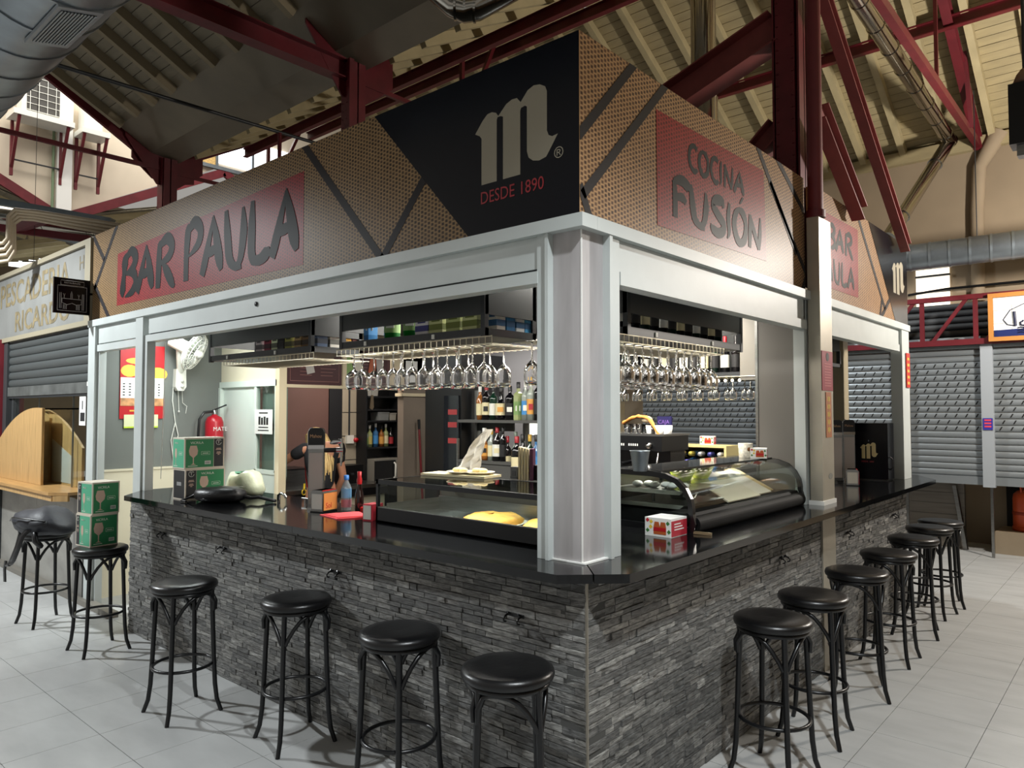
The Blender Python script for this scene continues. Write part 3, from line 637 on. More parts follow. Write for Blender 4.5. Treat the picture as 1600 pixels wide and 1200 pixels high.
MB().bar((-.0, -.14, -.02), (0, .14, .02), .04, .05).build('diffuser', mat('lit_tube', (255, 246, 230), .5, emit=1.6), t); MB().bar((0, -.02, .03), (0, .4, .09), .03, .02).build('bracket', DARK, t); MB().tube([(0, .1, .03), (0, .1, 3.0)], .003, 5).build('hanger', DARK, t)
# ================================================================== KIOSK
struct(MB().box((-22, 9.02, 0), (-9.6, 9.2, 5.75)).add([], []).box((-9.6, 9.05, 0), (9, 9.2, 2.5)).build('wall_back', PLASTER))
# ---- stone clad bar fronts: slate strips in courses, each strip a piece
def courses(L, H):
    out = []; z = 0.004
    while z < H - 0.012:
        h = random.choice((.022, .026, .030, .034)); h = min(h, H - z)
        u = 0.0
        while u < L - .02:
            l = random.uniform(.05, .20); l = min(l, L - u)
            if L - u - l < .05: l = L - u
            out.append((u, z, l, h)); u += l
        z += h
    return out
def stone_front(name, label, L, H, to_world, loc, rotz):
    t = thing(name, label, 'bar counter', loc, rotz)
    MB().box((0, .014, 0), (L, .13, H)).build('core', mat('mortar_dark', (74, 74, 72), .9), t)
    cs = courses(L, H); order = []
    for i, (u, z, l, h) in enumerate(cs):
        p = to_world(u + l / 2, z + h / 2); d = depth(p)
        order.append((-(l * h / d ** 2) if in_view(p, 0) else 0, i))
    order.sort(); keep = set(i for _, i in order[:296])
    def strip(l, h, dd):
        b = MB(); a = l - .0006; c = h - .0006; e = .0014
        j = [random.uniform(-.0025, .0025) for _ in range(4)]
        b.add([(0, .014, 0), (a, .014, 0), (a, .014, c), (0, .014, c), (e, -dd + j[0], e), (a - e, -dd + j[1], e), (a - e, -dd + j[2], c - e), (e, -dd + j[3], c - e)],
              [(0, 1, 5, 4), (1, 2, 6, 5), (2, 3, 7, 6), (3, 0, 4, 7), (4, 5, 6, 7)])
        return b
    rest = MB()
    for i, (u, z, l, h) in enumerate(cs):
        b = strip(l, h, random.choice((0, .001, .002, .004, .006)))
        if i in keep: b.build('stone', STONE_O, t, (u, 0, z))
        else: rest.add([(p[0] + u, p[1], p[2] + z) for p in b.v], b.f)
    rest.build('stone', STONE_I, t, stuff=True)
    return t
HS = 1.072
SL = stone_front('bar_counter', 'long grey slate-strip bar front with the six stools and glassware boxes beside it', 4.48, HS, lambda u, z: V3((-4.48 + u, 0, z)), (-4.48, 0, 0), 0)
SR = stone_front('bar_counter', 'side grey slate-strip bar front with seven stools in a row along it', 4.97, HS, lambda u, z: V3((0, u, z)), (0, 0, 0), PI / 2)
MB().box((-.004, -.006, 0), (.004, .004, HS)).build('edge_strip', mat('pale_metal_edge', (150, 144, 132), .4, .6), SR, (0, 0, 0))
MB().box((0, .012, 0), (.011, .13, HS)).build('end_panel', STONE_I, SL, (-.012, 0, 0))
MB().box((0, .012, 0), (.014, .13, HS)).build('end_panel', STONE_I, SR, (4.972, 0, 0))
# ---- purse hooks
hook_lab = ['black double coat hook on the front slate near the left end, by the boxed glasses', 'black double coat hook on the front slate between the third and fourth stools', 'black double coat hook on the front slate behind the fourth stool', 'black double coat hook on the front slate, nearest to the corner',
            'black double coat hook on the side slate between the corner and the steel post', 'black double coat hook on the side slate just beyond the steel post', 'black double coat hook on the side slate, the farthest along']
hp = [ptY(258, 833, 0), ptY(352, 856, 0), ptY(528, 893, 0), ptY(808, 960, 0)] ; hr = [ptX(1219, 870, 0), ptX(1322, 831, 0), ptX(1393, 804, 0)]
def hookmesh():
    b = MB(); b.box((-.05, -.004, -.008), (.05, .0, .008))
    for s in (-1, 1): b.tube([(s * .038, 0, .0), (s * .038, -.022, -.004), (s * .038, -.034, -.016), (s * .038, -.03, -.028), (s * .038, -.018, -.03)], .0042, 6); b.tube([(s * .03, -.002, .0), (s * .03, -.016, .012)], .004, 6)
    return b.build('coat_hook', BLACK, data=True)
hm = hookmesh()
for i, p in enumerate(hp): tag(link('coat_hook', hm, None, (p.x, -.012, p.z)), hook_lab[i], 'hook', 'coat hooks under the counter')
for i, p in enumerate(hr): tag(link('coat_hook', hm, None, (.012, p.y, p.z), PI / 2), hook_lab[4 + i], 'hook', 'coat hooks under the counter')
# ---- granite worktop, two slabs mitred at the cut corner
t = thing('countertop', 'polished black granite bar top running round the corner', 'countertop', (0, 0, 1.075))
mid = V3((.056, -.03, 0))
def slab(poly, nm):
    b = MB(); n = len(poly); e = .005
    c = sum((V3((x, y, 0)) for x, y in poly), V3()) / n
    b.prism(poly, (0, 0, 0), (1, 0, 0), (0, 1, 0), .036); return b.build(nm, GRANITE, t)
slab([(-4.17, -.17), (-1.9, -.145), (-1.9, .66), (-4.5, .66), (-4.5, .1)], 'slab')
slab([(-1.898, -.145), (-.05, -.13), (.052, -.03), (-.6, .66), (-1.898, .66)], 'slab')
slab([(.056, -.026), (.157, .072), (.16, 2.548), (-.62, 2.548), (-.62, .66), (-.597, .66)], 'slab')
slab([(.16, 2.55), (.163, 5.38), (-.1, 5.85), (-.62, 5.85), (-.62, 2.55)], 'slab')
# under-counter body
tag(MB().box((-4.4, .135, .0), (-.21, .2, 1.07)).build('counter_backing', DARKPANEL), 'charcoal backing board behind the long slate bar front', 'panel'); tag(MB().box((-.165, .21, 0), (-.135, 2.70, 1.07)).box((-.165, 2.99, 0), (-.135, 4.9, 1.07)).build('counter_backing', DARKPANEL), 'charcoal backing board behind the side slate bar front', 'panel')
# ---- white aluminium shopfront frame
AL = WHITE
t = thing('kiosk_frame', 'white aluminium shopfront frame around the bar openings', 'frame', (0, 0, 0))
Z0, Z1, Z2, Z3, Z4 = 1.112, 2.316, 2.37, 2.383, 2.527
FT = 2.585
def fpost(lo, hi): return MB().box(lo, hi).build('post', AL, t)
fpost((-5.66, .06, 0), (-5.50, .16, FT)); fpost((-5.52, .09, 0), (-5.47, .14, 2.37))
fpost((-4.60, .06, 0.0), (-4.46, .15, 2.54)); fpost((-4.46, .075, Z0), (-4.405, .14, 2.37))
MB().box((-5.66, .05, 2.527), (-.05, .16, FT)).build('top_rail', AL, t); MB().box((-.16, .161, 2.527), (-.05, 5.48, FT)).build('top_rail', AL, t)
MB().box((-4.405, .085, Z3), (-.31, .15, 2.526)).build('shutter_case', AL, t); MB().box((-5.5, .085, Z3 - .015), (-4.6, .15, 2.526)).build('shutter_case', AL, t)
MB().box((-4.405, .07, Z1), (-.31, .15, Z2)).build('shutter_bar', AL, t); MB().box((-5.5, .075, 2.295), (-4.6, .15, 2.355)).build('shutter_bar', AL, t)
MB().box((-4.4, .095, Z2), (-.3, .14, Z3)).build('groove', DARK, t)
MB().box((-.15, .37, Z3), (-.085, 2.72, 2.526)).build('shutter_case', AL, t); MB().box((-.15, .37, Z1 + .004), (-.07, 2.72, Z2 + .01)).build('shutter_bar', AL, t); MB().box((-.14, .37, Z2), (-.095, 2.72, Z3)).build('groove', DARK, t)
fpost((-.16, 2.70, Z0), (-.085, 2.80, 2.526))
MB().box((-.15, 3.0, Z3), (-.085, 5.2, 2.526)).build('shutter_case', AL, t); MB().box((-.15, 3.0, Z1), (-.07, 5.16, Z2 + .01)).build('shutter_bar', AL, t)
fpost((-.16, 5.2, Z0), (-.06, 5.46, FT))
lk = MB().lathe_xyz([(.016, 0), (.016, .006), (0, .007)], (0, 0, 0), 12, 1, 1, 1.0).build('lock', DARK, t, (-2.72, .083, 2.46)); lk.rotation_euler.x = PI / 2
# ---- corner column: grey tile with white edge trims
t = thing('corner_column', 'grey tiled corner column with white trims standing on the granite', 'column', (0, 0, 0))
MB().box((-.245, .098, Z0), (-.0935, .1345, 2.529)).build('tile_face', CLADT, t); MB().box((-.13, .10, Z0), (-.092, .265, 2.53)).build('tile_face', CLADT, t)
MB().box((-.24, .136, Z0), (-.131, .28, 2.53)).build('core', CLADT, t); MB().box((-.094, .096, Z0), (-.088, .101, 2.526)).build('edge_bead', PAPER, t)
MB().box((-.315, .075, Z0), (-.245, .15, 2.53)).build('trim', AL, t); MB().box((-.26, .06, Z0), (-.243, .12, 2.53)).build('trim_lip', AL, t)
MB().box((-.13, .285, Z0), (-.07, .36, 2.53)).build('trim', AL, t); MB().box((-.10, .262, Z0), (-.055, .285, 2.53)).build('trim_lip', AL, t)
MB().box((-.26, .088, Z0), (-.07, .30, Z0 + .006)).build('silicone_bead', PAPER, t)
# ---- steel clad side post
t = thing('clad_post', 'square stainless clad post breaking the side of the bar, stickers on it', 'post', (0, 0, 0))
PS = mat('pale_steel_sheet', (178, 172, 158), .42, .55, (4, .08)); MB().box((-.06, 2.72, 0), (.014, 2.98, 1.07)).build('lower_casing', PS, t); MB().box((-.07, 2.74, 1.112), (.012, 2.98, 3.1)).build('upper_casing', PS, t); MB().box((-.08, 2.73, 1.11), (.022, 2.99, 1.14)).build('foot_bead', PAPER, t)
p = V3((0, 2.75, 0)); MB().box((.013, p.y, 1.895), (.016, p.y + .22, 2.17)).build('notice', mat('crimson_notice', (150, 40, 58), .5), t, (0, 0, 0))
nb = MB()
for k in range(9): nb.box((.0163, p.y + .05, 1.925 + .019 * k), (.0168, p.y + .18, 1.932 + .019 * k))
nb.build('notice_print', mat('pale_print', (190, 110, 112), .6), t); MB().lathe_xyz([(.03, 0), (.03, .001)], (0, 0, 0), 14, 1, 1, 1).build('notice_emblem', INK, t, (.0164, p.y + .11, 2.13)).rotation_euler.y = PI / 2
q = V3((0, 2.84, 0)); MB().box((.013, q.y - .02, 1.57), (.016, q.y + .09, 1.885)).build('banner', mat('orange_banner', (176, 110, 72), .5), t)
bn = MB()
for k in range(5): bn.box((.0163, q.y + .01, 1.61 + .053 * k), (.0168, q.y + .06, 1.64 + .053 * k)); bn.box((.0163, q.y + .03, 1.60 + .053 * k), (.0168, q.y + .04, 1.645 + .053 * k))
bn.build('banner_print', mat('yellow_marks', (222, 186, 96), .5), t)
MB().lathe_xyz([(.035, 0), (.035, .001)], (0, 0, 0), 16, .6, 1.2, 1).build('round_sticker', mat('grey_sticker', (130, 130, 124), .5), t, (.0128, 2.9, 1.30)).rotation_euler.y = PI / 2
# vertical red banner on the end post
t = thing('door_banner', 'narrow red banner with yellow marks on the far end post', 'banner', (-.055, 5.36, 1.98))
MB().box((0, -.05, 0), (.006, .08, .33)).build('cloth', mat('red_banner', (190, 44, 32), .5), t)
b = MB()
for k in range(5): b.box((.0065, -.02, .03 + .058 * k), (.0075, .05, .055 + .058 * k))
b.build('print', YELLOW, t)
# ---- fascia signs
FZ0, FZ1 = 2.585, 3.395
E = .012
def board(name, label, axis, a0, a1, fixed, wv, wr):
    """printed fascia board; axis 'x' faces -y, axis 'y' faces +x"""
    t = thing(name, label, 'sign', (0, 0, 0))
    if axis == 'x': MB().box((a0, fixed, FZ0), (a1 - .0605, fixed + .06, FZ1)).build('panel', wv, t)
    else: MB().box((fixed - .06, a0, FZ0), (fixed, a1, FZ1)).build('panel', wv, t)
    def pl(nm, poly, m, lift):
        b = MB()
        if axis == 'x': b.prism(poly, (0, fixed - lift, 0), (1, 0, 0), (0, 0, 1), -.001)
        else: b.prism(poly, (fixed + lift, 0, 0), (0, 1, 0), (0, 0, 1), .001)
        return b.build(nm, m, t)
    return t, pl
def stripe(p, q, wd):
    p = V3((p[0], p[1])); q = V3((q[0], q[1])); d = (q - p).normalized(); n = V3((-d.y, d.x)) * wd / 2
    return [tuple(p - n), tuple(q - n), tuple(q + n), tuple(p + n)]
def clip(poly, z0=FZ0 + .001, z1=FZ1 - .001):
    for zc, s in ((z0, 1), (z1, -1)):
        out = []
        for i in range(len(poly)):
            a, b = poly[i], poly[(i + 1) % len(poly)]; ia, ib = (a[1] - zc) * s >= 0, (b[1] - zc) * s >= 0
            if ia: out.append(a)
            if ia != ib: k = (zc - a[1]) / (b[1] - a[1]); out.append((a[0] + (b[0] - a[0]) * k, zc))
        poly = out
    return poly
def clipx(poly, a0, a1): return [(y, x) for x, y in clip([(y, x) for x, y in poly], a0, a1)]
def lines(pl, ls, wd, a0, a1, lift=.0015):
    for p, q in ls: pl('stripe', clipx(clip(stripe(p, q, wd)), a0 + .002, a1 - .002), STRIPE, lift)
# brush letters: strokes (x, y, half width) in a unit box
GL = {
 'B': (.62, [[(.14, .0, .01), (.12, .15, .07), (.16, .5, .05), (.2, .78, .08), (.3, .95, .02)], [(.2, .82, .03), (.42, .98, .05), (.58, .82, .07), (.5, .62, .05), (.24, .5, .02)], [(.24, .52, .02), (.5, .5, .06), (.6, .3, .05), (.5, .1, .05), (.22, .0, .01)]]),
 'A': (.64, [[(.04, .02, .05), (.14, .3, .06), (.3, .8, .03), (.36, 1, .01)], [(.34, .98, .02), (.44, .6, .06), (.52, .25, .07), (.58, .04, .03)], [(.12, .34, .02), (.32, .40, .05), (.5, .42, .02)]]),
 'R': (.62, [[(.12, .0, .05), (.14, .4, .06), (.16, .85, .05), (.18, .98, .01)], [(.14, .86, .03), (.4, .98, .06), (.56, .8, .06), (.46, .6, .05), (.2, .5, .02)], [(.26, .5, .02), (.42, .28, .06), (.58, .04, .05), (.66, -.04, .01)]]),
 'P': (.58, [[(.14, .0, .05), (.14, .4, .05), (.18, .85, .06), (.22, 1, .02)], [(.16, .84, .03), (.38, 1, .06), (.56, .84, .06), (.5, .6, .05), (.2, .42, .01)]]),
 'U': (.62, [[(.06, 1, .03), (.1, .6, .06), (.16, .2, .06), (.3, .04, .04), (.46, .06, .05)], [(.5, .96, .02), (.52, .6, .06), (.46, .2, .05), (.36, .0, .03)]]),
 'L': (.54, [[(.12, 1, .03), (.1, .6, .06), (.1, .2, .06), (.16, .04, .05)], [(.1, .06, .04), (.3, .04, .05), (.46, .12, .06), (.52, .2, .01)]]),
 'F': (.5, [[(.12, 0, .05), (.12, .5, .05), (.1, .9, .04)], [(.08, .88, .03), (.3, .98, .06), (.5, .88, .06), (.52, .78, .01)], [(.12, .5, .03), (.32, .56, .05), (.42, .46, .03)]]),
 'S': (.52, [[(.46, .78, .02), (.4, .94, .06), (.2, .9, .06), (.12, .72, .05), (.26, .55, .06), (.44, .36, .06), (.44, .16, .06), (.28, .04, .06), (.1, .1, .05), (.04, .22, .01)]]),
 'I': (.22, [[(.14, 1, .03), (.1, .6, .05), (.12, .2, .04), (.06, 0, .01)]]),
 'O': (.56, [[(.3, 1, .02), (.14, .8, .05), (.08, .45, .06), (.18, .1, .06), (.32, .02, .05), (.46, .2, .06), (.5, .6, .05), (.4, .88, .06), (.26, .94, .03)]]),
 'C': (.46, [[(.44, .88, .05), (.3, .98, .05), (.14, .82, .05), (.08, .45, .05), (.16, .14, .05), (.32, .0, .06), (.46, .1, .03)]]),
 'N': (.54, [[(.08, 0, .04), (.1, .5, .05), (.1, .96, .03)], [(.1, .94, .03), (.26, .5, .05), (.44, .06, .04)], [(.5, 1, .02), (.48, .5, .05), (.44, .04, .03)]]),
}
def brush_word(pl, word, x0, x1, z0, z1, bold=1.0, slope=0.0):
    tot = sum(GL[c][0] for c in word); s = (x1 - x0) / tot; H = z1 - z0; x = x0
    for ch in word:
        wd, strokes = GL[ch]
        for st in strokes:
            fine = []
            for i in range(len(st) - 1):     # Catmull-Rom through the stroke's points
                p0, p1, p2, p3 = st[max(i - 1, 0)], st[i], st[i + 1], st[min(i + 2, len(st) - 1)]
                for k in range(5):
                    u = k / 5.0; fine.append(tuple(.5 * (2 * p1[j] + (p2[j] - p0[j]) * u + (2 * p0[j] - 5 * p1[j] + 4 * p2[j] - p3[j]) * u * u + (3 * p1[j] - p0[j] - 3 * p2[j] + p3[j]) * u ** 3) for j in range(3)))
            fine.append(st[-1]); Lp, Rp = [], []
            for i, (u, v, h) in enumerate(fine):
                a = fine[max(i - 1, 0)]; c = fine[min(i + 1, len(fine) - 1)]; dx = (c[0] - a[0]) * s; dz = (c[1] - a[1]) * H; L = math.hypot(dx, dz) or 1
                X = x + u * s; Zz = z0 + v * H + slope * (X - x0); hw = max(h, .006) * s * bold
                Lp.append((X - dz / L * hw, Zz + dx / L * hw)); Rp.append((X + dz / L * hw, Zz - dx / L * hw))
            for i in range(len(fine) - 1): yield (word + str(x), [Lp[i], Lp[i + 1], Rp[i + 1], Rp[i]])
        x += wd * s
def letters(t, axis, fixed, polys, lift, nm='letter', m=None):
    by = {}; nq = 0
    for key, q in polys:
        b = by.setdefault(key, MB()); nq += 1; lift += 2e-6
        if axis == 'x': b.poly([(a, fixed - lift, z) for a, z in q])
        else: b.poly([(fixed + lift, a, z) for a, z in q])
    for b in by.values(): b.build(nm, m or BRUSH, t)
M_POLY = [(0, .66), (.10, .80), (.16, .86), (.22, .865), (.27, .84), (.30, .79), (.40, .90), (.47, .93), (.53, .925), (.575, .86), (.66, .97), (.73, 1.0), (.80, .985), (.86, .94), (.88, .88), (.88, .42), (.90, .36), (.94, .335), (1.0, .345), (.93, .22), (.87, .12), (.79, .10), (.72, .12), (.67, .17), (.65, .25), (.65, .78), (.625, .80), (.58, .79), (.57, .76), (.57, .0), (.36, .0), (.36, .76), (.33, .78), (.29, .78), (.28, .75), (.28, 0.0), (.085, .0), (.085, .58), (.06, .62), (.03, .64)]
def emblem(pl, x0, x1, z0, z1, m=LOGO): pl('emblem', [(x0 + (x1 - x0) * u, z0 + (z1 - z0) * v) for u, v in M_POLY], m, .003)
fx = .1
t, pl = board('fascia_sign', 'long front fascia sign, cane print, red name panel and black corner with cream letter', 'x', -5.7, -.1, fx, WEAVE_L, WRED_L)
pl('red_panel', [(-5.12, 2.68), (-2.2, 2.655), (-2.2, 3.24), (-5.12, 3.23 - .09)], WRED_L, .001)
pl('black_panel', clip([(-1.53, 3.42), (-.72, 2.55), (-.1, 2.55), (-.1, 3.42)]), SIGNBLACK, .002)
lines(pl, [((-2.22, 3.42), (-1.40, 2.55)), ((-1.46, 2.55), (-1.06, 2.99)), ((-5.72, 3.40), (-5.43, 3.13)), ((-5.13, 3.42), (-5.66, 2.88)), ((-5.66, 2.93), (-5.24, 2.54))], .05, -5.7, -.1)
letters(t, 'x', fx, list(brush_word(pl, 'BAR', -5.06, -4.0, 2.74, 3.13, 1.45)) + list(brush_word(pl, 'PAULA', -3.86, -2.24, 2.74, 3.17, 1.45)), .0032)
emblem(pl, -.72, -.215, 2.835, 3.225)
MB_ = text_line('year_line', 'DESDE 1890', .085, REDPRINT, (-.685, fx - .0035, 2.742), (1, 0, 0), (0, 0, 1), t, sx=.88)
text('registered_mark', '\u00ae', .07, LOGO, (-.235, fx - .0035, 2.86), (1, 0, 0), (0, 0, 1), t)
fy = -.1
t, pl = board('fascia_sign', 'side fascia sign by the corner, cane print, red panel with two brush-lettered words', 'y', .1, 2.78, fy, WEAVE_R, WRED_R)
pl('red_panel', [(.75, 2.67), (2.1, 2.70), (2.07, 3.27), (.745, 3.25)], WRED_R, .001)
lines(pl, [((.56, 3.42), (.09, 2.93)), ((.86, 3.42), (.12, 2.68)), ((.10, 2.72), (.18, 2.58)), ((1.96, 3.42), (2.62, 2.83)), ((2.27, 3.42), (2.82, 3.13)), ((2.17, 3.22), (2.82, 2.70)), ((2.70, 2.57), (2.82, 2.72))], .045, .1, 2.78)
letters(t, 'y', fy, list(brush_word(pl, 'COCINA', 1.06, 1.78, 3.035, 3.175, 1.15)) + list(brush_word(pl, 'FUSION', .88, 2.02, 2.745, 2.955, 1.3)) + [('accent', [(1.70, 2.985), (1.74, 3.03), (1.765, 3.025), (1.715, 2.98)])], .0032)
t, pl = board('fascia_sign', 'far side fascia sign beyond the steel post, cane print with grey-black end', 'y', 2.99, 5.6, fy, WEAVE_R, WRED_R)
pl('red_panel', [(2.99, 2.68), (4.0, 2.69), (4.02, 3.26), (2.99, 3.24)], WRED_R, .001)
pl('black_panel', clip([(4.30, 3.42), (5.2, 2.55), (5.6, 2.55), (5.6, 3.42)]), SIGNBLACK, .002)
lines(pl, [((3.98, 3.42), (4.80, 2.68)), ((4.62, 2.56), (4.98, 2.80)), ((4.7, 2.75), (4.62, 2.56))], .045, 2.99, 5.6)
letters(t, 'y', fy, list(brush_word(pl, 'BAR', 3.22, 3.86, 2.99, 3.18, 1.2)) + list(brush_word(pl, 'PAULA', 3.02, 3.90, 2.735, 2.92, 1.2)), .0032)
emblem(pl, 5.05, 5.50, 2.87, 3.20)
text_line('year_line', 'DESDE 1890', .06, REDPRINT, (5.08, fy + .0035, 2.79), (0, 1, 0), (0, 0, 1), t, sx=.95)
# signboard back, ceiling of the kiosk
struct(MB().box((-5.7, .2, 2.60), (-.2, 5.6, 2.65)).build('ceiling', DARKPANEL))
# ================================================================== INSIDE THE BAR: shell
struct(MB().box((-5.80, .16, 1.2), (-5.75, 1.39, 2.6)).build('wall_side', GREYWALL))
struct(MB().box((-5.80, .16, 0), (-5.735, 1.39, 1.2)).box((-5.735, .16, 1.18), (-5.725, 1.39, 1.2)).build('trim_3', CREAM))
dr = sempty('door_1')
MB().box((-5.75, 1.39, 2.04), (-4.62, 1.43, 2.6)).build('upper_panel', CREAM, dr); MB().box((-5.75, 1.37, 2.0), (-4.62, 1.40, 2.06)).build('head_rail', DOORWHITE, dr)
MB().box((-5.75, 1.40, 0), (-5.02, 1.43, 2.0)).build('door_leaf', DOORWHITE, dr); MB().box((-5.75, 1.36, 0), (-5.71, 1.40, 2.0)).build('jamb', DOORWHITE, dr)
MB().box((-5.04, 1.38, 0), (-4.63, 1.41, 1.16)).build('lower_panel', DOORWHITE, dr); MB().box((-5.04, 1.375, 1.14), (-4.63, 1.405, 1.18)).build('rail', DOORWHITE, dr)
MB().box((-5.04, 1.375, 1.16), (-5.0, 1.41, 2.0)).build('stile', DOORWHITE, dr); MB().box((-4.66, 1.375, 1.16), (-4.62, 1.41, 2.0)).build('stile', DOORWHITE, dr)
MB().box((-5.0, 1.392, 1.18), (-4.66, 1.397, 2.0)).build('glass_pane', PANE, dr); MB().box((-5.03, 1.46, 1.1), (-4.6, 1.48, 2.05)).build('backing', mat('grey_green', (104, 118, 110), .5), dr)
CP = mat('cream_timber', (206, 192, 162), .5)
MB().box((-4.64, 1.37, 0), (-4.57, 1.45, 2.6)).build('corner_post', CP, dr)
# opening with menu boards over it
op = sempty('trim_4'); MB().box((-4.62, 1.45, 1.985), (-4.58, 2.95, 2.015)).build('rail', CP, op); MB().box((-4.62, 1.45, 2.4), (-4.58, 3.4, 2.6)).build('rail', CP, op)
MB().box((-4.62, 2.79, 2.0), (-4.58, 3.4, 2.45)).build('cream_panel', CP, op); MB().box((-4.58, 2.95, 2.08), (-4.577, 3.12, 2.32)).build('paper_sheet', PAPER, op)
for y in (2.105, 2.745): MB().box((-4.62, y, 2.0), (-4.575, y + .045, 2.4)).build('mullion', CP, op)
for k, (y0, y1, lb) in enumerate(((1.46, 2.10, 'maroon menu board with faint writing and one leaflet, left over the kitchen opening'), (2.155, 2.74, 'maroon menu board half covered by leaflets, behind the first hanging glasses'))):
    t = thing('menu_board', lb, 'board', (-4.60, (y0 + y1) / 2, 2.02)); w2 = (y1 - y0) / 2 - .004
    MB().box((0, -w2, 0), (.012, w2, .38)).build('panel', MAROON, t)
    b = MB()
    for i in range(7):
        for s in (-.55, .2): b.box((.0122, s * w2, .09 + .035 * i), (.0128, s * w2 + w2 * random.uniform(.25, .6), .094 + .035 * i))
    for e in ((-w2 * .9, .03, w2 * .9, .034), (-w2 * .9, .03, -w2 * .89, .36), (w2 * .89, .03, w2 * .9, .36)): b.box((.0122, e[0], e[1]), (.0128, e[2], e[3]))
    b.build('writing', mat('chalk_brown', (140, 100, 92), .7), t)
    for i in range(1 if k == 0 else 4):
        lf = MB().box((.014 + .002 * i, -.045, .0), (.016 + .002 * i, .045, .2)).build('leaflet', mat(('leaflet_grey', 'leaflet_green', 'leaflet_white', 'leaflet_red')[(i + k) % 4], ((170, 165, 160), (128, 160, 96), (210, 205, 190), (172, 92, 60))[(i + k) % 4], .6), t, (0, (-.05 if k == 0 else -.24 + .13 * i), .11)); lf.rotation_euler.x = (.25, .35, -.2, .1)[i]
# kitchen behind
struct(MB().box((-5.8, 1.44, 0), (-5.72, 2.72, 2.6)).build('wall_kitchen', MAROONWALL)); struct(MB().box((-5.8, 2.72, 0), (-5.7, 2.90, 2.6)).build('trim_5', mat('black_curtain', (16, 17, 22), .7)))
kt = sempty('wall_kitchen_tiles'); MB().box((-5.8, 2.90, 0), (-5.72, 3.34, 2.6)).build('grout_bed', GROUT, kt)
TM = mat('beige_wall_tile', (166, 156, 138), .4)
for j in range(9):
    for i in range(2): MB().box((-5.72, 2.905 + .218 * i, .29 * j + .004), (-5.70, 2.905 + .218 * i + .213, .29 * j + .284)).build('tile', TM, kt)
t = thing('wall_conduit', 'grey conduit down the tiled kitchen wall to a red and white switch', 'conduit', (-5.69, 3.0, 0)); MB().tube([(0, 0, 1.45), (0, 0, 2.6)], .012, 6).build('tube', DARK, t); MB().box((-.01, -.05, 1.36), (.03, .05, 1.46)).build('switch_box', PLASTICW, t); MB().lathe_xyz([(.028, 0), (.028, .03), (0, .032)], (0, 0, 0), 12, 1, 1, 1).build('red_button', RED, t, (.03, .07, 1.4)).rotation_euler.y = PI / 2
t = thing('wall_socket', 'socket with a black plug and a curling lead on the kitchen tiles', 'socket', (-5.69, 3.16, 1.66)); MB().box((0, -.04, -.04), (.01, .04, .04)).build('plate', PLASTICW, t); MB().box((.01, -.02, -.03), (.05, .02, .02)).build('plug', BLACK, t); MB().tube([(.03, 0, -.03), (.04, -.03, -.1), (.04, .03, -.18), (.04, .12, -.24), (.04, .2, -.25)], .008, 6).build('lead', BLACK, t)
t = thing('key_bunch', 'dull metal tool hanging below the second menu board', 'utensil', (-4.555, 2.46, 1.985)); MB().tube([(0, 0, 0), (0, 0, -.07)], .005, 5).build('hook', STEEL, t); MB().prism([(-.03, -.2), (.0, -.22), (.02, -.19), (.012, -.06), (-.012, -.06)], (0, 0, 0), (0, 1, 0), (0, 0, 1), .012).build('blade', mat('dull_bronze', (120, 104, 84), .4, .7), t)
# dark kitchen shelving with bottles and a microwave
t = thing('kitchen_shelf', 'tall black shelving in the kitchen with boxes, bottles and a microwave', 'shelving', (-5.60, 3.36, 0)); t.scale = (.55, 1, 1); SB = mat('shelf_black', (15, 16, 20), .5)
MB().box((-.15, -.25, 0), (-.13, .25, 2.5)).build('back', SB, t); MB().box((-.15, -.26, 0), (.2, -.24, 2.5)).build('side', SB, t); MB().box((-.15, .24, 0), (.2, .26, 2.5)).build('side', SB, t)
for z in (.86, 1.29, 1.62, 1.76, 1.92): MB().box((-.15, -.25, z), (.2, .25, z + .02)).build('board', SB, t)
t = thing('microwave_oven', 'silver microwave oven with a black door on the kitchen shelf', 'microwave', (-5.52, 3.36, .8805))
MB().box((-.14, -.225, 0), (.15, .225, .29)).build('casing', mat('silver_plastic', (150, 146, 136), .4, .3), t); MB().box((.15, -.22, .02), (.16, .1, .27)).build('door', BLACK, t); MB().tube([(.165, .07, .05), (.19, .075, .07), (.19, .075, .22), (.165, .07, .24)], .012, 6).build('handle', PLASTICW, t); MB().lathe_xyz([(.025, 0), (.025, .015), (0, .016)], (0, 0, 0), 12, 1, 1, 1).build('dial', STEEL, t, (.15, .17, .1)).rotation_euler.y = PI / 2
for k, (y, z, w_, h_, c, lb) in enumerate(((3.21, 1.9405, .17, .09, (150, 150, 145), 'pale plastic tub on the top kitchen shelf'), (3.38, 1.6405, .17, .09, (120, 124, 124), 'clear grey storage box on the middle kitchen shelf'), (3.53, 1.6405, .1, .08, (160, 156, 146), 'small whitish tub beside the storage box on the kitchen shelf'))):
    t = thing('storage_tub', lb, 'tub', (-5.58, y, z)); MB().prism([(-w_ / 2 * .85, 0), (w_ / 2 * .85, 0), (w_ / 2, h_), (-w_ / 2, h_)], (-.08, 0, 0), (0, 1, 0), (0, 0, 1), .16).build('body', mat('tub_%d' % k, c, .4), t); MB().box((-.085, -w_ / 2 - .005, h_), (.085, w_ / 2 + .005, h_ + .012)).build('lid', mat('tub_%d' % k, c, .4), t)
struct(MB().box((-4.68, 2.92, 0), (-4.58, 3.3, 2.6)).build('trim_6', mat('taupe_panel', (122, 110, 98), .55, 0, (2.5, .14)))); MB_ = struct(MB().box((-4.69, 2.89, 1.92), (-4.56, 3.31, 1.955)).build('trim_7', CP))
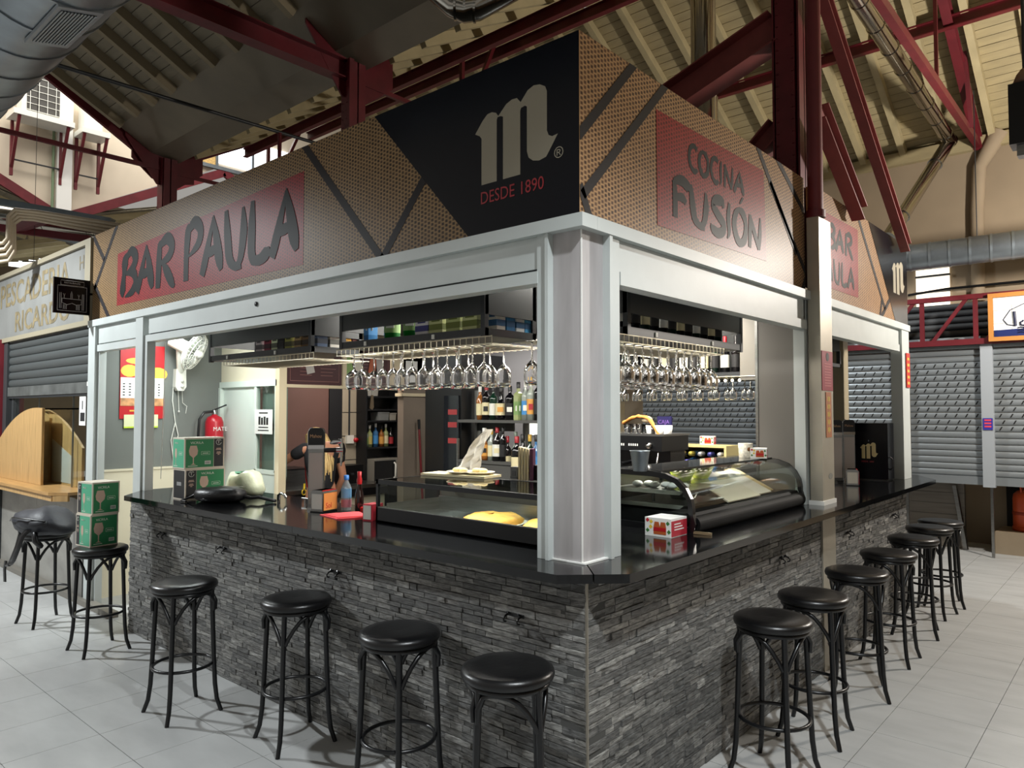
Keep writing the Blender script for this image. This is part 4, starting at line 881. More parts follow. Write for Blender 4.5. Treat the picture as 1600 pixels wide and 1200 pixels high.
# grey door with a glass light at the back
dr = sempty('door_2'); GD = mat('grey_green_door', (110, 114, 106), .5)
MB().box((-4.8, 3.40, 0), (-4.33, 3.44, 1.15)).build('lower_panel', GD, dr); MB().box((-4.8, 3.40, 1.45), (-4.33, 3.44, 2.6)).build('upper_panel', GD, dr); MB().box((-4.8, 3.385, 1.15), (-4.33, 3.40, 1.19)).build('rail', CP, dr); MB().box((-4.75, 3.42, 1.19), (-4.35, 3.425, 1.45)).build('glass_pane', mat('dark_glass', (40, 44, 44), .1), dr); MB().box((-4.33, 3.36, 0), (-4.22, 3.44, 2.6)).build('jamb', CP, dr)
# back wall of the bar, pale light through it
struct(MB().box((-4.22, 3.6, 0), (-2.2, 3.65, 2.6)).build('wall_bar', mat('lilac_grey_wall', (150, 148, 150), .6))); struct(MB().box((-2.25, 3.55, 0), (-2.15, 3.65, 2.6)).build('trim_8', CP))
wn = sempty('window_4'); MB().box((-3.3, 3.585, 1.50), (-2.95, 3.6, 1.86)).build('pane', mat('lit_pane', (235, 238, 230), .5, emit=.75), wn); MB().box((-2.78, 3.585, 1.50), (-2.35, 3.6, 1.86)).build('pane', mat('lit_pane', (235, 238, 230), .5), wn); MB().box((-2.95, 3.57, 1.4), (-2.78, 3.6, 1.9)).build('mullion', GALV, wn)
# inner partition at the steel post
struct(MB().box((-.44, 2.76, 0), (-.17, 2.80, 2.6)).build('wall_inner', mat('dark_taupe_panel', (98, 95, 90), .5, 0, (1.5, .05)))); struct(MB().box((-.46, 2.755, 1.1), (-.44, 2.80, 2.6)).build('trim_9', STEEL))
struct(MB().box((-.9, 5.3, 1.1), (-.62, 5.45, 2.6)).build('trim_10', mat('beige_post', (160, 148, 122), .5)))
# ================================================================== bottles
BID = {}
def bottle_parts(kind):
    """profiles for a bottle: body, label band, cap; returns meshes"""
    if kind in BID: return BID[kind]
    H, r, gl, lab, cap, sh, emblem_c = kind
    neck = r * .36
    prof = {'bordeaux': [(r, 0), (r, H * .62), (r * .9, H * .68), (neck, H * .76), (neck, H * .93), (neck * 1.1, H * .94)],
            'spirit': [(r, 0), (r, H * .58), (r * .95, H * .63), (neck, H * .74), (neck * .9, H * .92)],
            'square': [(r * .96, 0), (r, .01), (r, H * .66), (r * .8, H * .71), (neck, H * .75), (neck, H * .92)],
            'tall': [(r * .8, 0), (r * .92, H * .3), (r, H * .6), (r * .5, H * .72), (neck, H * .78), (neck, H * .93)],
            'squat': [(r * .8, 0), (r, H * .1), (r, H * .4), (r * .5, H * .56), (neck, H * .62), (neck, H * .9)]}[sh]
    n = 4 if sh == 'square' else 16
    bd = MB().lathe([(prof[0][0] * .6, 0)] + prof, n=n, smooth=(n > 4)).build('glass_body', gl, data=True)
    lb = MB().lathe([(r * 1.01, H * .14), (r * 1.012, H * .15), (r * 1.012, H * .48), (r * 1.01, H * .49)], n=n, smooth=(n > 4)).build('label', lab, data=True)
    cp = MB().lathe([(neck * 1.15, H * .84), (neck * 1.15, H), (neck, H * 1.005)], n=10).build('cap', cap, data=True)
    em = MB().box((-r * .5, -r * 1.03 if n > 4 else -r * .74, H * .24), (r * .5, -r * .9 if n > 4 else -r * .6, H * .38)).build('label_print', emblem_c, data=True) if emblem_c else None
    BID[kind] = (bd, lb, cp, em); return BID[kind]
def gm(name, c): return mat('bottle_' + name, c, .08, 0, coat=.3)
def bottle(label, loc, H, r, glass, lab, cap, sh='bordeaux', em=None, group=None, rot=.6, cat='bottle'):
    t = thing('bottle', label, cat, loc, rot, group)
    bd, lb, cp, e = bottle_parts((H, r, glass, lab, cap, sh, em)); link('glass_body', bd, t); link('label', lb, t); link('cap', cp, t)
    if e: link('label_print', e, t)
    return t
G_DK, G_GR, G_BK, G_CL, G_AM, G_YL, G_BL = gm('dark_wine', (18, 14, 16)), gm('deep_green', (14, 44, 30)), gm('black', (10, 10, 14)), gm('clear', (150, 158, 150)), gm('amber', (150, 92, 40)), gm('pale_green', (150, 160, 110)), gm('blue', (60, 110, 160))
L_CR, L_WH, L_YL, L_OR, L_GR, L_BK, L_BLU, L_RD = (mat('label_' + n, c, .6) for n, c in (('cream', (210, 200, 160)), ('white', (220, 220, 212)), ('yellow', (176, 160, 90)), ('orange', (206, 150, 70)), ('green', (120, 150, 90)), ('black', (24, 24, 26)), ('blue', (60, 130, 190)), ('red', (160, 36, 44))))
C_BK, C_RD, C_YL, C_WH, C_GR = (mat('cap_' + n, c, .4) for n, c in (('black', (16, 16, 18)), ('red', (150, 24, 36)), ('gold', (200, 160, 60)), ('white', (220, 220, 216)), ('green', (110, 124, 110))))
# back shelf unit
SHY = 2.45
t = thing('bottle_shelf', 'dark two-tier back shelf full of bottles left of the corner column', 'shelving', (-2.5, SHY, 0)); SG = mat('shelf_grey', (74, 74, 72), .5)
MB().box((-.62, -.12, 1.65), (.62, .16, 1.675)).build('board', SG, t); MB().box((-.62, -.12, 1.285), (.1, .16, 1.31)).build('board', SG, t); MB().box((-.62, -.11, 0), (.1, .16, 1.285)).build('cabinet', SG, t); MB().box((-.62, .12, 1.57), (-.14, .14, 1.65)).build('back_rail', mat('shelf_dark', (40, 42, 42), .5), t)
for x in (-.62, -.02, .60): MB().box((x, .11, 0), (x + .03, .16, 1.95)).build('upright', mat('upright_grey', (120, 122, 120), .5, .4), t)
MB().box((.1, -.12, 1.16), (.62, .16, 1.19)).build('board', SG, t)
BG = 'bottles on the back shelf'
ub = [(750, 'clear bottle with a whitish pourer, first on the upper back shelf', .30, .036, G_AM, L_CR, C_WH, 'tall', None), (760, 'dark wine bottle with red capsule and cream label on the upper back shelf', .32, .042, G_DK, L_CR, C_RD, 'bordeaux', L_BK), (771, 'deep green bottle with small white label on the upper back shelf', .30, .038, G_GR, L_WH, C_BK, 'bordeaux', None),
      (783, 'fat dark bottle with a round tan emblem on the upper back shelf', .30, .052, G_BK, L_CR, C_BK, 'squat', L_OR), (797, 'black bottle with a pale round seal on the upper back shelf', .30, .046, G_BK, L_BK, C_BK, 'bordeaux', L_WH), (810, 'pale green square bottle with black stopper on the upper back shelf', .33, .042, G_YL, L_GR, C_BK, 'square', L_WH),
      (821, 'clear bottle with blue lettering and white cap on the upper back shelf', .34, .034, G_CL, L_BLU, C_WH, 'spirit', L_WH), (830, 'tall clear bottle with yellow cap and orange label on the upper back shelf', .37, .038, G_CL, L_OR, C_YL, 'spirit', L_RD), (841, 'black bottle with gold cap at the column end of the upper back shelf', .37, .04, G_BK, L_BK, C_YL, 'bordeaux', None)]
for px, lb, H, r, g_, l_, c_, s_, e_ in ub: p = ptY(px, 650, SHY - .05); bottle(lb, (p.x, SHY - .05, 1.675), H, r, g_, l_, c_, s_, e_, BG)
lb_ = [(757, 'amber rum bottle with orange label and white cap on the lower back shelf', .29, .048, G_AM, L_OR, C_WH, 'squat', L_BK), (768, 'clear bottle with a yellow stopper on the lower back shelf', .28, .036, G_CL, L_CR, C_YL, 'spirit', None), (777, 'clear spirit bottle with white two-part label and red cap on the lower back shelf', .30, .045, G_DK, L_WH, C_RD, 'spirit', L_CR), (786, 'slim dark bottle at the end of the lower back shelf', .30, .032, G_BK, L_BK, C_BK, 'bordeaux', None)]
for px, lb, H, r, g_, l_, c_, s_, e_ in lb_: p = ptY(px, 710, SHY - .04); bottle(lb, (p.x, SHY - .04, 1.31), H, r, g_, l_, c_, s_, e_, BG)
for px, lb, H, r, g_, l_, c_, s_ in ((793, 'dark bottle with red capsule, low at the back left of the big wine bottle', .34, .04, G_DK, L_CR, C_RD, 'bordeaux'), (806, 'clear bottle with grey stopper behind the big wine bottle', .38, .036, G_CL, L_WH, C_GR, 'spirit'), (817, 'bottle with a bright yellow label, low at the back', .36, .05, G_BK, L_YL, C_BK, 'spirit'), (828, 'dark bottle with gold foil, low at the back beside the column', .36, .04, G_GR, L_RD, C_YL, 'bordeaux'), (838, 'blue-grey bottle, low at the back nearest the column', .36, .04, G_BL, L_BLU, C_BK, 'spirit')):
    p = ptY(px, 730, SHY); bottle(lb, (p.x, SHY, 1.19), H, r, g_, l_, c_, s_, None, BG)
# bottles on the kitchen shelf
for k, (dy, g_, l_, c_, H, lb) in enumerate(((-.20, G_CL, L_GR, C_WH, .24, 'thin clear bottle at the left end of the dark kitchen shelf'), (-.14, G_YL, L_YL, C_WH, .27, 'bottle with yellow label on the dark kitchen shelf'), (-.05, G_BL, L_BLU, C_WH, .29, 'bottle with sky blue label on the dark kitchen shelf'), (.04, G_AM, L_OR, C_BK, .26, 'amber bottle on the dark kitchen shelf'), (.11, G_YL, L_CR, C_WH, .28, 'yellowish bottle with round cap on the dark kitchen shelf'), (.19, G_DK, L_RD, C_BK, .24, 'bottle with red label at the right end of the dark kitchen shelf'))):
    bottle(lb, (-5.57, 3.36 + dy, 1.3105), H, .034, g_, l_, c_, 'spirit', None, 'bottles on the kitchen shelf')
# fridge with a dark glass door
t = thing('upright_fridge', 'tall black drinks fridge between the grey door and the bottle shelf', 'fridge', (-3.36, 2.62, 0)); MB().box((-.3, -.2, 0), (.2, .4, 2.3)).build('body', BLACK, t); MB().box((-.02, -.215, .2), (.18, -.2, 1.9)).build('glass_door', mat('fridge_glass', (26, 28, 32), .05), t); MB().bar((.19, -.23, .8), (.19, -.23, 1.5), .02, .02).build('handle', STEEL, t)
for z in (1.45, 1.60, 1.72): MB().box((.04, -.218, z), (.16, -.214, z + .05)).build('can_row', mat('red_cans', (150, 50, 52), .4), t)
# ================================================================== hanging shelves, racks, glasses
WIRE = mat('white_wire', (196, 188, 166), .3, .6)
def overhead(name, label, axis, a0, a1, f, depth_, rack):
    """hanging shelf: axis 'x' faces -y with its front at y=f; axis 'y' faces +x with its front at x=f"""
    t = thing(name, label, 'overhead shelf', (0, 0, 0))
    def B(nm, u0, u1, v0, v1, z0, z1, m, par=t):
        if axis == 'x': return MB().box((u0, f + v0, z0), (u1, f + v1, z1)).build(nm, m, par)
        return MB().box((f - v1, u0, z0), (f - v0, u1, z1)).build(nm, m, par)
    B('shelf_board', a0, a1, 0, depth_, 2.15, 2.19, DARK); B('fascia_panel', a0, a1, .0, .015, 2.262, 2.60, DARKPANEL); B('side_panel', a1 - .015, a1, .015, depth_, 2.262, 2.60, DARKPANEL); B('side_panel', a0, a0 + .015, .015, depth_, 2.262, 2.60, DARKPANEL)
    for u in (a0, a1 - .03):
        for v in (-.004, depth_ - .03): B('post', u, u + .03, v, v + .03, 2.14, 2.60, DARK)
    for u in (a0 + (a1 - a0) * .2, a0 + (a1 - a0) * .68): B('clip', u, u + .022, -.006, .0, 2.155, 2.18, PLASTICW)
    r0, r1 = rack
    rk = MB(); n = int((r1 - r0) / .045)
    P_ = (lambda u, v, z: (u, f + v, z)) if axis == 'x' else (lambda u, v, z: (f - v, u, z))
    for z in (2.138, 2.10): rk.tube([P_(r0, -.035, z), P_(r1, -.035, z)], .0035, 5)
    for k in range(n + 1): u = r0 + (r1 - r0) * k / n; rk.tube([P_(u, -.035, 2.142), P_(u, -.035, 2.098)], .0028, 4)
    rk.build('wire_rail', WIRE, t)
    rk = MB()
    for k in range(n + 1): u = r0 + (r1 - r0) * k / n; rk.tube([P_(u, -.035, 2.100), P_(u, depth_, 2.100)], .0022, 4, caps=False)
    for v in (.12, .28): rk.tube([P_(r0, v, 2.106), P_(r1, v, 2.106)], .003, 4)
    rk.build('glass_channels', WIRE, t)
    return t
overhead('hanging_shelf', 'black hanging shelf of boxes over the front counter, the left one without glasses', 'x', -3.93, -2.50, .36, .42, (-3.62, -2.42))
overhead('hanging_shelf', 'black hanging shelf over the front counter with wine glasses under it', 'x', -2.18, -.90, .36, .42, (-2.16, -.82))
overhead('hanging_shelf', 'black hanging shelf packed with wine glasses over the side counter', 'y', .80, 2.20, -.31, .42, (.40, 1.85))
# far shelf with bottles and a lit rack
t = thing('hanging_shelf', 'far hanging shelf with wine bottles and small stemmed glasses, deep inside the bar', 'overhead shelf', (0, 0, 0))
MB().box((-2.1, 3.2, 2.04), (-.62, 3.45, 2.07)).build('shelf_board', DARK, t); MB().box((-2.1, 3.44, 2.0), (-.72, 3.46, 2.6)).build('back_panel', DARKPANEL, t); MB().box((-.75, 3.15, 2.0), (-.60, 3.5, 2.6)).build('end_box', GREYPANEL, t)
b = MB()
for k in range(20): b.tube([(-2.0 + .07 * k, 3.14, 2.03), (-2.0 + .07 * k, 3.4, 2.03)], .003, 4)
for y in (3.14, 3.4): b.tube([(-2.05, y, 2.03), (-.55, y, 2.03)], .004, 5)
b.build('wire_rack', WIRE, t)
b = MB()
for k in range(8): b.sphere((-1.18 + .06 * k, 3.16, 2.0), .012, 8, 6)
b.build('bulb_row', mat('lit_bulbs', (255, 244, 214), .5, emit=6.0), t)
for k in range(13):
    bottle('dark wine bottle, %s from the left on the far hanging shelf' % ORD[k], (-1.98 + .095 * k, 3.28, 2.07), .3, .038, (G_DK, G_GR, G_BK)[k % 3], (L_BK, L_CR, L_BK, L_WH)[k % 4], (C_BK, C_RD)[k % 2], 'bordeaux', None, 'wine bottles on the far shelf')
# cartons and bottles on the hanging shelves
def carton(label, loc, w_, d_, h_, c, rot=0, band=None, grp=None):
    t = thing('carton', label, 'box', loc, rot, grp); b = MB().box((-w_ / 2, -d_ / 2, 0), (w_ / 2, d_ / 2, h_)).build('box', mat('carton_%d_%d_%d' % c, c, .6), t)
    bc = band or tuple(max(0, int(v * .45)) for v in c)
    MB().box((-w_ / 2 - .001, -d_ / 2 - .001, h_ * .08), (w_ / 2 + .001, d_ / 2 + .001, h_ * .2)).build('printed_band', mat('carton_%d_%d_%d' % bc, bc, .6), t); MB().box((-w_ * .3, -d_ / 2 - .0015, h_ * .25), (w_ * .3, d_ / 2 + .0015, h_ * .7)).build('printed_label', mat('carton_%d_%d_%d' % bc, bc, .6), t)
    return t
sg = 'boxes and bottles on the left hanging shelf'
for k, (x, c, lb) in enumerate(((-3.28, (200, 190, 190), 'pale box on the left hanging shelf'), (-3.16, (140, 30, 60), 'crimson box on the left hanging shelf'), (-3.06, (220, 230, 190), 'slim pale green box on the left hanging shelf'), (-2.98, (24, 26, 24), 'black box on the left hanging shelf'), (-2.88, (150, 150, 70), 'olive box on the left hanging shelf'), (-2.76, (170, 140, 90), 'sandy box on the left hanging shelf'), (-2.66, (110, 80, 40), 'brown box on the left hanging shelf'), (-2.56, (70, 90, 120), 'blue-grey box near the right end of the left hanging shelf'))): carton(lb, (x, .46, 2.19), .085, .08, .28, c, grp=sg)
for k, (y, c, lb) in enumerate(((.56, (200, 196, 186), 'white box on the side of the left hanging shelf'), (.66, (220, 160, 40), 'amber yellow box on the side of the left hanging shelf'), (.745, (90, 30, 30), 'dark red box on the side of the left hanging shelf'))): carton(lb, (-2.56, y, 2.19), .08, .075, .28, c, grp=sg)
sg = 'boxes and bottles on the right hanging shelf'
bottle('light blue gin bottle on the right hanging shelf', (-1.98, .45, 2.19), .28, .045, G_BL, L_BLU, C_BK, 'square', L_WH, sg); bottle('bright green bottle with white label, left of two on the right hanging shelf', (-1.78, .46, 2.19), .28, .05, gm('emerald', (24, 120, 40)), L_GR, C_BK, 'bordeaux', L_WH, sg); bottle('bright green bottle with white label, right of two on the right hanging shelf', (-1.60, .46, 2.19), .28, .05, gm('emerald', (24, 120, 40)), L_GR, C_BK, 'bordeaux', L_WH, sg)
for x, c, lb in ((-1.45, (220, 216, 216), 'white box beside the green bottles on the right hanging shelf'), (-1.33, (196, 200, 140), 'lime box, first of three on the right hanging shelf'), (-1.19, (186, 196, 128), 'lime box, second of three on the right hanging shelf'), (-1.06, (206, 210, 150), 'lime box, third of three on the right hanging shelf')): carton(lb, (x, .45, 2.19), .11, .09, .28, c, band=(110, 120, 50) if c[0] < 210 else (60, 60, 120), grp=sg)
for y, c, lb in ((.50, (214, 208, 196), 'white box at the end of the right hanging shelf'), (.58, (40, 110, 160), 'deep blue box at the end of the right hanging shelf'), (.66, (224, 226, 226), 'white and black box at the end of the right hanging shelf'), (.735, (60, 150, 200), 'cyan box at the end of the right hanging shelf')): carton(lb, (-.95, y, 2.19), .07, .068, .28, c, band=(30, 80, 120), grp=sg)
sg = 'bottles on the side hanging shelf'
for k in range(12): bottle('dark bottle, %s from the corner on the hanging shelf over the side counter' % ORD[k], (-.41, .92 + .10 * k, 2.19), .29, .04, (G_BK, G_DK, G_GR)[k % 3], (L_WH, L_BK, L_CR, L_BK)[k % 4], C_BK, 'bordeaux', None, sg)
carton('red box at the corner end of the side hanging shelf', (-.55, .88, 2.19), .1, .1, .25, (150, 30, 34))
# wine glasses: foot up, bowl down
def glass_mesh(Hh, R, stem, rim):
    o = [(.0, 0), (.034, 0), (.034, -.003), (.006, -.010), (.0042, -.02), (.0042, -stem), (.012, -stem - .008)]
    body = [(R * math.sin(a) * 1.0, -stem - .01 - (Hh - stem - .01) * k) for k, a in ((.06, .5), (.16, .85), (.3, 1.2), (.45, 1.5), (.6, 1.56))] + [(R * .96, -stem - .01 - (Hh - stem - .01) * .8), (rim, -Hh)]
    inner = [(r - .0016, z + (0.0 if i > 2 else -.002)) for i, (r, z) in enumerate(body)][::-1]
    pr = o + body + inner + [(.001, inner[-1][1] + .004)]
    return MB().lathe(pr[1:], n=20).build('wine_glass', GLASS, data=True)
GA, GB, GC = glass_mesh(.225, .042, .095, .036), glass_mesh(.22, .054, .09, .044), glass_mesh(.19, .032, .09, .028)
def hang(me, label, loc, grp): o = tag(link('wine_glass', me, None, loc), label, 'glass', grp); return o
zf = 2.108
for k in range(13):
    for r_ in range(2):
        x = -2.08 + .095 * k + random.uniform(-.006, .006)
        if r_ == 1 and k % 3 == 1: continue
        if k == 2: continue
        hang(GB if k < 2 else GA, ('%s wine glass, %s from the left, in the %s row hanging over the front counter' % ('wide' if k < 2 else 'clear', ORD[k], ('front', 'rear')[r_])), (x, .40 + .15 * r_ + random.uniform(-.01, .01), zf), 'wine glasses over the front counter')
for k in range(16):
    for r_ in range(4):
        if random.random() < .08: continue
        hang(GA if (k + r_) % 4 else GB, 'wine glass over the side counter, %s from the corner in the %s row' % (ORD[k], ORD[r_]), (-.335 - .105 * r_ + random.uniform(-.008, .008), .44 + .092 * k + random.uniform(-.006, .006), zf), 'wine glasses over the side counter')
for k in range(19): hang(GC, 'small stemmed glass, %s from the left, on the far lit rack deep inside the bar' % ORD[k], (-2.0 + .073 * k, 3.2 + .06 * (k % 2), 2.034), 'small glasses on the far rack')
# ================================================================== wall fan, calendar, extinguisher
t = thing('wall_fan', 'white oscillating fan on the grey wall inside the bar, cords dangling', 'fan', (-5.75, .93, 2.06))
MB().prism([(-.055, -.06), (-.03, -.10), (.03, -.10), (.055, -.06), (.05, .12), (-.05, .12)], (0, 0, 0), (0, 1, 0), (0, 0, 1), .07).build('wall_base', PLASTICW, t)
for z in (-.055, .0): MB().lathe_xyz([(.017, 0), (.015, .02), (0, .022)], (0, 0, 0), 12, 1, 1, 1).build('dial', PLASTICW, t, (.07, .01, z)).rotation_euler.y = PI / 2
fd = V3((.60, .62, -.45)).normalized(); fc = V3((.28, .03, .285))
MB().tube([fc - fd * .25, fc - fd * .04], [.062, .066], 18).build('motor', PLASTICW, t); MB().tube([(.05, 0, .1), fc - fd * .16], .035, 10).build('neck', PLASTICW, t)
fa = fd.cross(V3((0, 0, 1))).normalized(); fb = fa.cross(fd); b = MB()
def ringp(c, r, n=28): return [c + fa * (r * math.cos(2 * PI * k / n)) + fb * (r * math.sin(2 * PI * k / n)) for k in range(n)]
for off, r in ((-.035, .17), (.0, .195), (.035, .175), (.05, .11), (.055, .05)): b.tube(ringp(fc + fd * off, r), .0035 if off else .008, 5, closed=True)
for k in range(28):
    a = 2 * PI * k / 28; e = fa * math.cos(a) + fb * math.sin(a); b.tube([fc - fd * .04 + e * .05, fc - fd * .035 + e * .17, fc + e * .195, fc + fd * .035 + e * .175, fc + fd * .055 + e * .04], .002, 4, caps=False)
b.build('cage', PLASTICW, t)
BLADE = mat('milky_blade', (200, 210, 196), .2, 0, alpha=.55)
for k in range(3):
    a = 2.1 * k + .4; e = fa * math.cos(a) + fb * math.sin(a); g_ = fa * math.cos(a + .9) + fb * math.sin(a + .9)
    MB().add([fc + e * .03, fc + e * .15 - fd * .015, fc + (e + g_).normalized() * .165, fc + g_ * .13 + fd * .02, fc + g_ * .03, ] + [fc + e * .03 + fd * .004, fc + e * .15 - fd * .011, fc + (e + g_).normalized() * .165 + fd * .004, fc + g_ * .13 + fd * .024, fc + g_ * .03 + fd * .004], [(4, 3, 2, 1, 0), (5, 6, 7, 8, 9), (0, 1, 6, 5), (1, 2, 7, 6), (2, 3, 8, 7), (3, 4, 9, 8)]).build('blade', BLADE, t)
MB().sphere(fc + fd * .055, .045, 12, 8).build('hub_cap', PLASTICW, t)
MB().tube([(.03, .03, -.1), (.03, .035, -.22), (.04, .08, -.26)], .003, 5).tube([(.03, -.01, -.1), (.03, 0, -.3)], .003, 5).sphere((.03, 0, -.31), .01, 8, 6).tube([(.03, .08, -.26), (.03, .07, -.33)], .003, 5).build('pull_cord', PLASTICW, t)
MB().tube([(.01, -.05, .0), (.015, -.06, -.2), (.02, -.03, -.42), (.02, -.07, -.6), (.015, -.04, -.8)], .005, 5).tube([(.02, -.03, -.42), (.025, .0, -.55), (.02, -.05, -.72)], .005, 5).build('power_cord', PLASTICW, t)
t = thing('wall_calendar', 'red wall calendar with a gold character and month page, behind the white post', 'calendar', (-5.745, .58, 1.66))
MB().box((0, -.21, .02), (.006, .21, .74)).build('red_backing', mat('lacquer_red', (186, 26, 34), .4), t)
chg = MB(); cxy = [(.02, .66, .035, .045), (-.02, .585, .11, .028), (-.10, .50, .065, .05), (.03, .50, .05, .09), (.115, .48, .075, .055), (-.035, .41, .03, .06), (.06, .40, .035, .05)]
for y, z, a_, b_ in [(q[0] * 1.25, .52 + (q[1] - .53) * 1.15, q[2] * 1.25, q[3] * 1.2) for q in cxy]: chg.poly([(.008, y + a_ * math.cos(2 * PI * k / 14), z + b_ * math.sin(2 * PI * k / 14)) for k in range(14)])
chg.build('gold_character', YELLOW, t); MB().box((.006, -.205, .22), (.009, .205, .42)).build('month_page', PAPER, t)
b = MB()
for i in range(7):
    for j in range(5): b.box((.0095, -.185 + .055 * i, .245 + .027 * j), (.010, -.165 + .055 * i, .255 + .027 * j))
b.box((.0095, -.05, .39), (.01, .06, .405)); b.build('date_print', INK, t)
text('month_title', '2025', .03, RED, (.0105, -.04, .392), (0, 1, 0), (0, 0, 1), t)
MB().box((.006, -.205, .145), (.009, .205, .22)).build('photo_strip', mat('food_photo', (190, 140, 96), .5, 0, (14, .5)), t); MB().box((.006, -.17, -.06), (.012, .15, .06)).build('tear_off_pad', mat('pad_cream', (220, 222, 180), .6), t); MB().box((.0062, -.17, -.07), (.0125, .15, -.055)).build('pad_edge', mat('lime_edge', (190, 216, 60), .5), t)
MB().box((.0095, -.12, .09), (.0098, .1, .105)).build('gold_line', YELLOW, t)
tag(MB().tube([(-4.36, .2, 2.35), (-4.37, .2, 1.9), (-4.40, .2, 1.2)], .003, 5).build('blind_cord', PLASTICW), 'thin white cord hanging just right of the white post', 'cord')
t = thing('fire_extinguisher', 'red fire extinguisher on the grey wall behind the boxes', 'extinguisher', (-5.65, 1.27, 1.22)); MB().lathe([(.085, 0), (.09, .02), (.09, .42), (.07, .47), (.03, .49), (.025, .5)], n=24).build('cylinder', mat('extinguisher_red', (176, 24, 40), .3), t); MB().lathe([(.025, .5), (.025, .54), (.015, .55)], n=12).build('valve', STEEL, t); MB().bar((0, -.02, .54), (.06, .1, .60), .02, .015).build('lever', BLACK, t); MB().tube([(.02, -.03, .53), (.02, -.12, .52), (.02, -.17, .45), (.02, -.18, .25)], .014, 8).build('hose', BLACK, t)
text('printing', 'MATE', .06, PAPER, (.095, -.06, .33), (0, 1, 0), (0, 0, 1), t)
t = thing('poster', 'white band poster taped to the glass of the sliding door', 'poster', (-4.85, 1.37, 1.53)); MB().box((-.165, -.002, 0), (.165, .0, .24)).build('sheet', PAPER, t)
b = MB()
for k in range(4): b.box((-.09 + .048 * k, -.0035, .09), (-.055 + .048 * k, -.002, .17 - .01 * (k % 2)))
b.box((-.08, -.0035, .2), (.08, -.002, .212)).box((-.1, -.0035, .03), (.1, -.002, .04)).box((-.09, -.0035, .06), (.09, -.002, .07)).build('print', INK, t)
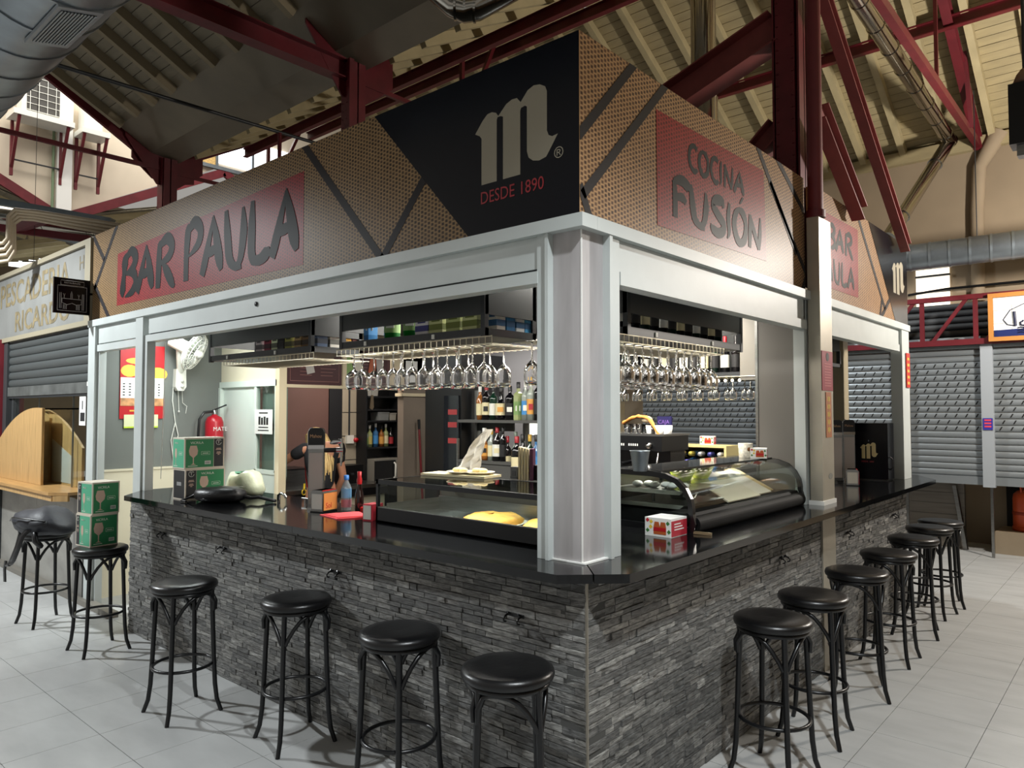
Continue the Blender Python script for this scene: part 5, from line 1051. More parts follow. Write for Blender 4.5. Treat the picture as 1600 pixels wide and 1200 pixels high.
# ================================================================== ON AND BEHIND THE COUNTER
CT = 1.1115
def glassware_box(label, loc, w_, d_, h_, rot, front, side):
    """carton; front faces -y, side faces +x; each face lists its printed fields"""
    t = thing('glassware_box', label, 'box', loc, rot, 'boxed glassware')
    MB().box((0, 0, 0), (w_, d_, h_)).build('carton', mat('carton_white', (214, 204, 188), .7), t)
    GREEN, TEAL, BLK = mat('print_green', (46, 132, 84), .5), mat('print_teal', (86, 178, 140), .5), mat('print_charcoal', (44, 44, 46), .5)
    ROSE, WHT = mat('print_rose', (206, 178, 160), .6), mat('print_white', (226, 230, 220), .6)
    def face(W, o, a, spec):
        a = V3(a); o = V3(o); n = a.cross(V3((0, 0, 1)))
        def rect(u0, u1, z0, z1, m, nm, lift): MB().add([o + a * u + V3((0, 0, z)) + n * lift for u, z in ((u0, z0), (u1, z0), (u1, z1), (u0, z1))], [(0, 1, 2, 3)]).build(nm, m, t)
        e = .009
        for kind, u0, u1 in spec:
            u0 = max(e, u0 * W); u1 = min(W - e, u1 * W); g = u1 - u0
            rect(u0, u1, e, h_ - e * 1.3, {'g': GREEN, 't': TEAL, 'b': BLK, 'p': BLK}[kind], 'printed_field', .0008)
            if kind in 'gt':
                cx = u0 + g * .27; s = h_ * .5 if kind == 'g' else h_ * .42; R = h_ * .15 if kind == 'g' else h_ * .075; zb = h_ * .13
                prof = [(-R * .7, .98), (R * .7, .98), (R, .72), (R * .85, .52), (R * .12, .36), (R * .1, .06), (R * .6, 0), (-R * .6, 0), (-R * .1, .06), (-R * .12, .36), (-R * .85, .52), (-R, .72)]
                MB().poly([o + a * (cx + x) + V3((0, 0, zb + s * 1.25 * z)) + n * .0014 for x, z in prof]).build('printed_glass', ROSE, t)
                text('brand_word', 'VICRILA', h_ * .105 if kind == 'g' else h_ * .07, WHT, o + a * (u0 + g * .16) + V3((0, 0, h_ * .80)) + n * .0016, a, (0, 0, 1), t, sx=min(1.3, g / h_ * 1.25))
                b = MB(); f = lambda x0, x1, z0, z1: b.add([o + a * x + V3((0, 0, z)) + n * .0014 for x, z in ((x0, z0), (x1, z0), (x1, z1), (x0, z1))], [(0, 1, 2, 3)])
                x0, x1, z0, z1 = u0 + g * .55, u0 + g * .86, h_ * .44, h_ * .54
                for q in ((x0, x1, z0, z0 + .0016), (x0, x1, z1, z1 + .0016), (x0, x0 + .0016, z0, z1), (x1, x1 + .0016, z0, z1), (x0 + g * .05, x1 - g * .05, z0 + h_ * .04, z0 + h_ * .06)): f(*q)
                f(u0 + g * .08, u0 + g * .42, h_ * .08, h_ * .1)
                if kind == 'g':
                    f(u0 + g * .68, u0 + g * .9, h_ * .13, h_ * .24)
                b.build('printed_lines', WHT, t)
                if kind == 'g':
                    b = MB()
                    for k in range(7): f(u0 + g * (.70 + .026 * k), u0 + g * (.712 + .026 * k), h_ * .15, h_ * .22)
                    for q in b.v[:]: pass
                    MBv = MB(); MBv.add([tuple(V3(q) + n * .0006) for q in b.v], b.f); MBv.build('bar_code', INK, t)
            if kind == 'p':
                cxm = (u0 + u1) / 2; b = MB(); R = min(g * .3, .02)
                pts = [o + a * (cxm + R * math.cos(.5 + 5.6 * k / 18)) + V3((0, 0, h_ * .84 + R * math.sin(.5 + 5.6 * k / 18))) + n * .002 for k in range(19)]
                b.tube(pts, .0016, 4)
                MBz = b.build('round_mark', WHT, t); text('mark_letter', 'T', R * 1.6, WHT, o + a * (cxm - R * .5) + V3((0, 0, h_ * .84 - R * .55)) + n * .002, a, (0, 0, 1), t)
                b = MB()
                for z, wd in ((.62, .5), (.58, .6), (.5, .4), (.46, .5), (.42, .2)): b.add([o + a * (cxm + s * g * wd / 2) + V3((0, 0, h_ * (z + dz))) + n * .0014 for s, dz in ((-1, 0), (1, 0), (1, .022), (-1, .022))], [(0, 1, 2, 3)])
                b.build('printed_lines', ROSE, t)
            if kind == 'b':
                MB().add([o + a * (u0 + g * x) + V3((0, 0, h_ * z)) + n * .0014 for x, z in ((.3, .45), (.72, .45), (.72, .57), (.3, .57))], [(0, 1, 2, 3)]).build('printed_lines', mat('print_grey', (150, 150, 150), .6), t)
    face(w_, (0, 0, 0), (1, 0, 0), front); face(d_, (w_, 0, 0), (0, 1, 0), side)
    return t
glassware_box('boxed wine glasses on the counter, lower of two, charcoal front, black and green side', (-3.72, .0, CT), .19, .3, .222, 0, [('b', 0, 1)], [('p', 0, .27), ('g', .28, 1)])
glassware_box('boxed wine glasses on the counter, upper of two, teal front and green side', (-3.725, -.005, CT + .2225), .19, .3, .225, 0, [('t', 0, 1)], [('g', 0, .72), ('p', .73, 1)])
glassware_box('boxed wine glasses on the second stool, lower of two', (-4.34, -.44, .757), .215, .20, .235, .12, [('p', 0, .26), ('t', .27, 1)], [('g', 0, 1)])
glassware_box('boxed wine glasses on the second stool, upper of two with loose flap', (-4.335, -.435, .993), .21, .20, .235, .14, [('p', 0, .26), ('t', .27, 1)], [('g', 0, 1)])
# black bag lying on the counter
LE = mat('black_nylon', (14, 14, 18), .42, 0, None, (25, .3))
t = thing('shoulder_bag', 'flat black bag lying on the counter with its strap trailing', 'bag', (-3.28, .14, CT))
b = MB(); n = 26; rings = [(.0, .0), (.14, .004), (.175, .02), (.185, .05), (.175, .08), (.13, .097), (.0, .10)]
b.lathe_xyz(rings, (0, 0, 0), 26, 1.05, .72, 1.0); b.build('body', LE, t, None, .5)
MB().tube([(.15, .07, .05), (.2, .12, .03), (.24, .16, .035), (.30, .2, .02), (.36, .22, .012)], .012, 6).build('strap', LE, t); MB().tube([(-.16, -.10, .05), (-.2, -.14, .02), (-.17, -.2, .012), (-.1, -.2, .01)], .008, 6).build('buckle_strap', LE, t)
MB().tube([(.175 * math.cos(a) * 1.02, .125 * math.sin(a) * 1.02, .062) for a in [2 * PI * k / 24 for k in range(24)]], .004, 5, closed=True).build('zip', DARK, t, None, .5)
t = thing('cutlery_stick', 'thin pale stick lying across the black bag', 'stick', (-3.2, .16, CT + .104)); MB().bar((-.14, 0, 0), (.16, .03, .012), .012, .003).build('stick', mat('grey_stick', (140, 136, 124), .5), t)
t = thing('plastic_bag', 'pale translucent bag of bread behind the boxed glasses', 'bag', (-3.55, .48, CT)); b = MB()
b.lathe_xyz([(.0, 0), (.13, .0), (.155, .05), (.15, .11), (.13, .15), (.06, .172), (.02, .175), (.0, .176)], (0, 0, 0), 18, 1.3, .75, 1); b.v = [(x * (1 + .10 * math.sin(40 * z + 5 * y)), y, z + .02 * math.sin(26 * x + 11 * y) * min(1, z * 9)) for x, y, z in b.v]; b.build('bag', mat('pale_green_film', (206, 214, 186), .3, 0, (9, .15), (12, .5)), t); MB().bar((-.12, .0, .165), (.06, -.03, .18), .05, .012).build('handle', mat('teal_film', (120, 190, 160), .4), t)
t = thing('cream_jug', 'cream plastic container at the left end of the counter by the white post', 'container', (-4.28, .52, CT)); MB().lathe_xyz([(.0, 0), (.09, 0), (.1, .02), (.1, .16), (.07, .2), (.0, .205)], (0, 0, 0), 16, 1, .8, 1).build('body', mat('cream_plastic', (216, 208, 168), .4), t); MB().tube([(.09, 0, .06), (.13, 0, .1), (.09, 0, .15)], .012, 6).build('handle', mat('cream_plastic', (216, 208, 168), .4), t)
carton('stack of blue and white cartons at the left end of the counter', (-4.18, .28, CT), .08, .1, .125, (90, 120, 150)); carton('dark red carton beside the blue one at the left end of the counter', (-4.03, .28, CT), .13, .1, .11, (130, 30, 44))
t = thing('napkin_pile', 'crumpled white napkins left of the boxed glasses', 'napkins', (-3.90, .26, CT)); MB().add([], []).sphere((0, 0, .035), .07, 10, 7, 1.1, .8, .5).sphere((.03, .02, .075), .05, 9, 6, 1.2, .8, .5).build('paper', PAPER, t)
# beer tap tower, left
def tap_tower(label, loc, rot, tap=True, H=.53):
    t = thing('beer_tap_tower', label, 'beer tap', loc, rot); t.scale = (.84, .84, 1)
    MB().box((-.062, -.05, 0), (.062, .06, .015)).build('base', CHROME, t); MB().prism([(-.058, -.045), (.058, -.045), (.058, .05), (-.058, .05)], (0, 0, .015), (1, 0, 0), (0, 1, 0), H - .13).build('column', STEEL, t)
    MB().prism([(-.05, -.05), (.05, -.05), (.05, -.045), (-.05, -.045)], (0, 0, .04), (1, 0, 0), (0, 1, 0), H - .2).build('front_plate', mat('satin_plate', (176, 166, 160), .35, .6), t); MB().box((-.06, -.052, H - .135), (.06, .052, H - .11)).build('band', CHROME, t)
    MB().prism([(-.06, 0), (.06, 0), (.06, .085), (.052, .105), (.035, .113), (-.035, .113), (-.052, .105), (-.06, .085)], (0, .05, H - .112), (1, 0, 0), (0, 0, 1), .1).build('head', BLACK, t)
    MB().tube([(-.062, -.02, H - .11), (-.062, -.02, H - .03), (-.05, -.02, H - .004), (-.03, -.02, H + .002)], .006, 6).build('edge_trim', CHROME, t)
    text('head_lettering', 'Mahou', .032, mat('gold_print', (190, 150, 110), .4), (-.046, -.0515, H - .062), (1, 0, 0), (0, 0, 1), t)
    if tap:
        MB().tube([(.05, .0, H - .145), (.16, .0, H - .145)], .016, 10).build('tap_arm', BLACK, t); MB().tube([(.15, 0, H - .145), (.2, 0, H - .145)], .018, 10).tube([(.19, 0, H - .07), (.19, 0, H - .2), (.185, 0, H - .25)], [.014, .011, .006], 10).build('tap_body', CHROME, t); MB().tube([(.19, 0, H - .09), (.13, -.0, H - .09), (.10, 0, H - .10)], [.014, .02, .006], 10).build('tap_lever', CHROME, t)
    return t
tap_tower('stainless beer tower with a black head on the front counter, tap on its right', (-2.41, .35, CT), .87)
tap_tower('stainless beer tower on the far side counter, the nearer of two', (-.47, 4.55, CT), .5, False, .56); tap_tower('stainless beer tower on the far side counter, partly behind its twin', (-.43, 4.78, CT), .5, False, .56)
t = thing('drip_tap', 'small chrome mixer tap behind the counter left of the beer tower', 'tap', (-2.98, .42, CT)); t.scale = (.8, .8, .55); MB().tube([(0, 0, 0), (0, 0, .08), (.04, -.0, .11), (.1, 0, .09), (.12, 0, .06)], .016, 8).build('spout', CHROME, t); MB().tube([(.25, .08, .06), (.34, .08, .06)], .01, 6).tube([(.29, .08, 0), (.29, .08, .06)], .008, 6).build('valve', CHROME, t)
def napkin_holder(label, loc, rot, printed=True):
    t = thing('napkin_dispenser', label, 'napkin dispenser', loc, rot); MB().prism([(-.045, 0), (.045, 0), (.05, .12), (.035, .135), (-.035, .135), (-.05, .12)], (0, .07, .004), (1, 0, 0), (0, 0, 1), .14).build('case', STEEL, t)
    MB().box((.048, -.066, .012), (.053, .066, .12)).build('side_panel', mat('orange_panel', (226, 150, 80), .5) if printed else mat('crimson_panel', (176, 40, 56), .5), t); MB().box((-.04, -.072, .02), (.04, -.066, .115)).build('napkins', mat('grey_face', (188, 184, 174), .5), t); MB().box((-.052, -.072, 0), (.052, .072, .006)).build('base', BLACK, t); MB().box((-.035, -.066, .133), (.042, .066, .139)).build('lid', mat('red_lid', (186, 40, 40), .4), t)
    if printed: text('panel_lettering', 'Sol', .05, mat('red_script', (190, 40, 40), .5), (.0535, -.05, .025), (0, 1, 0), (0, 0, 1), t)
    return t
napkin_holder('steel napkin dispenser with red and orange printed side, in front of the left beer tower', (-2.30, .335, CT), .30)
napkin_holder('steel napkin dispenser with a crimson side on the far side counter', (-.27, 4.33, CT), .35, False)
t = thing('water_bottle', 'clear plastic bottle with a blue cap behind the napkin dispenser', 'bottle', (-2.235, .46, CT)); MB().lathe([(.03, 0), (.033, .01), (.033, .12), (.03, .15), (.013, .19), (.013, .2)], n=16).build('body', mat('clear_plastic', (200, 214, 220), .1, trans=.6), t); MB().lathe([(.0335, .08), (.0335, .14)], n=16).build('label', mat('sky_label', (110, 170, 210), .5), t); MB().lathe([(.034, .02), (.034, .07)], n=16).build('lower_label', mat('rose_label', (170, 110, 120), .5), t); MB().lathe([(.016, .195), (.016, .225), (.0, .226)], n=12).build('cap', mat('blue_cap', (50, 120, 200), .4), t)
t = thing('sauce_bottle', 'dark sauce bottle with a red cap right of the blue capped bottle', 'bottle', (-2.15, .50, CT)); MB().lathe([(.026, 0), (.028, .01), (.028, .1), (.014, .16), (.012, .2)], n=14).build('body', gm('sauce', (28, 14, 12)), t); MB().lathe([(.016, .17), (.017, .2), (.013, .215), (.014, .25), (.0, .252)], n=12).build('cap', RED, t)
t = thing('red_cloth', 'folded coral red cloth lying on the front counter', 'cloth', (-1.99, .31, CT)); MB().prism([(-.17, -.10), (.06, -.14), (.14, .05), (-.1, .14)], (0, 0, 0), (1, 0, 0), (0, 1, 0), .005).build('lower_fold', mat('coral_cloth', (214, 70, 76), .8), t); MB().prism([(-.14, -.09), (.05, -.12), (.12, .04), (-.08, .11)], (0, .0, .005), (1, 0, 0), (0, 1, 0), .005).build('upper_fold', mat('coral_cloth', (214, 70, 76), .8), t)
t = thing('lighter_case', 'small dark red case behind the coral cloth', 'case', (-2.02, .50, CT)); MB().box((-.08, -.03, 0), (.06, .03, .03)).build('body', RED, t); MB().box((.06, -.03, 0), (.1, .03, .03)).build('end_cap', BLACK, t)
t = thing('napkin_dispenser', 'red napkin pack standing at the left end of the glass display case', 'napkin dispenser', (-1.765, .31, CT), .2); MB().box((-.035, -.05, 0), (.035, .05, .095)).build('case', mat('crimson_panel', (176, 40, 56), .5), t); MB().box((-.028, -.053, .008), (.028, -.05, .088)).build('napkins', mat('grey_face', (188, 184, 174), .5), t)
# ---- flat glass display case on the front counter
t = thing('display_case', 'low glass food display case with a black frame on the front counter', 'display case', (0, 0, CT))
x0, x1, y0, y1, zb, zt = -1.68, -.34, .265, .76, .085, .245
MB().box((x0, y0, 0), (x1, y0 + .015, zb)).box((x0, y1 - .015, 0), (x1, y1, zb)).box((x0, y0, 0), (x0 + .015, y1, zb)).box((x1 - .015, y0, 0), (x1, y1, zb)).box((x0, y0, 0), (x1, y1, .012)).build('base', BLACK, t)
MB().box((x0 + .06, y0 + .03, .032), (x1 - .03, y1 - .05, .038)).build('pan_floor', STEEL, t)
for lo, hi in (((x0 + .06, y1 - .055, .02), (x1 - .03, y1 - .05, .12)), ((x0 + .06, y0 + .03, .02), (x0 + .065, y1 - .05, .11)), ((x0 + .02, y0 + .02, zb - .004), (x0 + .06, y1 - .02, zb + .002)), ((x0, y0 + .0, zb), (x1, y0 + .012, zb + .004))): MB().box(lo, hi).build('pan_side', STEEL, t)
for lo, hi in (((x0, y0, zt - .025), (x1, y0 + .02, zt)), ((x0, y1 - .02, zt - .02), (x1, y1, zt)), ((x0, y0, zt - .02), (x0 + .018, y1, zt)), ((x1 - .018, y0, zt - .02), (x1, y1, zt))): MB().box(lo, hi).build('top_rail', BLACK, t)
for x in (x0, x1 - .018):
    for y in (y0, y1 - .018): MB().box((x, y, zb), (x + .018, y + .018, zt)).build('corner_post', BLACK, t)
MB().box((x0 + .018, y0 + .006, zb), (x1 - .018, y0 + .01, zt - .025)).build('front_glass', PANE, t); MB().box((x0 + .018, y0 + .02, zt - .006), (x1 - .018, y1 - .02, zt - .001)).build('top_glass', pane('top_glass', (214, 222, 218), 1.7), t); MB().box((x0 + .006, y0 + .018, zb), (x0 + .01, y1 - .018, zt - .02)).build('side_glass', PANE, t)
MB().box((x0 + .02, y1 - .012, zb), (-.75, y1 - .006, zt - .02)).build('rear_door', mat('smoky_door', (96, 92, 84), .3), t); MB().box((-.74, y1 - .01, zb), (x1, y1 - .004, zt - .02)).build('rear_door', mat('pale_door', (176, 180, 176), .3), t)
def tortilla(label, x, y, r):
    t = thing('omelette', label, 'food', (x, y, CT + .0385)); MB().lathe([(.001, 0), (r * .8, .0), (r * 1.1, .012), (r * 1.12, .015)], n=24).build('plate', PAPER, t)
    random.seed(int(-x * 1000)); b = MB(); b.lathe([(r, .012), (r * 1.02, .03), (r * .85, .05), (r * .4, .062), (.001, .058)], n=24); b.v = [(x_ + random.uniform(-.004, .004), y_ + random.uniform(-.004, .004), z + random.uniform(-.004, .005)) for x_, y_, z in b.v]; b.build('omelette_body', mat('omelette', (222, 168, 72), .6, 0, (18, .25), (25, .5)), t); return t
tortilla('yellow potato omelette in the glass display case, the nearer to the middle', -.93, .46, .16); tortilla('yellow potato omelette in the glass display case, beside the corner column', -.55, .47, .14)
# things on the case
TOPZ = CT + .2455
t = thing('serving_board', 'cream board with plates and rolls lying on the glass display case', 'board', tuple(ptZ(722, 744, TOPZ))); MB().box((-.26, -.08, 0), (.22, .1, .014)).build('board', mat('cream_board_plastic', (206, 196, 160), .4), t, None, .15)
PLT = mat('stoneware', (214, 204, 176), .3)
for px, py, lb, w_ in ((719, 741, 'pale plate with a cloth and food on it, left of two on the display case', .085), (750, 742, 'square pale plate with rolls, right of two on the display case', .09)):
    p = ptZ(px, py - 1, TOPZ + .015); t = thing('plate', lb, 'plate', (p.x, p.y, TOPZ + .0145)); MB().lathe([(.001, 0), (w_ * .6, 0), (w_, .014), (w_ * .98, .017), (w_ * .55, .004), (.001, .004)], n=24).build('dish', PLT, t)
    for k in range(3): MB().sphere((-.03 + .03 * k, .01 * (k % 2), .022), .026, 10, 6, 1.2, .8, .6).build('roll', mat('bread', (226, 208, 150), .7), t)
p = ptZ(706, 742, TOPZ)
t = thing('white_cloth', 'crumpled white paper cloth draped up to the shelf beside the plates', 'cloth', (p.x - .03, p.y + .14, TOPZ)); b = MB()
vs = []; cols = 7
for j in range(8):
    for i in range(cols):
        u = i / (cols - 1) - .5; v = j / 7; vs.append((u * (.2 - .14 * v) + .13 * v, .03 * math.sin(i * 2.2 + j) * (1 - v * .4) + .08 * v, .01 + .27 * v))
b.sh().add(vs, [(j * cols + i, j * cols + i + 1, (j + 1) * cols + i + 1, (j + 1) * cols + i) for j in range(7) for i in range(cols - 1)])
b.build('sheet', mat('tissue', (190, 186, 176), .7), t)
carton('small charcoal box on the display case near the column', tuple(ptZ(807, 748, TOPZ)), .05, .05, .07, (52, 52, 50)); carton('black box at the column edge on the display case', tuple(ptZ(842, 750, TOPZ)), .1, .07, .085, (22, 24, 30))
p = ptZ(824, 750, TOPZ); t = thing('menu_stack', 'cream folded menus with a purple spine standing on the display case', 'menus', (p.x, p.y, TOPZ), .5)
for k in range(4): MB().box((-.045 + .016 * k, -.04, 0), (-.033 + .016 * k, .04, .19 - .004 * k)).build('menu', mat('cream_paper', (222, 212, 180), .7), t)
MB().box((.022, -.04, 0), (.04, .04, .18)).build('spine', mat('purple_cover', (90, 40, 76), .5), t)
p = ptZ(840, 748, TOPZ); t = thing('paper_bag', 'open brown paper bag standing tall beside the column', 'bag', (p.x + .02, p.y + .14, TOPZ), .3); MB().prism([(-.06, 0), (.06, 0), (.065, .33), (-.065, .29)], (0, .05, 0), (1, 0, 0), (0, 0, 1), .1).build('bag', mat('kraft_paper', (168, 128, 84), .8), t); MB().box((-.05, -.052, .05), (.05, -.05, .14)).build('label', mat('olive_label', (120, 124, 60), .6), t)
bottle('black wine bottle with red capsule and cream label, the big one beside the menus', (ptY(804, 740, 2.34).x, 2.37, 1.19), .345, .05, G_BK, L_CR, C_RD, 'bordeaux', None, None)
t = thing('mop_handle', 'dark red mop handle leaning by the grey door', 'mop', (-4.42, 3.12, 0)); MB().tube([(0, .0, 0), (-.10, -.02, 1.55)], .013, 8).build('stick', mat('dark_red_stick', (110, 24, 30), .4), t); MB().tube([(-.10, -.02, 1.55), (-.105, -.021, 1.66)], .016, 8).build('grip', BLACK, t); MB().lathe_xyz([(.06, 0), (.04, .1), (0, .12)], (0, 0, 0), 10, 1, 1, 1).build('head', mat('mop_grey', (150, 150, 140), .9), t)
t = thing('mop_handle', 'teal mop handle leaning by the grey door', 'mop', (-4.30, 3.1, 0)); MB().tube([(0, 0, 0), (.06, .05, 1.55)], .013, 8).build('stick', mat('teal_stick', (30, 140, 130), .4), t); MB().tube([(.06, .05, 1.55), (.064, .053, 1.65)], .016, 8).build('grip', BLACK, t); MB().lathe_xyz([(.06, 0), (.04, .1), (0, .12)], (0, 0, 0), 10, 1, 1, 1).build('head', mat('mop_grey', (150, 150, 140), .9), t)
# kitchen worktop, fryer, toaster
t = thing('kitchen_worktop', 'steel topped kitchen worktop behind the beer tower', 'worktop', (0, 0, 0)); MB().box((-5.7, 1.5, .88), (-5.05, 3.08, .92)).build('top', STEEL, t); MB().box((-5.68, 1.5, 0), (-5.1, 3.08, .88)).build('cabinet', mat('cream_cabinet', (190, 182, 160), .5), t); MB().box((-5.06, 1.5, .80), (-5.04, 3.08, .88)).build('rail', BLACK, t)
t = thing('toaster', 'black toaster on the kitchen worktop', 'toaster', (-5.35, 2.72, .92)); MB().box((-.1, -.16, 0), (.1, .16, .21)).build('body', BLACK, t); MB().box((-.04, -.14, .21), (-.015, .14, .214)).build('slot', SLIT, t); MB().box((.10, -.02, .1), (.12, .02, .12)).build('lever', DARK, t)
t = thing('grill_plate', 'steel griddle on the kitchen worktop left of the worker', 'griddle', (-5.4, 1.95, .92)); MB().box((-.2, -.3, 0), (.2, .25, .2)).build('body', STEEL, t); MB().box((-.2, -.28, .2), (.18, .22, .215)).build('plate', BLACK, t)
# ---- the worker: seen from behind, left arm reaching
def skinned(name, chains, m, parent, root=(0, 0), sub=2):
    """chains of (x, y, z, radius); equal joints are shared"""
    bm = bmesh.new(); ly = bm.verts.layers.skin.verify(); seen = {}
    first = None
    for ch in chains:
        pv = None
        for x, y, z, r in ch:
            k = (round(x, 4), round(y, 4), round(z, 4))
            if k not in seen:
                v = bm.verts.new((x, y, z)); v[ly].radius = (r, r); seen[k] = v
                if first is None: first = v
            v = seen[k]
            if pv is not None and pv is not v and not bm.edges.get((pv, v)): bm.edges.new((pv, v))
            pv = v
    first[ly].use_root = True
    me = bpy.data.meshes.new(name); bm.to_mesh(me); bm.free(); me.materials.append(m)
    o = bpy.data.objects.new(name, me); COL.objects.link(o); o.parent = parent
    md = o.modifiers.new('skin', 'SKIN'); md.use_smooth_shade = True; sb = o.modifiers.new('sub', 'SUBSURF'); sb.levels = sub; sb.render_levels = sub
    return o
SKINM = mat('skin', (178, 124, 96), .55)
wp = ptD(494, 900, 7.25)
t = thing('person', 'person in a black T-shirt with long blonde hair, back turned, behind the beer tower', 'person', (wp.x + .03, wp.y + .03, 0), math.radians(172)); t.scale = (1.06, 1.06, 1.06)
# local frame: faces +x
def hand(w_, d, side, r=.0085):
    w_ = V3(w_); d = V3(d).normalized(); u = d.cross(V3((0, 0, 1))).normalized() * side; n = u.cross(d)
    palm = w_ + d * .055; ch = [[(*w_, .022), (*palm, .024)]]
    for k, L in enumerate((.065, .075, .07, .055)):
        b0 = palm + u * (.024 - .016 * k) + d * .02; b1 = b0 + d * L * .5 - n * .006; b2 = b1 + d * L * .45 - n * .018
        ch.append([(*palm, .024), (*b0, .0105), (*b1, r), (*b2, r * .8)])
    t0 = w_ + d * .03 + u * .026; t1 = t0 + d * .03 + u * .022; ch.append([(*w_, .022), (*t0, .0125), (*t1, .010), (*(t1 + d * .025), .008)]); return ch
pel = (0, 0, .88, .115); 
arms = []
for s, el, wr in ((1, (.24, .27, 1.18), (.46, .30, 1.16)), (-1, (.02, -.235, 1.02), (.16, -.22, .84))):
    sh = (0.02, s * .165, 1.31, .05); arms.append([(.01, 0, 1.30, .085), sh, (*el, .038), (*wr, .026)]); d = V3(wr) - V3(el); arms += hand(wr, d, s)
legs = [[pel, (0, s * .085, .80, .085), (.01, s * .09, .46, .055), (-.01, s * .09, .09, .036), (.09, s * .095, .035, .03), (.15, s * .1, .028, .022)] for s in (1, -1)]
skinned('body', [[pel, (-.01, 0, 1.05, .10), (.01, 0, 1.30, .085), (.06, 0, 1.355, .045), (.12, 0, 1.375, .075), (.155, 0, 1.41, .082), (.16, 0, 1.45, .05)], *legs, *arms], SKINM, t)
SHIRT = mat('black_cotton', (14, 14, 20), .85)
skinned('t_shirt', [[(0, 0, .86, .125), (-.01, 0, 1.04, .118), (.01, 0, 1.27, .115), (.02, 0, 1.345, .065)], [(.01, 0, 1.27, .115), (.02, .165, 1.305, .066), (.14, .225, 1.235, .058)], [(.01, 0, 1.27, .115), (.02, -.165, 1.305, .066), (.02, -.205, 1.15, .058)]], SHIRT, t)
skinned('trousers', [[(0, 0, .88, .13), (0, .09, .78, .1), (.01, .09, .46, .072), (-.01, .09, .1, .055)], [(0, 0, .88, .13), (0, -.09, .78, .1), (.01, -.09, .46, .072), (-.01, -.09, .1, .055)]], SHIRT, t)
HAIR = mat('blonde_hair', (196, 164, 108), .5, 0, (20, .3, (8, 8, .6)))
b = MB(); b.sphere((.125, 0, 1.405), .098, 16, 10, 1.0, .92, 1.02)
random.seed(5)
for k in range(46):
    a = math.radians(80 + 200 * k / 45); x, y = .125 + .085 * math.cos(a), .082 * math.sin(a); L = random.uniform(.24, .34)
    b.tube([(x, y, 1.43), (x - .06, y * 1.25, 1.35), (x - .13, y * 1.35, 1.30 - L * .4), (x - .14 + random.uniform(-.015, .015), y * 1.2, 1.34 - L)], [.02, .018, .014, .004], 5)
b.build('hair', HAIR, t)
fc_ = MB(); fc_.sphere((.238, 0, 1.385), .014, 8, 6, 1.1, .7, 1.3); fc_.build('nose', SKINM, t)
for s in (1, -1): MB().sphere((.222, s * .03, 1.41), .011, 8, 6).build('eye', PAPER, t); MB().sphere((.15, s * .083, 1.39), .018, 8, 6, .7, .4, 1.1).build('ear', SKINM, t)
MB().tube([(.225, -.022, 1.35), (.232, 0, 1.348), (.225, .022, 1.35)], .006, 5).build('mouth', mat('lips', (150, 76, 70), .5), t)
MB().tube([(.10, .12, 1.22), (.12, .1, 1.05), (.1, .09, .93)], .006, 5).build('apron_strap', RED, t); MB().tube([(.1, .12, .98), (.1, .125, .93)], .01, 6).tube([(.1, .125 + .02 * math.cos(2 * PI * k / 12), .9 + .025 * math.sin(2 * PI * k / 12)) for k in range(12)], .006, 5, closed=True).build('yellow_opener', mat('yellow_plastic', (220, 190, 50), .4), t)
# ---- curved glass display case on the side counter
t = thing('curved_display_case', 'curved glass tapas display case with black ends on the side counter', 'display case', (0, 0, CT))
Y0, Y1 = 1.09, 2.68
out = [(-.10, .0), (-.085, .05), (-.10, .10), (-.10, .13), (-.11, .18), (-.14, .235), (-.19, .28), (-.26, .305), (-.34, .315), (-.60, .318), (-.63, .28), (-.66, .21), (-.635, .17), (-.62, .12), (-.66, .06), (-.66, 0)]
def shell(y, th, nm, m, inset=0.0):
    b = MB(); b.prism(out, (0, y + th, 0), (1, 0, 0), (0, 0, 1), th); return b.build(nm, m, t)
def ringpanel(y, th, wd):
    c = (-.37, .16); inn = [(c[0] + (x - c[0]) * (1 - wd), c[1] + (z - c[1]) * (1 - wd * 1.9)) for x, z in out]; n = len(out); vs = []
    for yy in (y, y + th):
        vs += [(x, yy, z) for x, z in out] + [(x, yy, z) for x, z in inn]
    fs = []
    for i in range(n):
        j = (i + 1) % n; fs += [(i, j, n + j, n + i), (2 * n + i, 3 * n + i, 3 * n + j, 2 * n + j), (i, 2 * n + i, 2 * n + j, j), (n + i, n + j, 3 * n + j, 3 * n + i)]
    return MB().add(vs, fs)
for y in (Y0, Y1 - .03): ringpanel(y, .03, .10).build('end_frame', BLACK, t); MB().prism(out[1:], (0, y + .018, 0), (1, 0, 0), (0, 0, 1), .006).build('end_glass', PANE, t)
MB().prism([(-.10, .0)] + [(-.112 + .040 * math.sin(a), .044 - .044 * math.cos(a)) for a in [.35 + .24 * k for k in range(12)]] + [(-.12, .085), (-.13, .10), (-.64, .10), (-.64, 0)], (0, Y1 - .03, 0), (1, 0, 0), (0, 0, 1), Y1 - Y0 - .06).build('base', mat('matt_black_rubber', (10, 10, 11), .65, spec=.2), t)
gl = out[3:9]
b = MB(); b.sh(); n = len(gl); b.add([(x, Y0 + .03, z) for x, z in gl] + [(x, Y1 - .03, z) for x, z in gl], [(i, i + 1, n + i + 1, n + i) for i in range(n - 1)]); b.v += []
g2 = [(x - .004, z - .003) for x, z in gl]; b.add([(x, Y0 + .03, z) for x, z in g2] + [(x, Y1 - .03, z) for x, z in g2], [(i, n + i, n + i + 1, i + 1) for i in range(n - 1)]); b.build('curved_glass', pane('curved_glass', (240, 242, 240), 1.3), t)
MB().box((-.60, Y0 + .03, .305), (-.30, Y1 - .03, .318)).build('top_panel', mat('smoked_top', (52, 54, 54), .06), t)
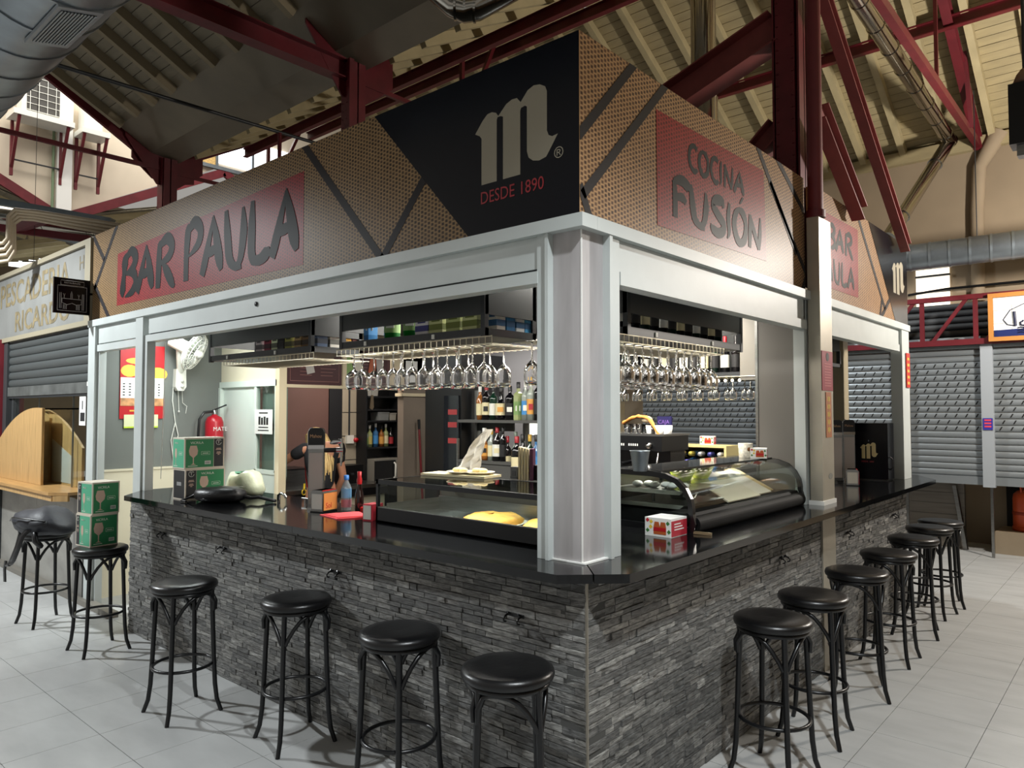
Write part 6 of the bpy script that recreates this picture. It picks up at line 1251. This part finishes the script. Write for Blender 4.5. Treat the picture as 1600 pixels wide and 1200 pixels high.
for y in (1.62, 2.16): MB().box((-.6, y, .1), (-.58, y + .015, .305)).build('rear_mullion', BLACK, t)
MB().box((-.64, Y0 + .03, .1), (-.63, Y1 - .03, .3)).build('rear_panel', mat('rear_grey', (92, 88, 80), .4), t)
for z, ya, yb in ((.19, Y0 + .04, 1.62), (.115, Y0 + .04, 1.62)): MB().prism([(-.58, .0), (-.2, 0), (-.17, .022), (-.61, .022)], (0, yb, z), (1, 0, 0), (0, 0, 1), yb - ya).build('steel_tray', STEEL, t)
MB().box((-.4, Y0 + .1, .12), (-.39, Y0 + .11, .19)).build('tray_support', BLACK, t)
for k, (y, w_, cc) in enumerate(((1.64, .46, (226, 220, 200)), (2.02, .34, (232, 228, 214)), (2.28, .20, (206, 184, 130)), (2.40, .14, (214, 204, 180)))):
    o = MB().prism([(0, 0), (w_, 0), (w_ - .0, .25), (w_ - .04, .30), (w_ * .5, .29), (.03, .30), (0, .27)], (0, 0, 0), (0, 1, 0), (0, 0, 1), .008).build('board', mat('case_board_%d' % k, cc, .5), t, (-.16 - .035 * k, y, .106)); o.rotation_euler.y = -1.12
for k in range(6): tag(MB().sphere((0, 0, .018), .03, 10, 6, 1, 1, .6).build('egg_half', PAPER, None, (-.5 + .055 * k, 1.2 + .03 * (k % 2), CT + .2125)), 'white boiled egg half, %s from the back, in the curved display case' % ORD[k], 'food', 'egg halves in the curved case')
def bowl(label, loc, r, h_, c):
    o = MB().lathe([(r * .55, 0), (r, h_), (r * .97, h_), (r * .52, .004), (.001, .004)], n=20).build('bowl', mat('bowl_%d_%d_%d' % c, c, .35), None, loc); tag(o, label, 'bowl', 'coloured bowls in the curved case')
for lb, y, x, c, r in (('lime green bowl inside the curved display case, left of two', 1.50, -.38, (166, 190, 40), .085), ('lime green bowl inside the curved display case, right of two', 1.73, -.38, (190, 200, 50), .085), ('raspberry red bowl behind the lime ones in the curved case', 1.91, -.48, (170, 30, 60), .085), ('blue bowl behind the lime ones in the curved case', 2.08, -.5, (50, 110, 170), .075)):
    bowl(lb, (x, y, CT + .2315), r, .075, c)
MB().box((-.58, 1.40, .226), (-.26, 2.2, .2305)).build('glass_shelf', PANE, t)
t = thing('metal_bowl', 'steel serving dish with a lid in the lower tray of the curved case', 'dish', (-.33, 1.42, CT + .1385)); MB().lathe([(.07, 0), (.085, .03), (.085, .035), (.05, .05), (.0, .055)], n=18).build('dish', CHROME, t); MB().tube([(-.09, 0, .03), (-.12, 0, .04), (-.12, .02, .02)], .006, 5).build('handle', CHROME, t)
# printed boxes, cup, bucket
def tea_box(label, loc, rot, s=1.0):
    t = thing('tea_box', label, 'box', loc, rot, 'white and red tea boxes'); w_, d_, h_ = .15 * s, .165 * s, .094 * s
    MB().box((0, 0, 0), (w_, d_, h_)).build('carton', PAPER, t); MB().box((w_, .004, .003), (w_ + .001, d_ - .0, h_ - .012)).build('red_side', mat('crimson_panel', (176, 40, 56), .5), t)
    b = MB()
    for k in range(3): b.box((w_ + .0012, d_ * .2, h_ * (.36 + .15 * k)), (w_ + .0018, d_ * (.8 - .1 * k), h_ * (.42 + .15 * k)))
    b.build('white_lines', PAPER, t); b = MB(); c2 = MB(); c3 = MB()
    for k, x in enumerate((.46, .70)):
        b.prism([(-.018 * s, .012 * s), (.018 * s, .012 * s), (.018 * s, .05 * s), (.012 * s, .075 * s), (-.012 * s, .075 * s), (-.018 * s, .05 * s)], (w_ * x, -.0005, 0), (1, 0, 0), (0, 0, 1), .0008); c2.box((w_ * x - .018 * s, -.0022, h_ * .3), (w_ * x + .018 * s, -.001, h_ * .5))
    b.build('printed_bottle', mat('amber_print', (176, 86, 40), .5), t); c2.build('printed_label', RED, t)
    for x, z, m_ in ((.1, .3, 'leaf'), (.88, .75, 'leaf'), (.92, .3, 'leaf'), (.22, .5, 'lemon'), (.24, .78, 'lemon'), (.1, .85, 'tag')):
        cc = {'leaf': (60, 120, 60), 'lemon': (226, 190, 60), 'tag': (190, 40, 50)}[m_]; MB().prism([(-.01 * s, 0), (0, -.011 * s), (.012 * s, 0), (0, .012 * s)], (w_ * x, -.0005, h_ * z), (1, 0, 0), (0, 0, 1), .0006).build('printed_' + m_, mat('print_' + m_, cc, .5), t)
    return t
tea_box('white and red printed box on the granite near the corner column', (-.275, .905, CT), .0)
p = ptZ(1187, 716, CT + .319); tea_box('white and red printed box on top of the curved display case, beside the tin', (p.x - .05, p.y - .04, CT + .319), .35, .72)
tea_box('white and red printed box far inside on the lying bottle rack', (-1.13, 3.2, 1.475), .3, .75)
p = ptZ(1165, 715, CT + .319); t = thing('printed_tin', 'white printed tin with a small brown flower on the curved display case', 'tin', (p.x, p.y, CT + .319)); MB().lathe([(.044, 0), (.05, .1), (.047, .1), (.042, .004), (.001, .004)], n=22).build('tin', mat('printed_white', (206, 200, 184), .4, 0, (60, .35)), t)
b = MB().lathe_xyz([(.014, 0), (.014, .002), (0, .003)], (0, 0, 0), 12, 1, 1, 1).build('printed_flower', mat('brown_flower', (120, 76, 30), .5), t, (.038, -.029, .06)); b.rotation_euler = (PI / 2, 0, .9)
p = ptZ(1000, 736, CT + .319); t = thing('ice_bucket', 'small galvanised bucket on the near end of the curved display case', 'bucket', (p.x, p.y, CT + .319)); MB().lathe([(.036, 0), (.052, .105), (.056, .11), (.05, .108), (.034, .004), (.001, .004)], n=22).build('pail', GALV, t)
t = thing('bread_basket', 'small rustic bread pieces on a dish behind the near end of the curved case', 'food', (-.88, 1.35, CT)); MB().box((-.1, -.08, 0), (.1, .08, .02)).build('tray', STEEL, t)
for k in range(3): MB().sphere((-.05 + .05 * k, 0, .05), .035, 10, 6, 1, .8, .8).build('bread', mat('bread', (226, 208, 150), .7), t)
tag(MB().box((-1.0, .9, 0), (-.70, 1.9, CT - .002)).build('side_cupboard', DARKPANEL), 'charcoal cupboard behind the side counter at the corner', 'cupboard')
t = thing('loose_clip', 'small metal clip lying beside the white and red box on the granite', 'clip', (-.06, 1.10, CT)); MB().bar((-.04, 0, .008), (.05, .02, .006), .02, .012).build('clip', mat('clip_brass', (150, 130, 100), .4, .5), t)
# ---- coffee machine on its cupboard
tag(MB().box((-1.80, 2.10, 0), (-.93, 2.72, 1.20)).build('machine_cupboard', mat('wood_grey_cupboard', (110, 92, 78), .5)), 'brown-grey cupboard carrying the coffee machine', 'cupboard')
t = thing('coffee_machine', 'black espresso machine with cups on top behind the curved display case', 'coffee machine', (-1.36, 2.30, 1.20))
MB().box((-.40, -.02, .26), (.40, .38, .37)).build('upper_body', BLACK, t); MB().box((-.38, .14, .04), (.38, .36, .26)).build('back_body', BLACK, t); MB().box((-.38, -.04, .0), (.38, .36, .05)).build('drip_tray', STEEL, t); MB().box((-.41, -.01, .37), (.41, .39, .385)).build('cup_rail', STEEL, t)
for x in (-.2, .13): MB().lathe([(.034, .16), (.036, .26)], n=14).build('group_head', CHROME, t, (x, .06, 0)); MB().tube([(x, .04, .18), (x, -.08, .17), (x, -.14, .165)], [.012, .014, .016], 8).build('portafilter', BLACK, t)
for x in (-.27, .3): MB().lathe_xyz([(.022, 0), (.02, .03), (0, .032)], (0, 0, 0), 12, 1, 1, 1).build('steam_knob', CHROME, t, (x, -.02, .30)).rotation_euler.x = PI / 2
for x0_ in (.0, .12):
    for k in range(5): MB().box((x0_ + .018 * k, -.023, .295), (x0_ + .018 * k + .009, -.02, .312)).build('button', PAPER, t)
MB().tube([(.36, .0, .26), (.38, -.05, .2), (.37, -.06, .08)], .006, 6).build('steam_wand', CHROME, t)
cupg = MB().lathe([(.022, 0), (.03, .07), (.0285, .07), (.021, .003), (.001, .003)], n=14).build('tumbler', GLASS, data=True); cupw = MB().lathe([(.028, 0), (.036, .062), (.033, .062), (.026, .004), (.001, .004)], n=14).build('coffee_cup', PAPER, data=True)
for k in range(5): tag(link('tumbler', cupg, None, (-1.30 + .055 * k, 2.36 + .02 * (k % 2), 1.586)), 'small clear tumbler, %s from the left on the coffee machine' % ORD[k], 'glass', 'tumblers on the coffee machine')
for k, c_ in enumerate(('left', 'middle', 'right')): tag(link('coffee_cup', cupw, None, (-1.10 + .072 * k, 2.36, 1.586)), 'white coffee cup on the coffee machine, the %s one of the row' % c_, 'cup', 'white cups on the coffee machine')
t = thing('orange_cloth', 'orange cloth thrown over the cups on the coffee machine', 'cloth', (-1.15, 2.34, 1.66)); cl = mat('orange_cotton', (206, 138, 66), .85, 0, (8, .2)); b = MB(); vs = []; 
for i in range(13):
    u = i / 12; x = -.17 + .33 * u; zc = .05 * math.sin(PI * min(1, u * 1.15)) - (.11 * max(0, u - .72) / .28 if u > .72 else 0)
    for j, (dy, dz) in enumerate(((-.03, 0), (-.012, .016), (.012, .014), (.03, -.002), (.0, -.01))): vs.append((x, dy + .006 * math.sin(i * 1.9), zc + dz + .004 * math.sin(i * 2.7 + j)))
b.sh().add(vs, [(i * 5 + j, i * 5 + (j + 1) % 5, (i + 1) * 5 + (j + 1) % 5, (i + 1) * 5 + j) for i in range(12) for j in range(5)]); b.build('cloth', cl, t); MB().sphere((.02, .02, .03), .045, 10, 7, 1.0, .7, .6).build('pale_patch', mat('pale_cotton', (206, 190, 160), .85), t)
t = thing('till_display', 'small violet lit sign behind the coffee machine', 'sign', (-1.32, 2.95, 1.2)); MB().tube([(0, 0, 0), (0, 0, .42)], .012, 6).build('stand', BLACK, t); MB().box((-.06, -.01, .42), (.07, .01, .51)).build('panel', mat('violet_panel', (40, 36, 90), .4), t); text('lettering', 'CAJA', .045, mat('violet_letters', (140, 100, 190), .5), (-.05, -.0115, .45), (1, 0, 0), (0, 0, 1), t)
# ---- rack of lying bottles
tag(MB().box((-1.75, 3.02, 0), (-.75, 3.5, 1.29)).build('rear_cupboard', DARKPANEL), 'charcoal cupboard at the back carrying the rack of lying bottles', 'cupboard')
t = thing('bottle_rack', 'cream rack of lying bottles behind the coffee machine', 'rack', (-1.27, 3.2, 1.29)); CY_ = mat('cream_yellow', (214, 200, 140), .5)
for z in (0, .168): MB().box((-.42, -.1, z), (.42, .16, z + .016)).build('board', CY_, t)
for x in (-.42, .40): MB().box((x, -.1, .016), (x + .02, .16, .168)).build('side', CY_, t)
MB().box((-.40, .14, .016), (.40, .16, .168)).build('back', CY_, t)
foils = [(200, 200, 196), (180, 170, 80), (210, 206, 200), (70, 70, 130), (190, 190, 190), (60, 60, 70), (200, 180, 120), (80, 80, 150)]
for r_ in range(2):
    for k in range(9):
        c = foils[(k * 3 + r_ * 2) % 8]; o = thing('lying_bottle', 'foil-capped bottle lying in the cream rack, %s row, %s from the left' % (('lower', 'upper')[r_], ORD[k]), 'bottle', (-1.27 - .355 + .085 * k + .04 * r_, 3.18, 1.29 + .047 + .066 * r_), 0, 'bottles in the cream rack')
        q = MB().lathe_xyz([(.018, -.09), (.019, -.02), (.03, .03), (.031, .14), (.0, .141)], (0, 0, 0), 12, 1, 1, 1).build('glass_body', (G_GR, G_DK, G_BL)[k % 3], o); q.rotation_euler.x = -PI / 2
        q = MB().lathe_xyz([(.0, -.096), (.017, -.095), (.0195, -.088), (.020, -.03)], (0, 0, 0), 12, 1, 1, 1).build('foil_cap', mat('foil_%d_%d_%d' % c, c, .3, .5), o); q.rotation_euler.x = -PI / 2
# ---- far side counter: black branded cooler, dark shelf above
t = thing('counter_cooler', 'black box cooler with a cream letter standing on the far side counter', 'cooler', (-.42, 4.93, CT)); MB().box((0, 0, .012), (.29, .2, .53)).build('body', SIGNBLACK, t); MB().box((.01, .01, 0), (.28, .19, .012)).build('feet_plate', BLACK, t)
MB().prism([(.05 + .155 * u, .2 + .15 * v) for u, v in M_POLY], (0, -.001, 0), (1, 0, 0), (0, 0, 1), .001).build('emblem', LOGO2, t); text_line('year_line', 'DESDE 1890', .022, REDPRINT, (.058, -.0025, .165), (1, 0, 0), (0, 0, 1), t, sx=.95); MB().prism([(-.006, 0), (0, -.008), (.006, 0), (0, .01)], (.125, -.001, .365), (1, 0, 0), (0, 0, 1), .001).build('small_star', mat('grey_star', (120, 124, 130), .5), t); MB().tube([(.29, .05, .1), (.315, .05, .12), (.315, .05, .2), (.29, .05, .22)], .006, 6).build('cable_loop', BLACK, t)
t = thing('hanging_shelf', 'short dark hanging shelf over the far side counter, one white clip', 'overhead shelf', (0, 0, 0)); MB().box((-.60, 3.1, 2.27), (-.33, 4.25, 2.6)).build('fascia_box', DARKPANEL, t); MB().box((-.60, 3.1, 2.13), (-.31, 4.22, 2.16)).build('shelf_board', DARK, t)
for y in (3.1, 4.19): MB().box((-.34, y, 2.13), (-.31, y + .03, 2.27)).build('post', DARK, t)
MB().box((-.309, 3.75, 2.17), (-.30, 3.82, 2.26)).build('clip', PLASTICW, t)
# ================================================================== FISHMONGER STALL AT THE LEFT
NY = .12
t = thing('stall_sign', 'weathered white fishmonger sign with faded lettering at the far left', 'sign', (0, 0, 0))
MB().box((-9.4, NY - .01, 2.60), (-5.74, NY + .12, 3.36)).build('panel', mat('weathered_white_sheet', (124, 124, 121), .45, .1, (2.2, .2, (1, 1, .3))), t)
for lo, hi in (((-9.4, NY - .04, 3.33), (-5.72, NY, 3.38)), ((-9.4, NY - .04, 2.56), (-5.72, NY, 2.61)), ((-5.86, NY - .04, 2.61), (-5.72, NY, 3.33))): MB().box(lo, hi).build('frame', mat('cream_frame', (140, 132, 112), .5), t)
FADE = mat('faded_gold_letter', (112, 100, 74), .6, 0, (9, .45))
text('lettering', 'PESCADERIA', .38, FADE, (-8.75, NY - .012, 2.99), (1, 0, 0), (0, 0, 1), t, sx=1.12, bold=.006); text('lettering', 'RICARDO', .32, FADE, (-8.15, NY - .012, 2.67), (1, 0, 0), (0, 0, 1), t, sx=1.3, bold=.006); text('lettering', 'Hº', .2, FADE, (-6.10, NY - .012, 3.12), (1, 0, 0), (0, 0, 1), t)
t = thing('roller_shutter', 'half lowered dark roller shutter under the fishmonger sign', 'shutter', (0, 0, 0))
W0, W1 = -8.40, -5.69
prof = [(0, 0), (-.012, .008), (-.02, .03), (-.02, .056), (-.012, .078), (0, .086), (.008, .086), (.008, 0)]
n = len(prof); b = MB().sh().add([(W0, NY + .02 + a, z) for a, z in prof] + [(W1, NY + .02 + a, z) for a, z in prof], [(i, (i + 1) % n, n + (i + 1) % n, n + i) for i in range(n)]); sm = b.build('slat', SLATD, data=True)
for k in range(6): link('slat', sm, t, (0, 0, 2.03 + .088 * k))
MB().box((W0, NY - .01, 1.925), (W1, NY + .03, 2.03)).build('bottom_bar', mat('worn_bar', (98, 100, 98), .45, .3, (5, .3)), t); MB().box((-5.80, NY - .02, 1.99), (-5.76, NY - .008, 2.03)).build('lock_tag', PAPER, t); MB().box((W0, NY - .005, 2.54), (W1, NY + .03, 2.58)).build('guide_top', DARK, t)
t = thing('stall_surround', 'dark steel uprights of the fishmonger stall opening', 'frame', (0, 0, 0))
for x0_, x1_ in ((-8.50, -8.36), (-5.76, -5.67)): MB().box((x0_, NY - .02, 0), (x1_, NY + .1, 2.6)).build('upright', mat('dark_upright', (66, 68, 70), .4, .4), t)
MB().box((-8.30, NY + .02, 1.0), (-8.24, NY + .08, 1.93)).build('inner_upright', mat('dark_upright', (66, 68, 70), .4, .4), t); MB().box((-8.4, NY + .0, 1.90), (-5.7, NY + .05, 1.93)).build('cross_bar', DARK, t)
tag(MB().box((-8.85, NY - .06, 0), (-8.52, NY + .2, 2.6)).build('red_pier', REDST), 'oxblood red pier at the very left edge beside the fishmonger stall', 'pier')
for k, (x0_, x1_) in enumerate(((-8.24, -7.42), (-7.41, -6.37), (-6.36, -5.76))): tag(MB().box((x0_, NY + .05, 1.01), (x1_, NY + .056, 1.9)).build('glass_screen', PANE), ('left', 'middle', 'right')[k] + ' glass screen of the fishmonger counter', 'glass', 'glass screens of the fishmonger counter')
for x in (-7.415, -6.365): MB().box((x - .006, NY + .045, 1.0), (x + .006, NY + .06, 1.9)).build('glass_joint', STEEL, t); MB().box((-7.4, NY + .045, 1.77), (-5.76, NY + .062, 1.785)).build('glass_edge', STEEL, t)
# round headed pine screen of vertical boards behind the glass
t = thing('pine_screen', 'round headed pine board screen behind the fishmonger glass', 'screen', (0, .22, 1.0)); x = -7.6; 
def topz(x): u = (x + 7.62) / 1.95; return max(.06, .79 * (1 - u * u))
while x < -6.4:
    w_ = .19 if x < -7.2 else .2; z0_, z1_ = topz(x), topz(x + w_)
    MB().prism([(x + .001, 0), (x + w_ - .001, 0), (x + w_ - .001, z1_), (x + w_ / 2, topz(x + w_ / 2)), (x + .001, z0_)], (0, .015 if int(x * 10) % 2 else .018, 0), (1, 0, 0), (0, 0, 1), .024).build('board', PINE, t); x += w_
x = -8.62
while x < -7.02:
    MB().prism([(x + .001, 0), (x + .199, 0), (x + .199, topz(x - .41)), (x + .1, topz(x - .51)), (x + .001, topz(x - .61))], (0, -.165, 0), (1, 0, 0), (0, 0, 1), .024).build('board', PINE, t); x += .2
MB().prism([(-7.55, 0), (-7.13, 0), (-7.13, .68), (-7.46, .79), (-7.55, .79)], (0, -.012, 0), (1, 0, 0), (0, 0, 1), .02).build('front_board', PINE, t)
MB().prism([(-7.10, 0), (-6.45, 0), (-6.45, .26), (-7.10, .44)], (0, -.006, .02), (1, 0, 0), (0, 0, 1), .004).build('white_tile_panel', mat('white_glazed', (196, 196, 190), .3), t)
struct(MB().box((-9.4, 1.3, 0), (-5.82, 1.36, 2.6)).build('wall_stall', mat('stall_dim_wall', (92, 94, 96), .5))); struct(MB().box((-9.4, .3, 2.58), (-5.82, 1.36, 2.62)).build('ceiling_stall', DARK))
t = thing('stall_hood', 'dark hanging hood and scales deep inside the fishmonger stall', 'hood', (-6.2, .8, 1.0)); MB().prism([(-.16, .9), (.1, .9), (.22, .42), (-.22, .42)], (0, .3, 0), (1, 0, 0), (0, 0, 1), .3).build('hood', DARK, t); MB().box((-.2, 0, -1.0), (.24, .3, .4)).build('cabinet', DARK, t); MB().box((-.12, -.01, .08), (.02, 0, .26)).build('white_notice', PAPER, t)
# pine counter
t = thing('pine_counter', 'varnished pine counter shelf projecting under the fishmonger glass', 'counter', (0, 0, .945))
MB().prism([(-8.9, -.14), (-6.0, -.14), (-5.86, -.02), (-5.86, .5), (-8.9, .5)], (0, 0, .025), (1, 0, 0), (0, 1, 0), .028).build('top', PINETOP, t); MB().box((-8.9, -.12, -.03), (-5.98, -.09, .024)).build('front_apron', PINE, t); b = MB().bar((-5.98, -.10, -.003), (-5.87, -.01, -.003), .03, .054); b.build('end_apron', PINE, t)
t = thing('stall_plinth', 'grey stone base of the fishmonger stall behind the first stool', 'stall', (0, 0, 0)); MBL = mat('grey_veined_stone', (140, 138, 132), .4, 0, (2.5, .22, (1, 1, 2.5)))
for k in range(4): MB().box((-8.34 + .62 * k, .08, .0), (-8.34 + .62 * k + .617, .18, .93)).build('stone_panel', MBL, t)
MB().box((-5.95, .06, 0), (-5.70, .2, .93)).build('end_panel', mat('dull_steel_panel', (128, 126, 122), .35, .5), t); MB().box((-8.52, .05, 0), (-8.34, .2, .94)).build('shutter_guide', DARK, t)
t = thing('restaurant_sign', 'small black projecting restaurant sign with a line drawn table, between the two shop signs', 'sign', (-5.72, -.02, 2.62))
a = V3((-.86, -.38, 0)).normalized(); a = V3((-.80, -.60, 0)); a.normalize()
p0, p1 = V3((-5.72, -.215, 2.645)), V3((-5.72, .085, 2.64)); a = (p1 - p0); a.z = 0; Lw = a.length; a.normalize(); nn = a.cross(V3((0, 0, 1))); t.location = (p0.x, p0.y, p0.z - .0)
def sp(u, z, l=0): return a * (u * Lw) + V3((0, 0, z)) + nn * l
HS_ = .325
MB().prism([(0, 0), (Lw, 0), (Lw, HS_), (0, HS_)], (0, 0, 0), tuple(a), (0, 0, 1), -.02).build('panel', SIGNBLACK, t); MB().add([sp(-.012, 0, 0), sp(0, 0, 0), sp(0, HS_, 0), sp(-.012, HS_, 0), sp(-.012, 0, -.02), sp(-.012, HS_, -.02)], [(0, 1, 2, 3), (0, 3, 5, 4)]).build('bright_edge', STEEL, t)
b = MB()
def ln(pts): b.tube([sp(u, z * HS_, .002) for u, z in pts], .0028, 4)
ln([(.1, .08), (.9, .08), (.9, .78), (.1, .78), (.1, .08)]); ln([(.18, .8), (.82, .8), (.82, .93), (.18, .93), (.18, .8)]); ln([(.22, .42), (.75, .42), (.75, .28), (.6, .26), (.5, .3), (.36, .25), (.22, .3), (.22, .42)]); ln([(.16, .58), (.16, .14)]); ln([(.2, .58), (.2, .14)]); ln([(.82, .58), (.82, .12)]); ln([(.78, .58), (.78, .12)])
for u in (.26, .3, .34, .62, .66, .70): ln([(u, .26), (u, .12)])
ln([(.28, .44), (.28, .5), (.25, .56), (.31, .56), (.28, .5)]); ln([(.68, .44), (.68, .5), (.65, .56), (.71, .56), (.68, .5)]); ln([(.46, .44), (.46, .56), (.48, .64), (.5, .56), (.5, .44)])
b.build('line_drawing', mat('grey_line', (180, 176, 176), .5), t); text('small_lettering', 'RESTAURANTE', .022, mat('grey_line', (180, 176, 176), .5), tuple(sp(.27, .845 * HS_, .003)), tuple(a), (0, 0, 1), t, sx=.9)
MB().bar(tuple(sp(1, .2, -.01)), tuple(sp(1.25, .2, -.01)), .02, .02).build('bracket', DARK, t)
t = thing('taped_notice', 'small white notice with black print taped by the white end post', 'notice', (-5.79, .07, 1.62)); MB().box((-.09, -.003, 0), (.07, 0, .27)).build('sheet', PAPER, t); MB().box((-.06, -.0045, .04), (.05, -.003, .12)).box((-.02, -.0045, .15), (.0, -.003, .23)).build('print', INK, t)
# ================================================================== BAR STOOLS
def make_stool():
    t = thing('bar_stool', '', 'stool')
    MB().lathe([(.001, .708), (.168, .708), (.182, .716), (.186, .731), (.181, .746), (.165, .754), (.12, .757), (.001, .752)], n=36).build('seat', LEATHER, t)
    MB().lathe([(.165, .690), (.170, .692), (.170, .708), (.160, .708)], n=32).build('seat_ring', BLACK, t)
    an = [PI / 4 + PI / 2 * k for k in range(4)]
    P_ = lambda a, r, z, da=0.0: V3((r * math.cos(a) - da * math.sin(a), r * math.sin(a) + da * math.cos(a), z))
    for a in an: MB().tube([P_(a, .158, .70), P_(a, .163, .60), P_(a, .176, .30), P_(a, .184, .16), P_(a, .196, .07), P_(a, .222, .0)], [.0145, .0145, .0138, .0135, .013, .012], 8).build('leg', BLACK, t)
    MB().tube([P_(2 * PI * k / 36, .164, .275) for k in range(36)], .0095, 8, closed=True).build('foot_ring', BLACK, t)
    for i, j in ((0, 3), (0, 1), (2, 1), (2, 3)):     # bent braces loop over legs 0 and 2 and run down to 1 and 3
        A, B = an[i], an[j]; d = 1 if (B - A) % (2 * PI) < PI else -1
        pts = [P_(A, .175, .585, d * .012), P_(A, .178, .635, d * .014)]
        for u, z in ((.08, .676), (.20, .690), (.36, .690), (.52, .680), (.66, .660), (.79, .625), (.90, .58), (.96, .545)): an_ = A + d * (PI / 2) * u; rr = .160 - .016 * math.sin(PI * u) + .008 * u; pts.append(P_(an_, rr, z))
        MB().tube(pts, .0105, 7).build('brace', BLACK, t)
    return t
st = make_stool()
spots = [((-5.25, -.36), .12, 'black bentwood bar stool at the far left with the backpack on it'), ((-4.16, -.33), .02, 'black bentwood bar stool carrying two boxes of wine glasses'), ((-2.59, -.425), .0, 'black bentwood bar stool third from the left, along the front of the bar'), ((-1.77, -.195), -.16, 'black bentwood bar stool fourth from the left, before the front slate'),
         ((-.895, -.212), .08, 'black bentwood bar stool second from the corner on the front side'), ((-.21, -.238), .75, 'black bentwood bar stool closest to the corner on the front side'),
         ((.30, 1.13), -.08, 'black bentwood bar stool nearest to the corner on the side aisle'), ((.29, 1.72), .1, 'second black bentwood bar stool along the side aisle from the corner'), ((.285, 2.51), .35, 'third black bentwood bar stool along the side aisle, by the steel post'), ((.27, 3.30), .0, 'fourth black bentwood bar stool along the side aisle'),
         ((.25, 4.10), .2, 'fifth black bentwood bar stool along the side aisle'), ((.225, 4.78), -.1, 'sixth black bentwood bar stool along the side aisle, last but one'), ((.22, 5.24), .3, 'seventh and farthest black bentwood bar stool along the side aisle')]
for i, ((x, y), a_, lb) in enumerate(spots):
    if i == 0: st.location = (x, y, 0); st.rotation_euler.z = a_; st['label'] = lb; st['group'] = 'bentwood bar stools'
    else: dup(st, (x, y, 0), a_, lb, 'bentwood bar stools')
# black backpack on the first stool
NYL = mat('dark_grey_nylon', (34, 36, 44), .55, 0, (5, .2), (14, .5))
t = thing('backpack', 'dark grey backpack slumped over the far left stool, straps hanging', 'backpack', (-5.18, -.40, .758), .25); random.seed(11)
b = MB(); b.lathe_xyz([(.0, 0), (.17, .0), (.235, .04), (.25, .09), (.235, .14), (.18, .185), (.09, .21), (.0, .215)], (0, 0, 0), 22, 1.28, .78, 1); b.v = [(x * (1 + .05 * math.sin(7 * y + 3 * z * 9)), y * (1 + .06 * math.sin(9 * x)), z * (1 - .22 * max(0, x) / .3) + .02 * math.sin(14 * x + 6 * y) * min(1, z * 8) - .012 * abs(math.sin(11 * y + 5 * x))) for x, y, z in b.v]; b.build('body', NYL, t)
b = MB(); b.lathe_xyz([(.0, 0), (.10, .0), (.125, .03), (.12, .065), (.07, .09), (.0, .095)], (.06, -.13, .05), 18, 1.5, .62, 1.0); b.build('front_pocket', NYL, t)
MB().tube([(-.2, -.16, .10), (-.1, -.20, .135), (.08, -.215, .14), (.24, -.14, .12)], .006, 6).build('zip', BLACK, t)
def strap(pts, w_): 
    b = MB(); vs = []
    for p in pts: p = V3(p); vs += [p + V3((-w_ / 2, 0, 0)), p + V3((w_ / 2, 0, 0)), p + V3((w_ / 2, -.008, 0)), p + V3((-w_ / 2, -.008, 0))]
    return b.sh().add(vs, [(i * 4 + k, i * 4 + (k + 1) % 4, i * 4 + 4 + (k + 1) % 4, i * 4 + 4 + k) for i in range(len(pts) - 1) for k in range(4)])
strap([(.10, -.17, .06), (.07, -.215, .0), (.03, -.225, -.1), (-.04, -.22, -.2), (-.12, -.2, -.245)], .075).build('shoulder_strap', BLACK, t); MB().tube([(-.12, -.2, -.245), (-.2, -.18, -.26), (-.25, -.1, -.22), (-.24, -.06, -.02), (-.2, -.1, .05)], .012, 6).build('webbing', BLACK, t); strap([(-.24, -.16, -.23), (-.245, -.165, -.3), (-.245, -.16, -.4)], .03).build('strap_end', BLACK, t); MB().tube([(.16, -.17, .02), (.22, -.2, -.03), (.24, -.17, -.07), (.18, -.15, -.06)], .022, 7).build('side_strap', BLACK, t)
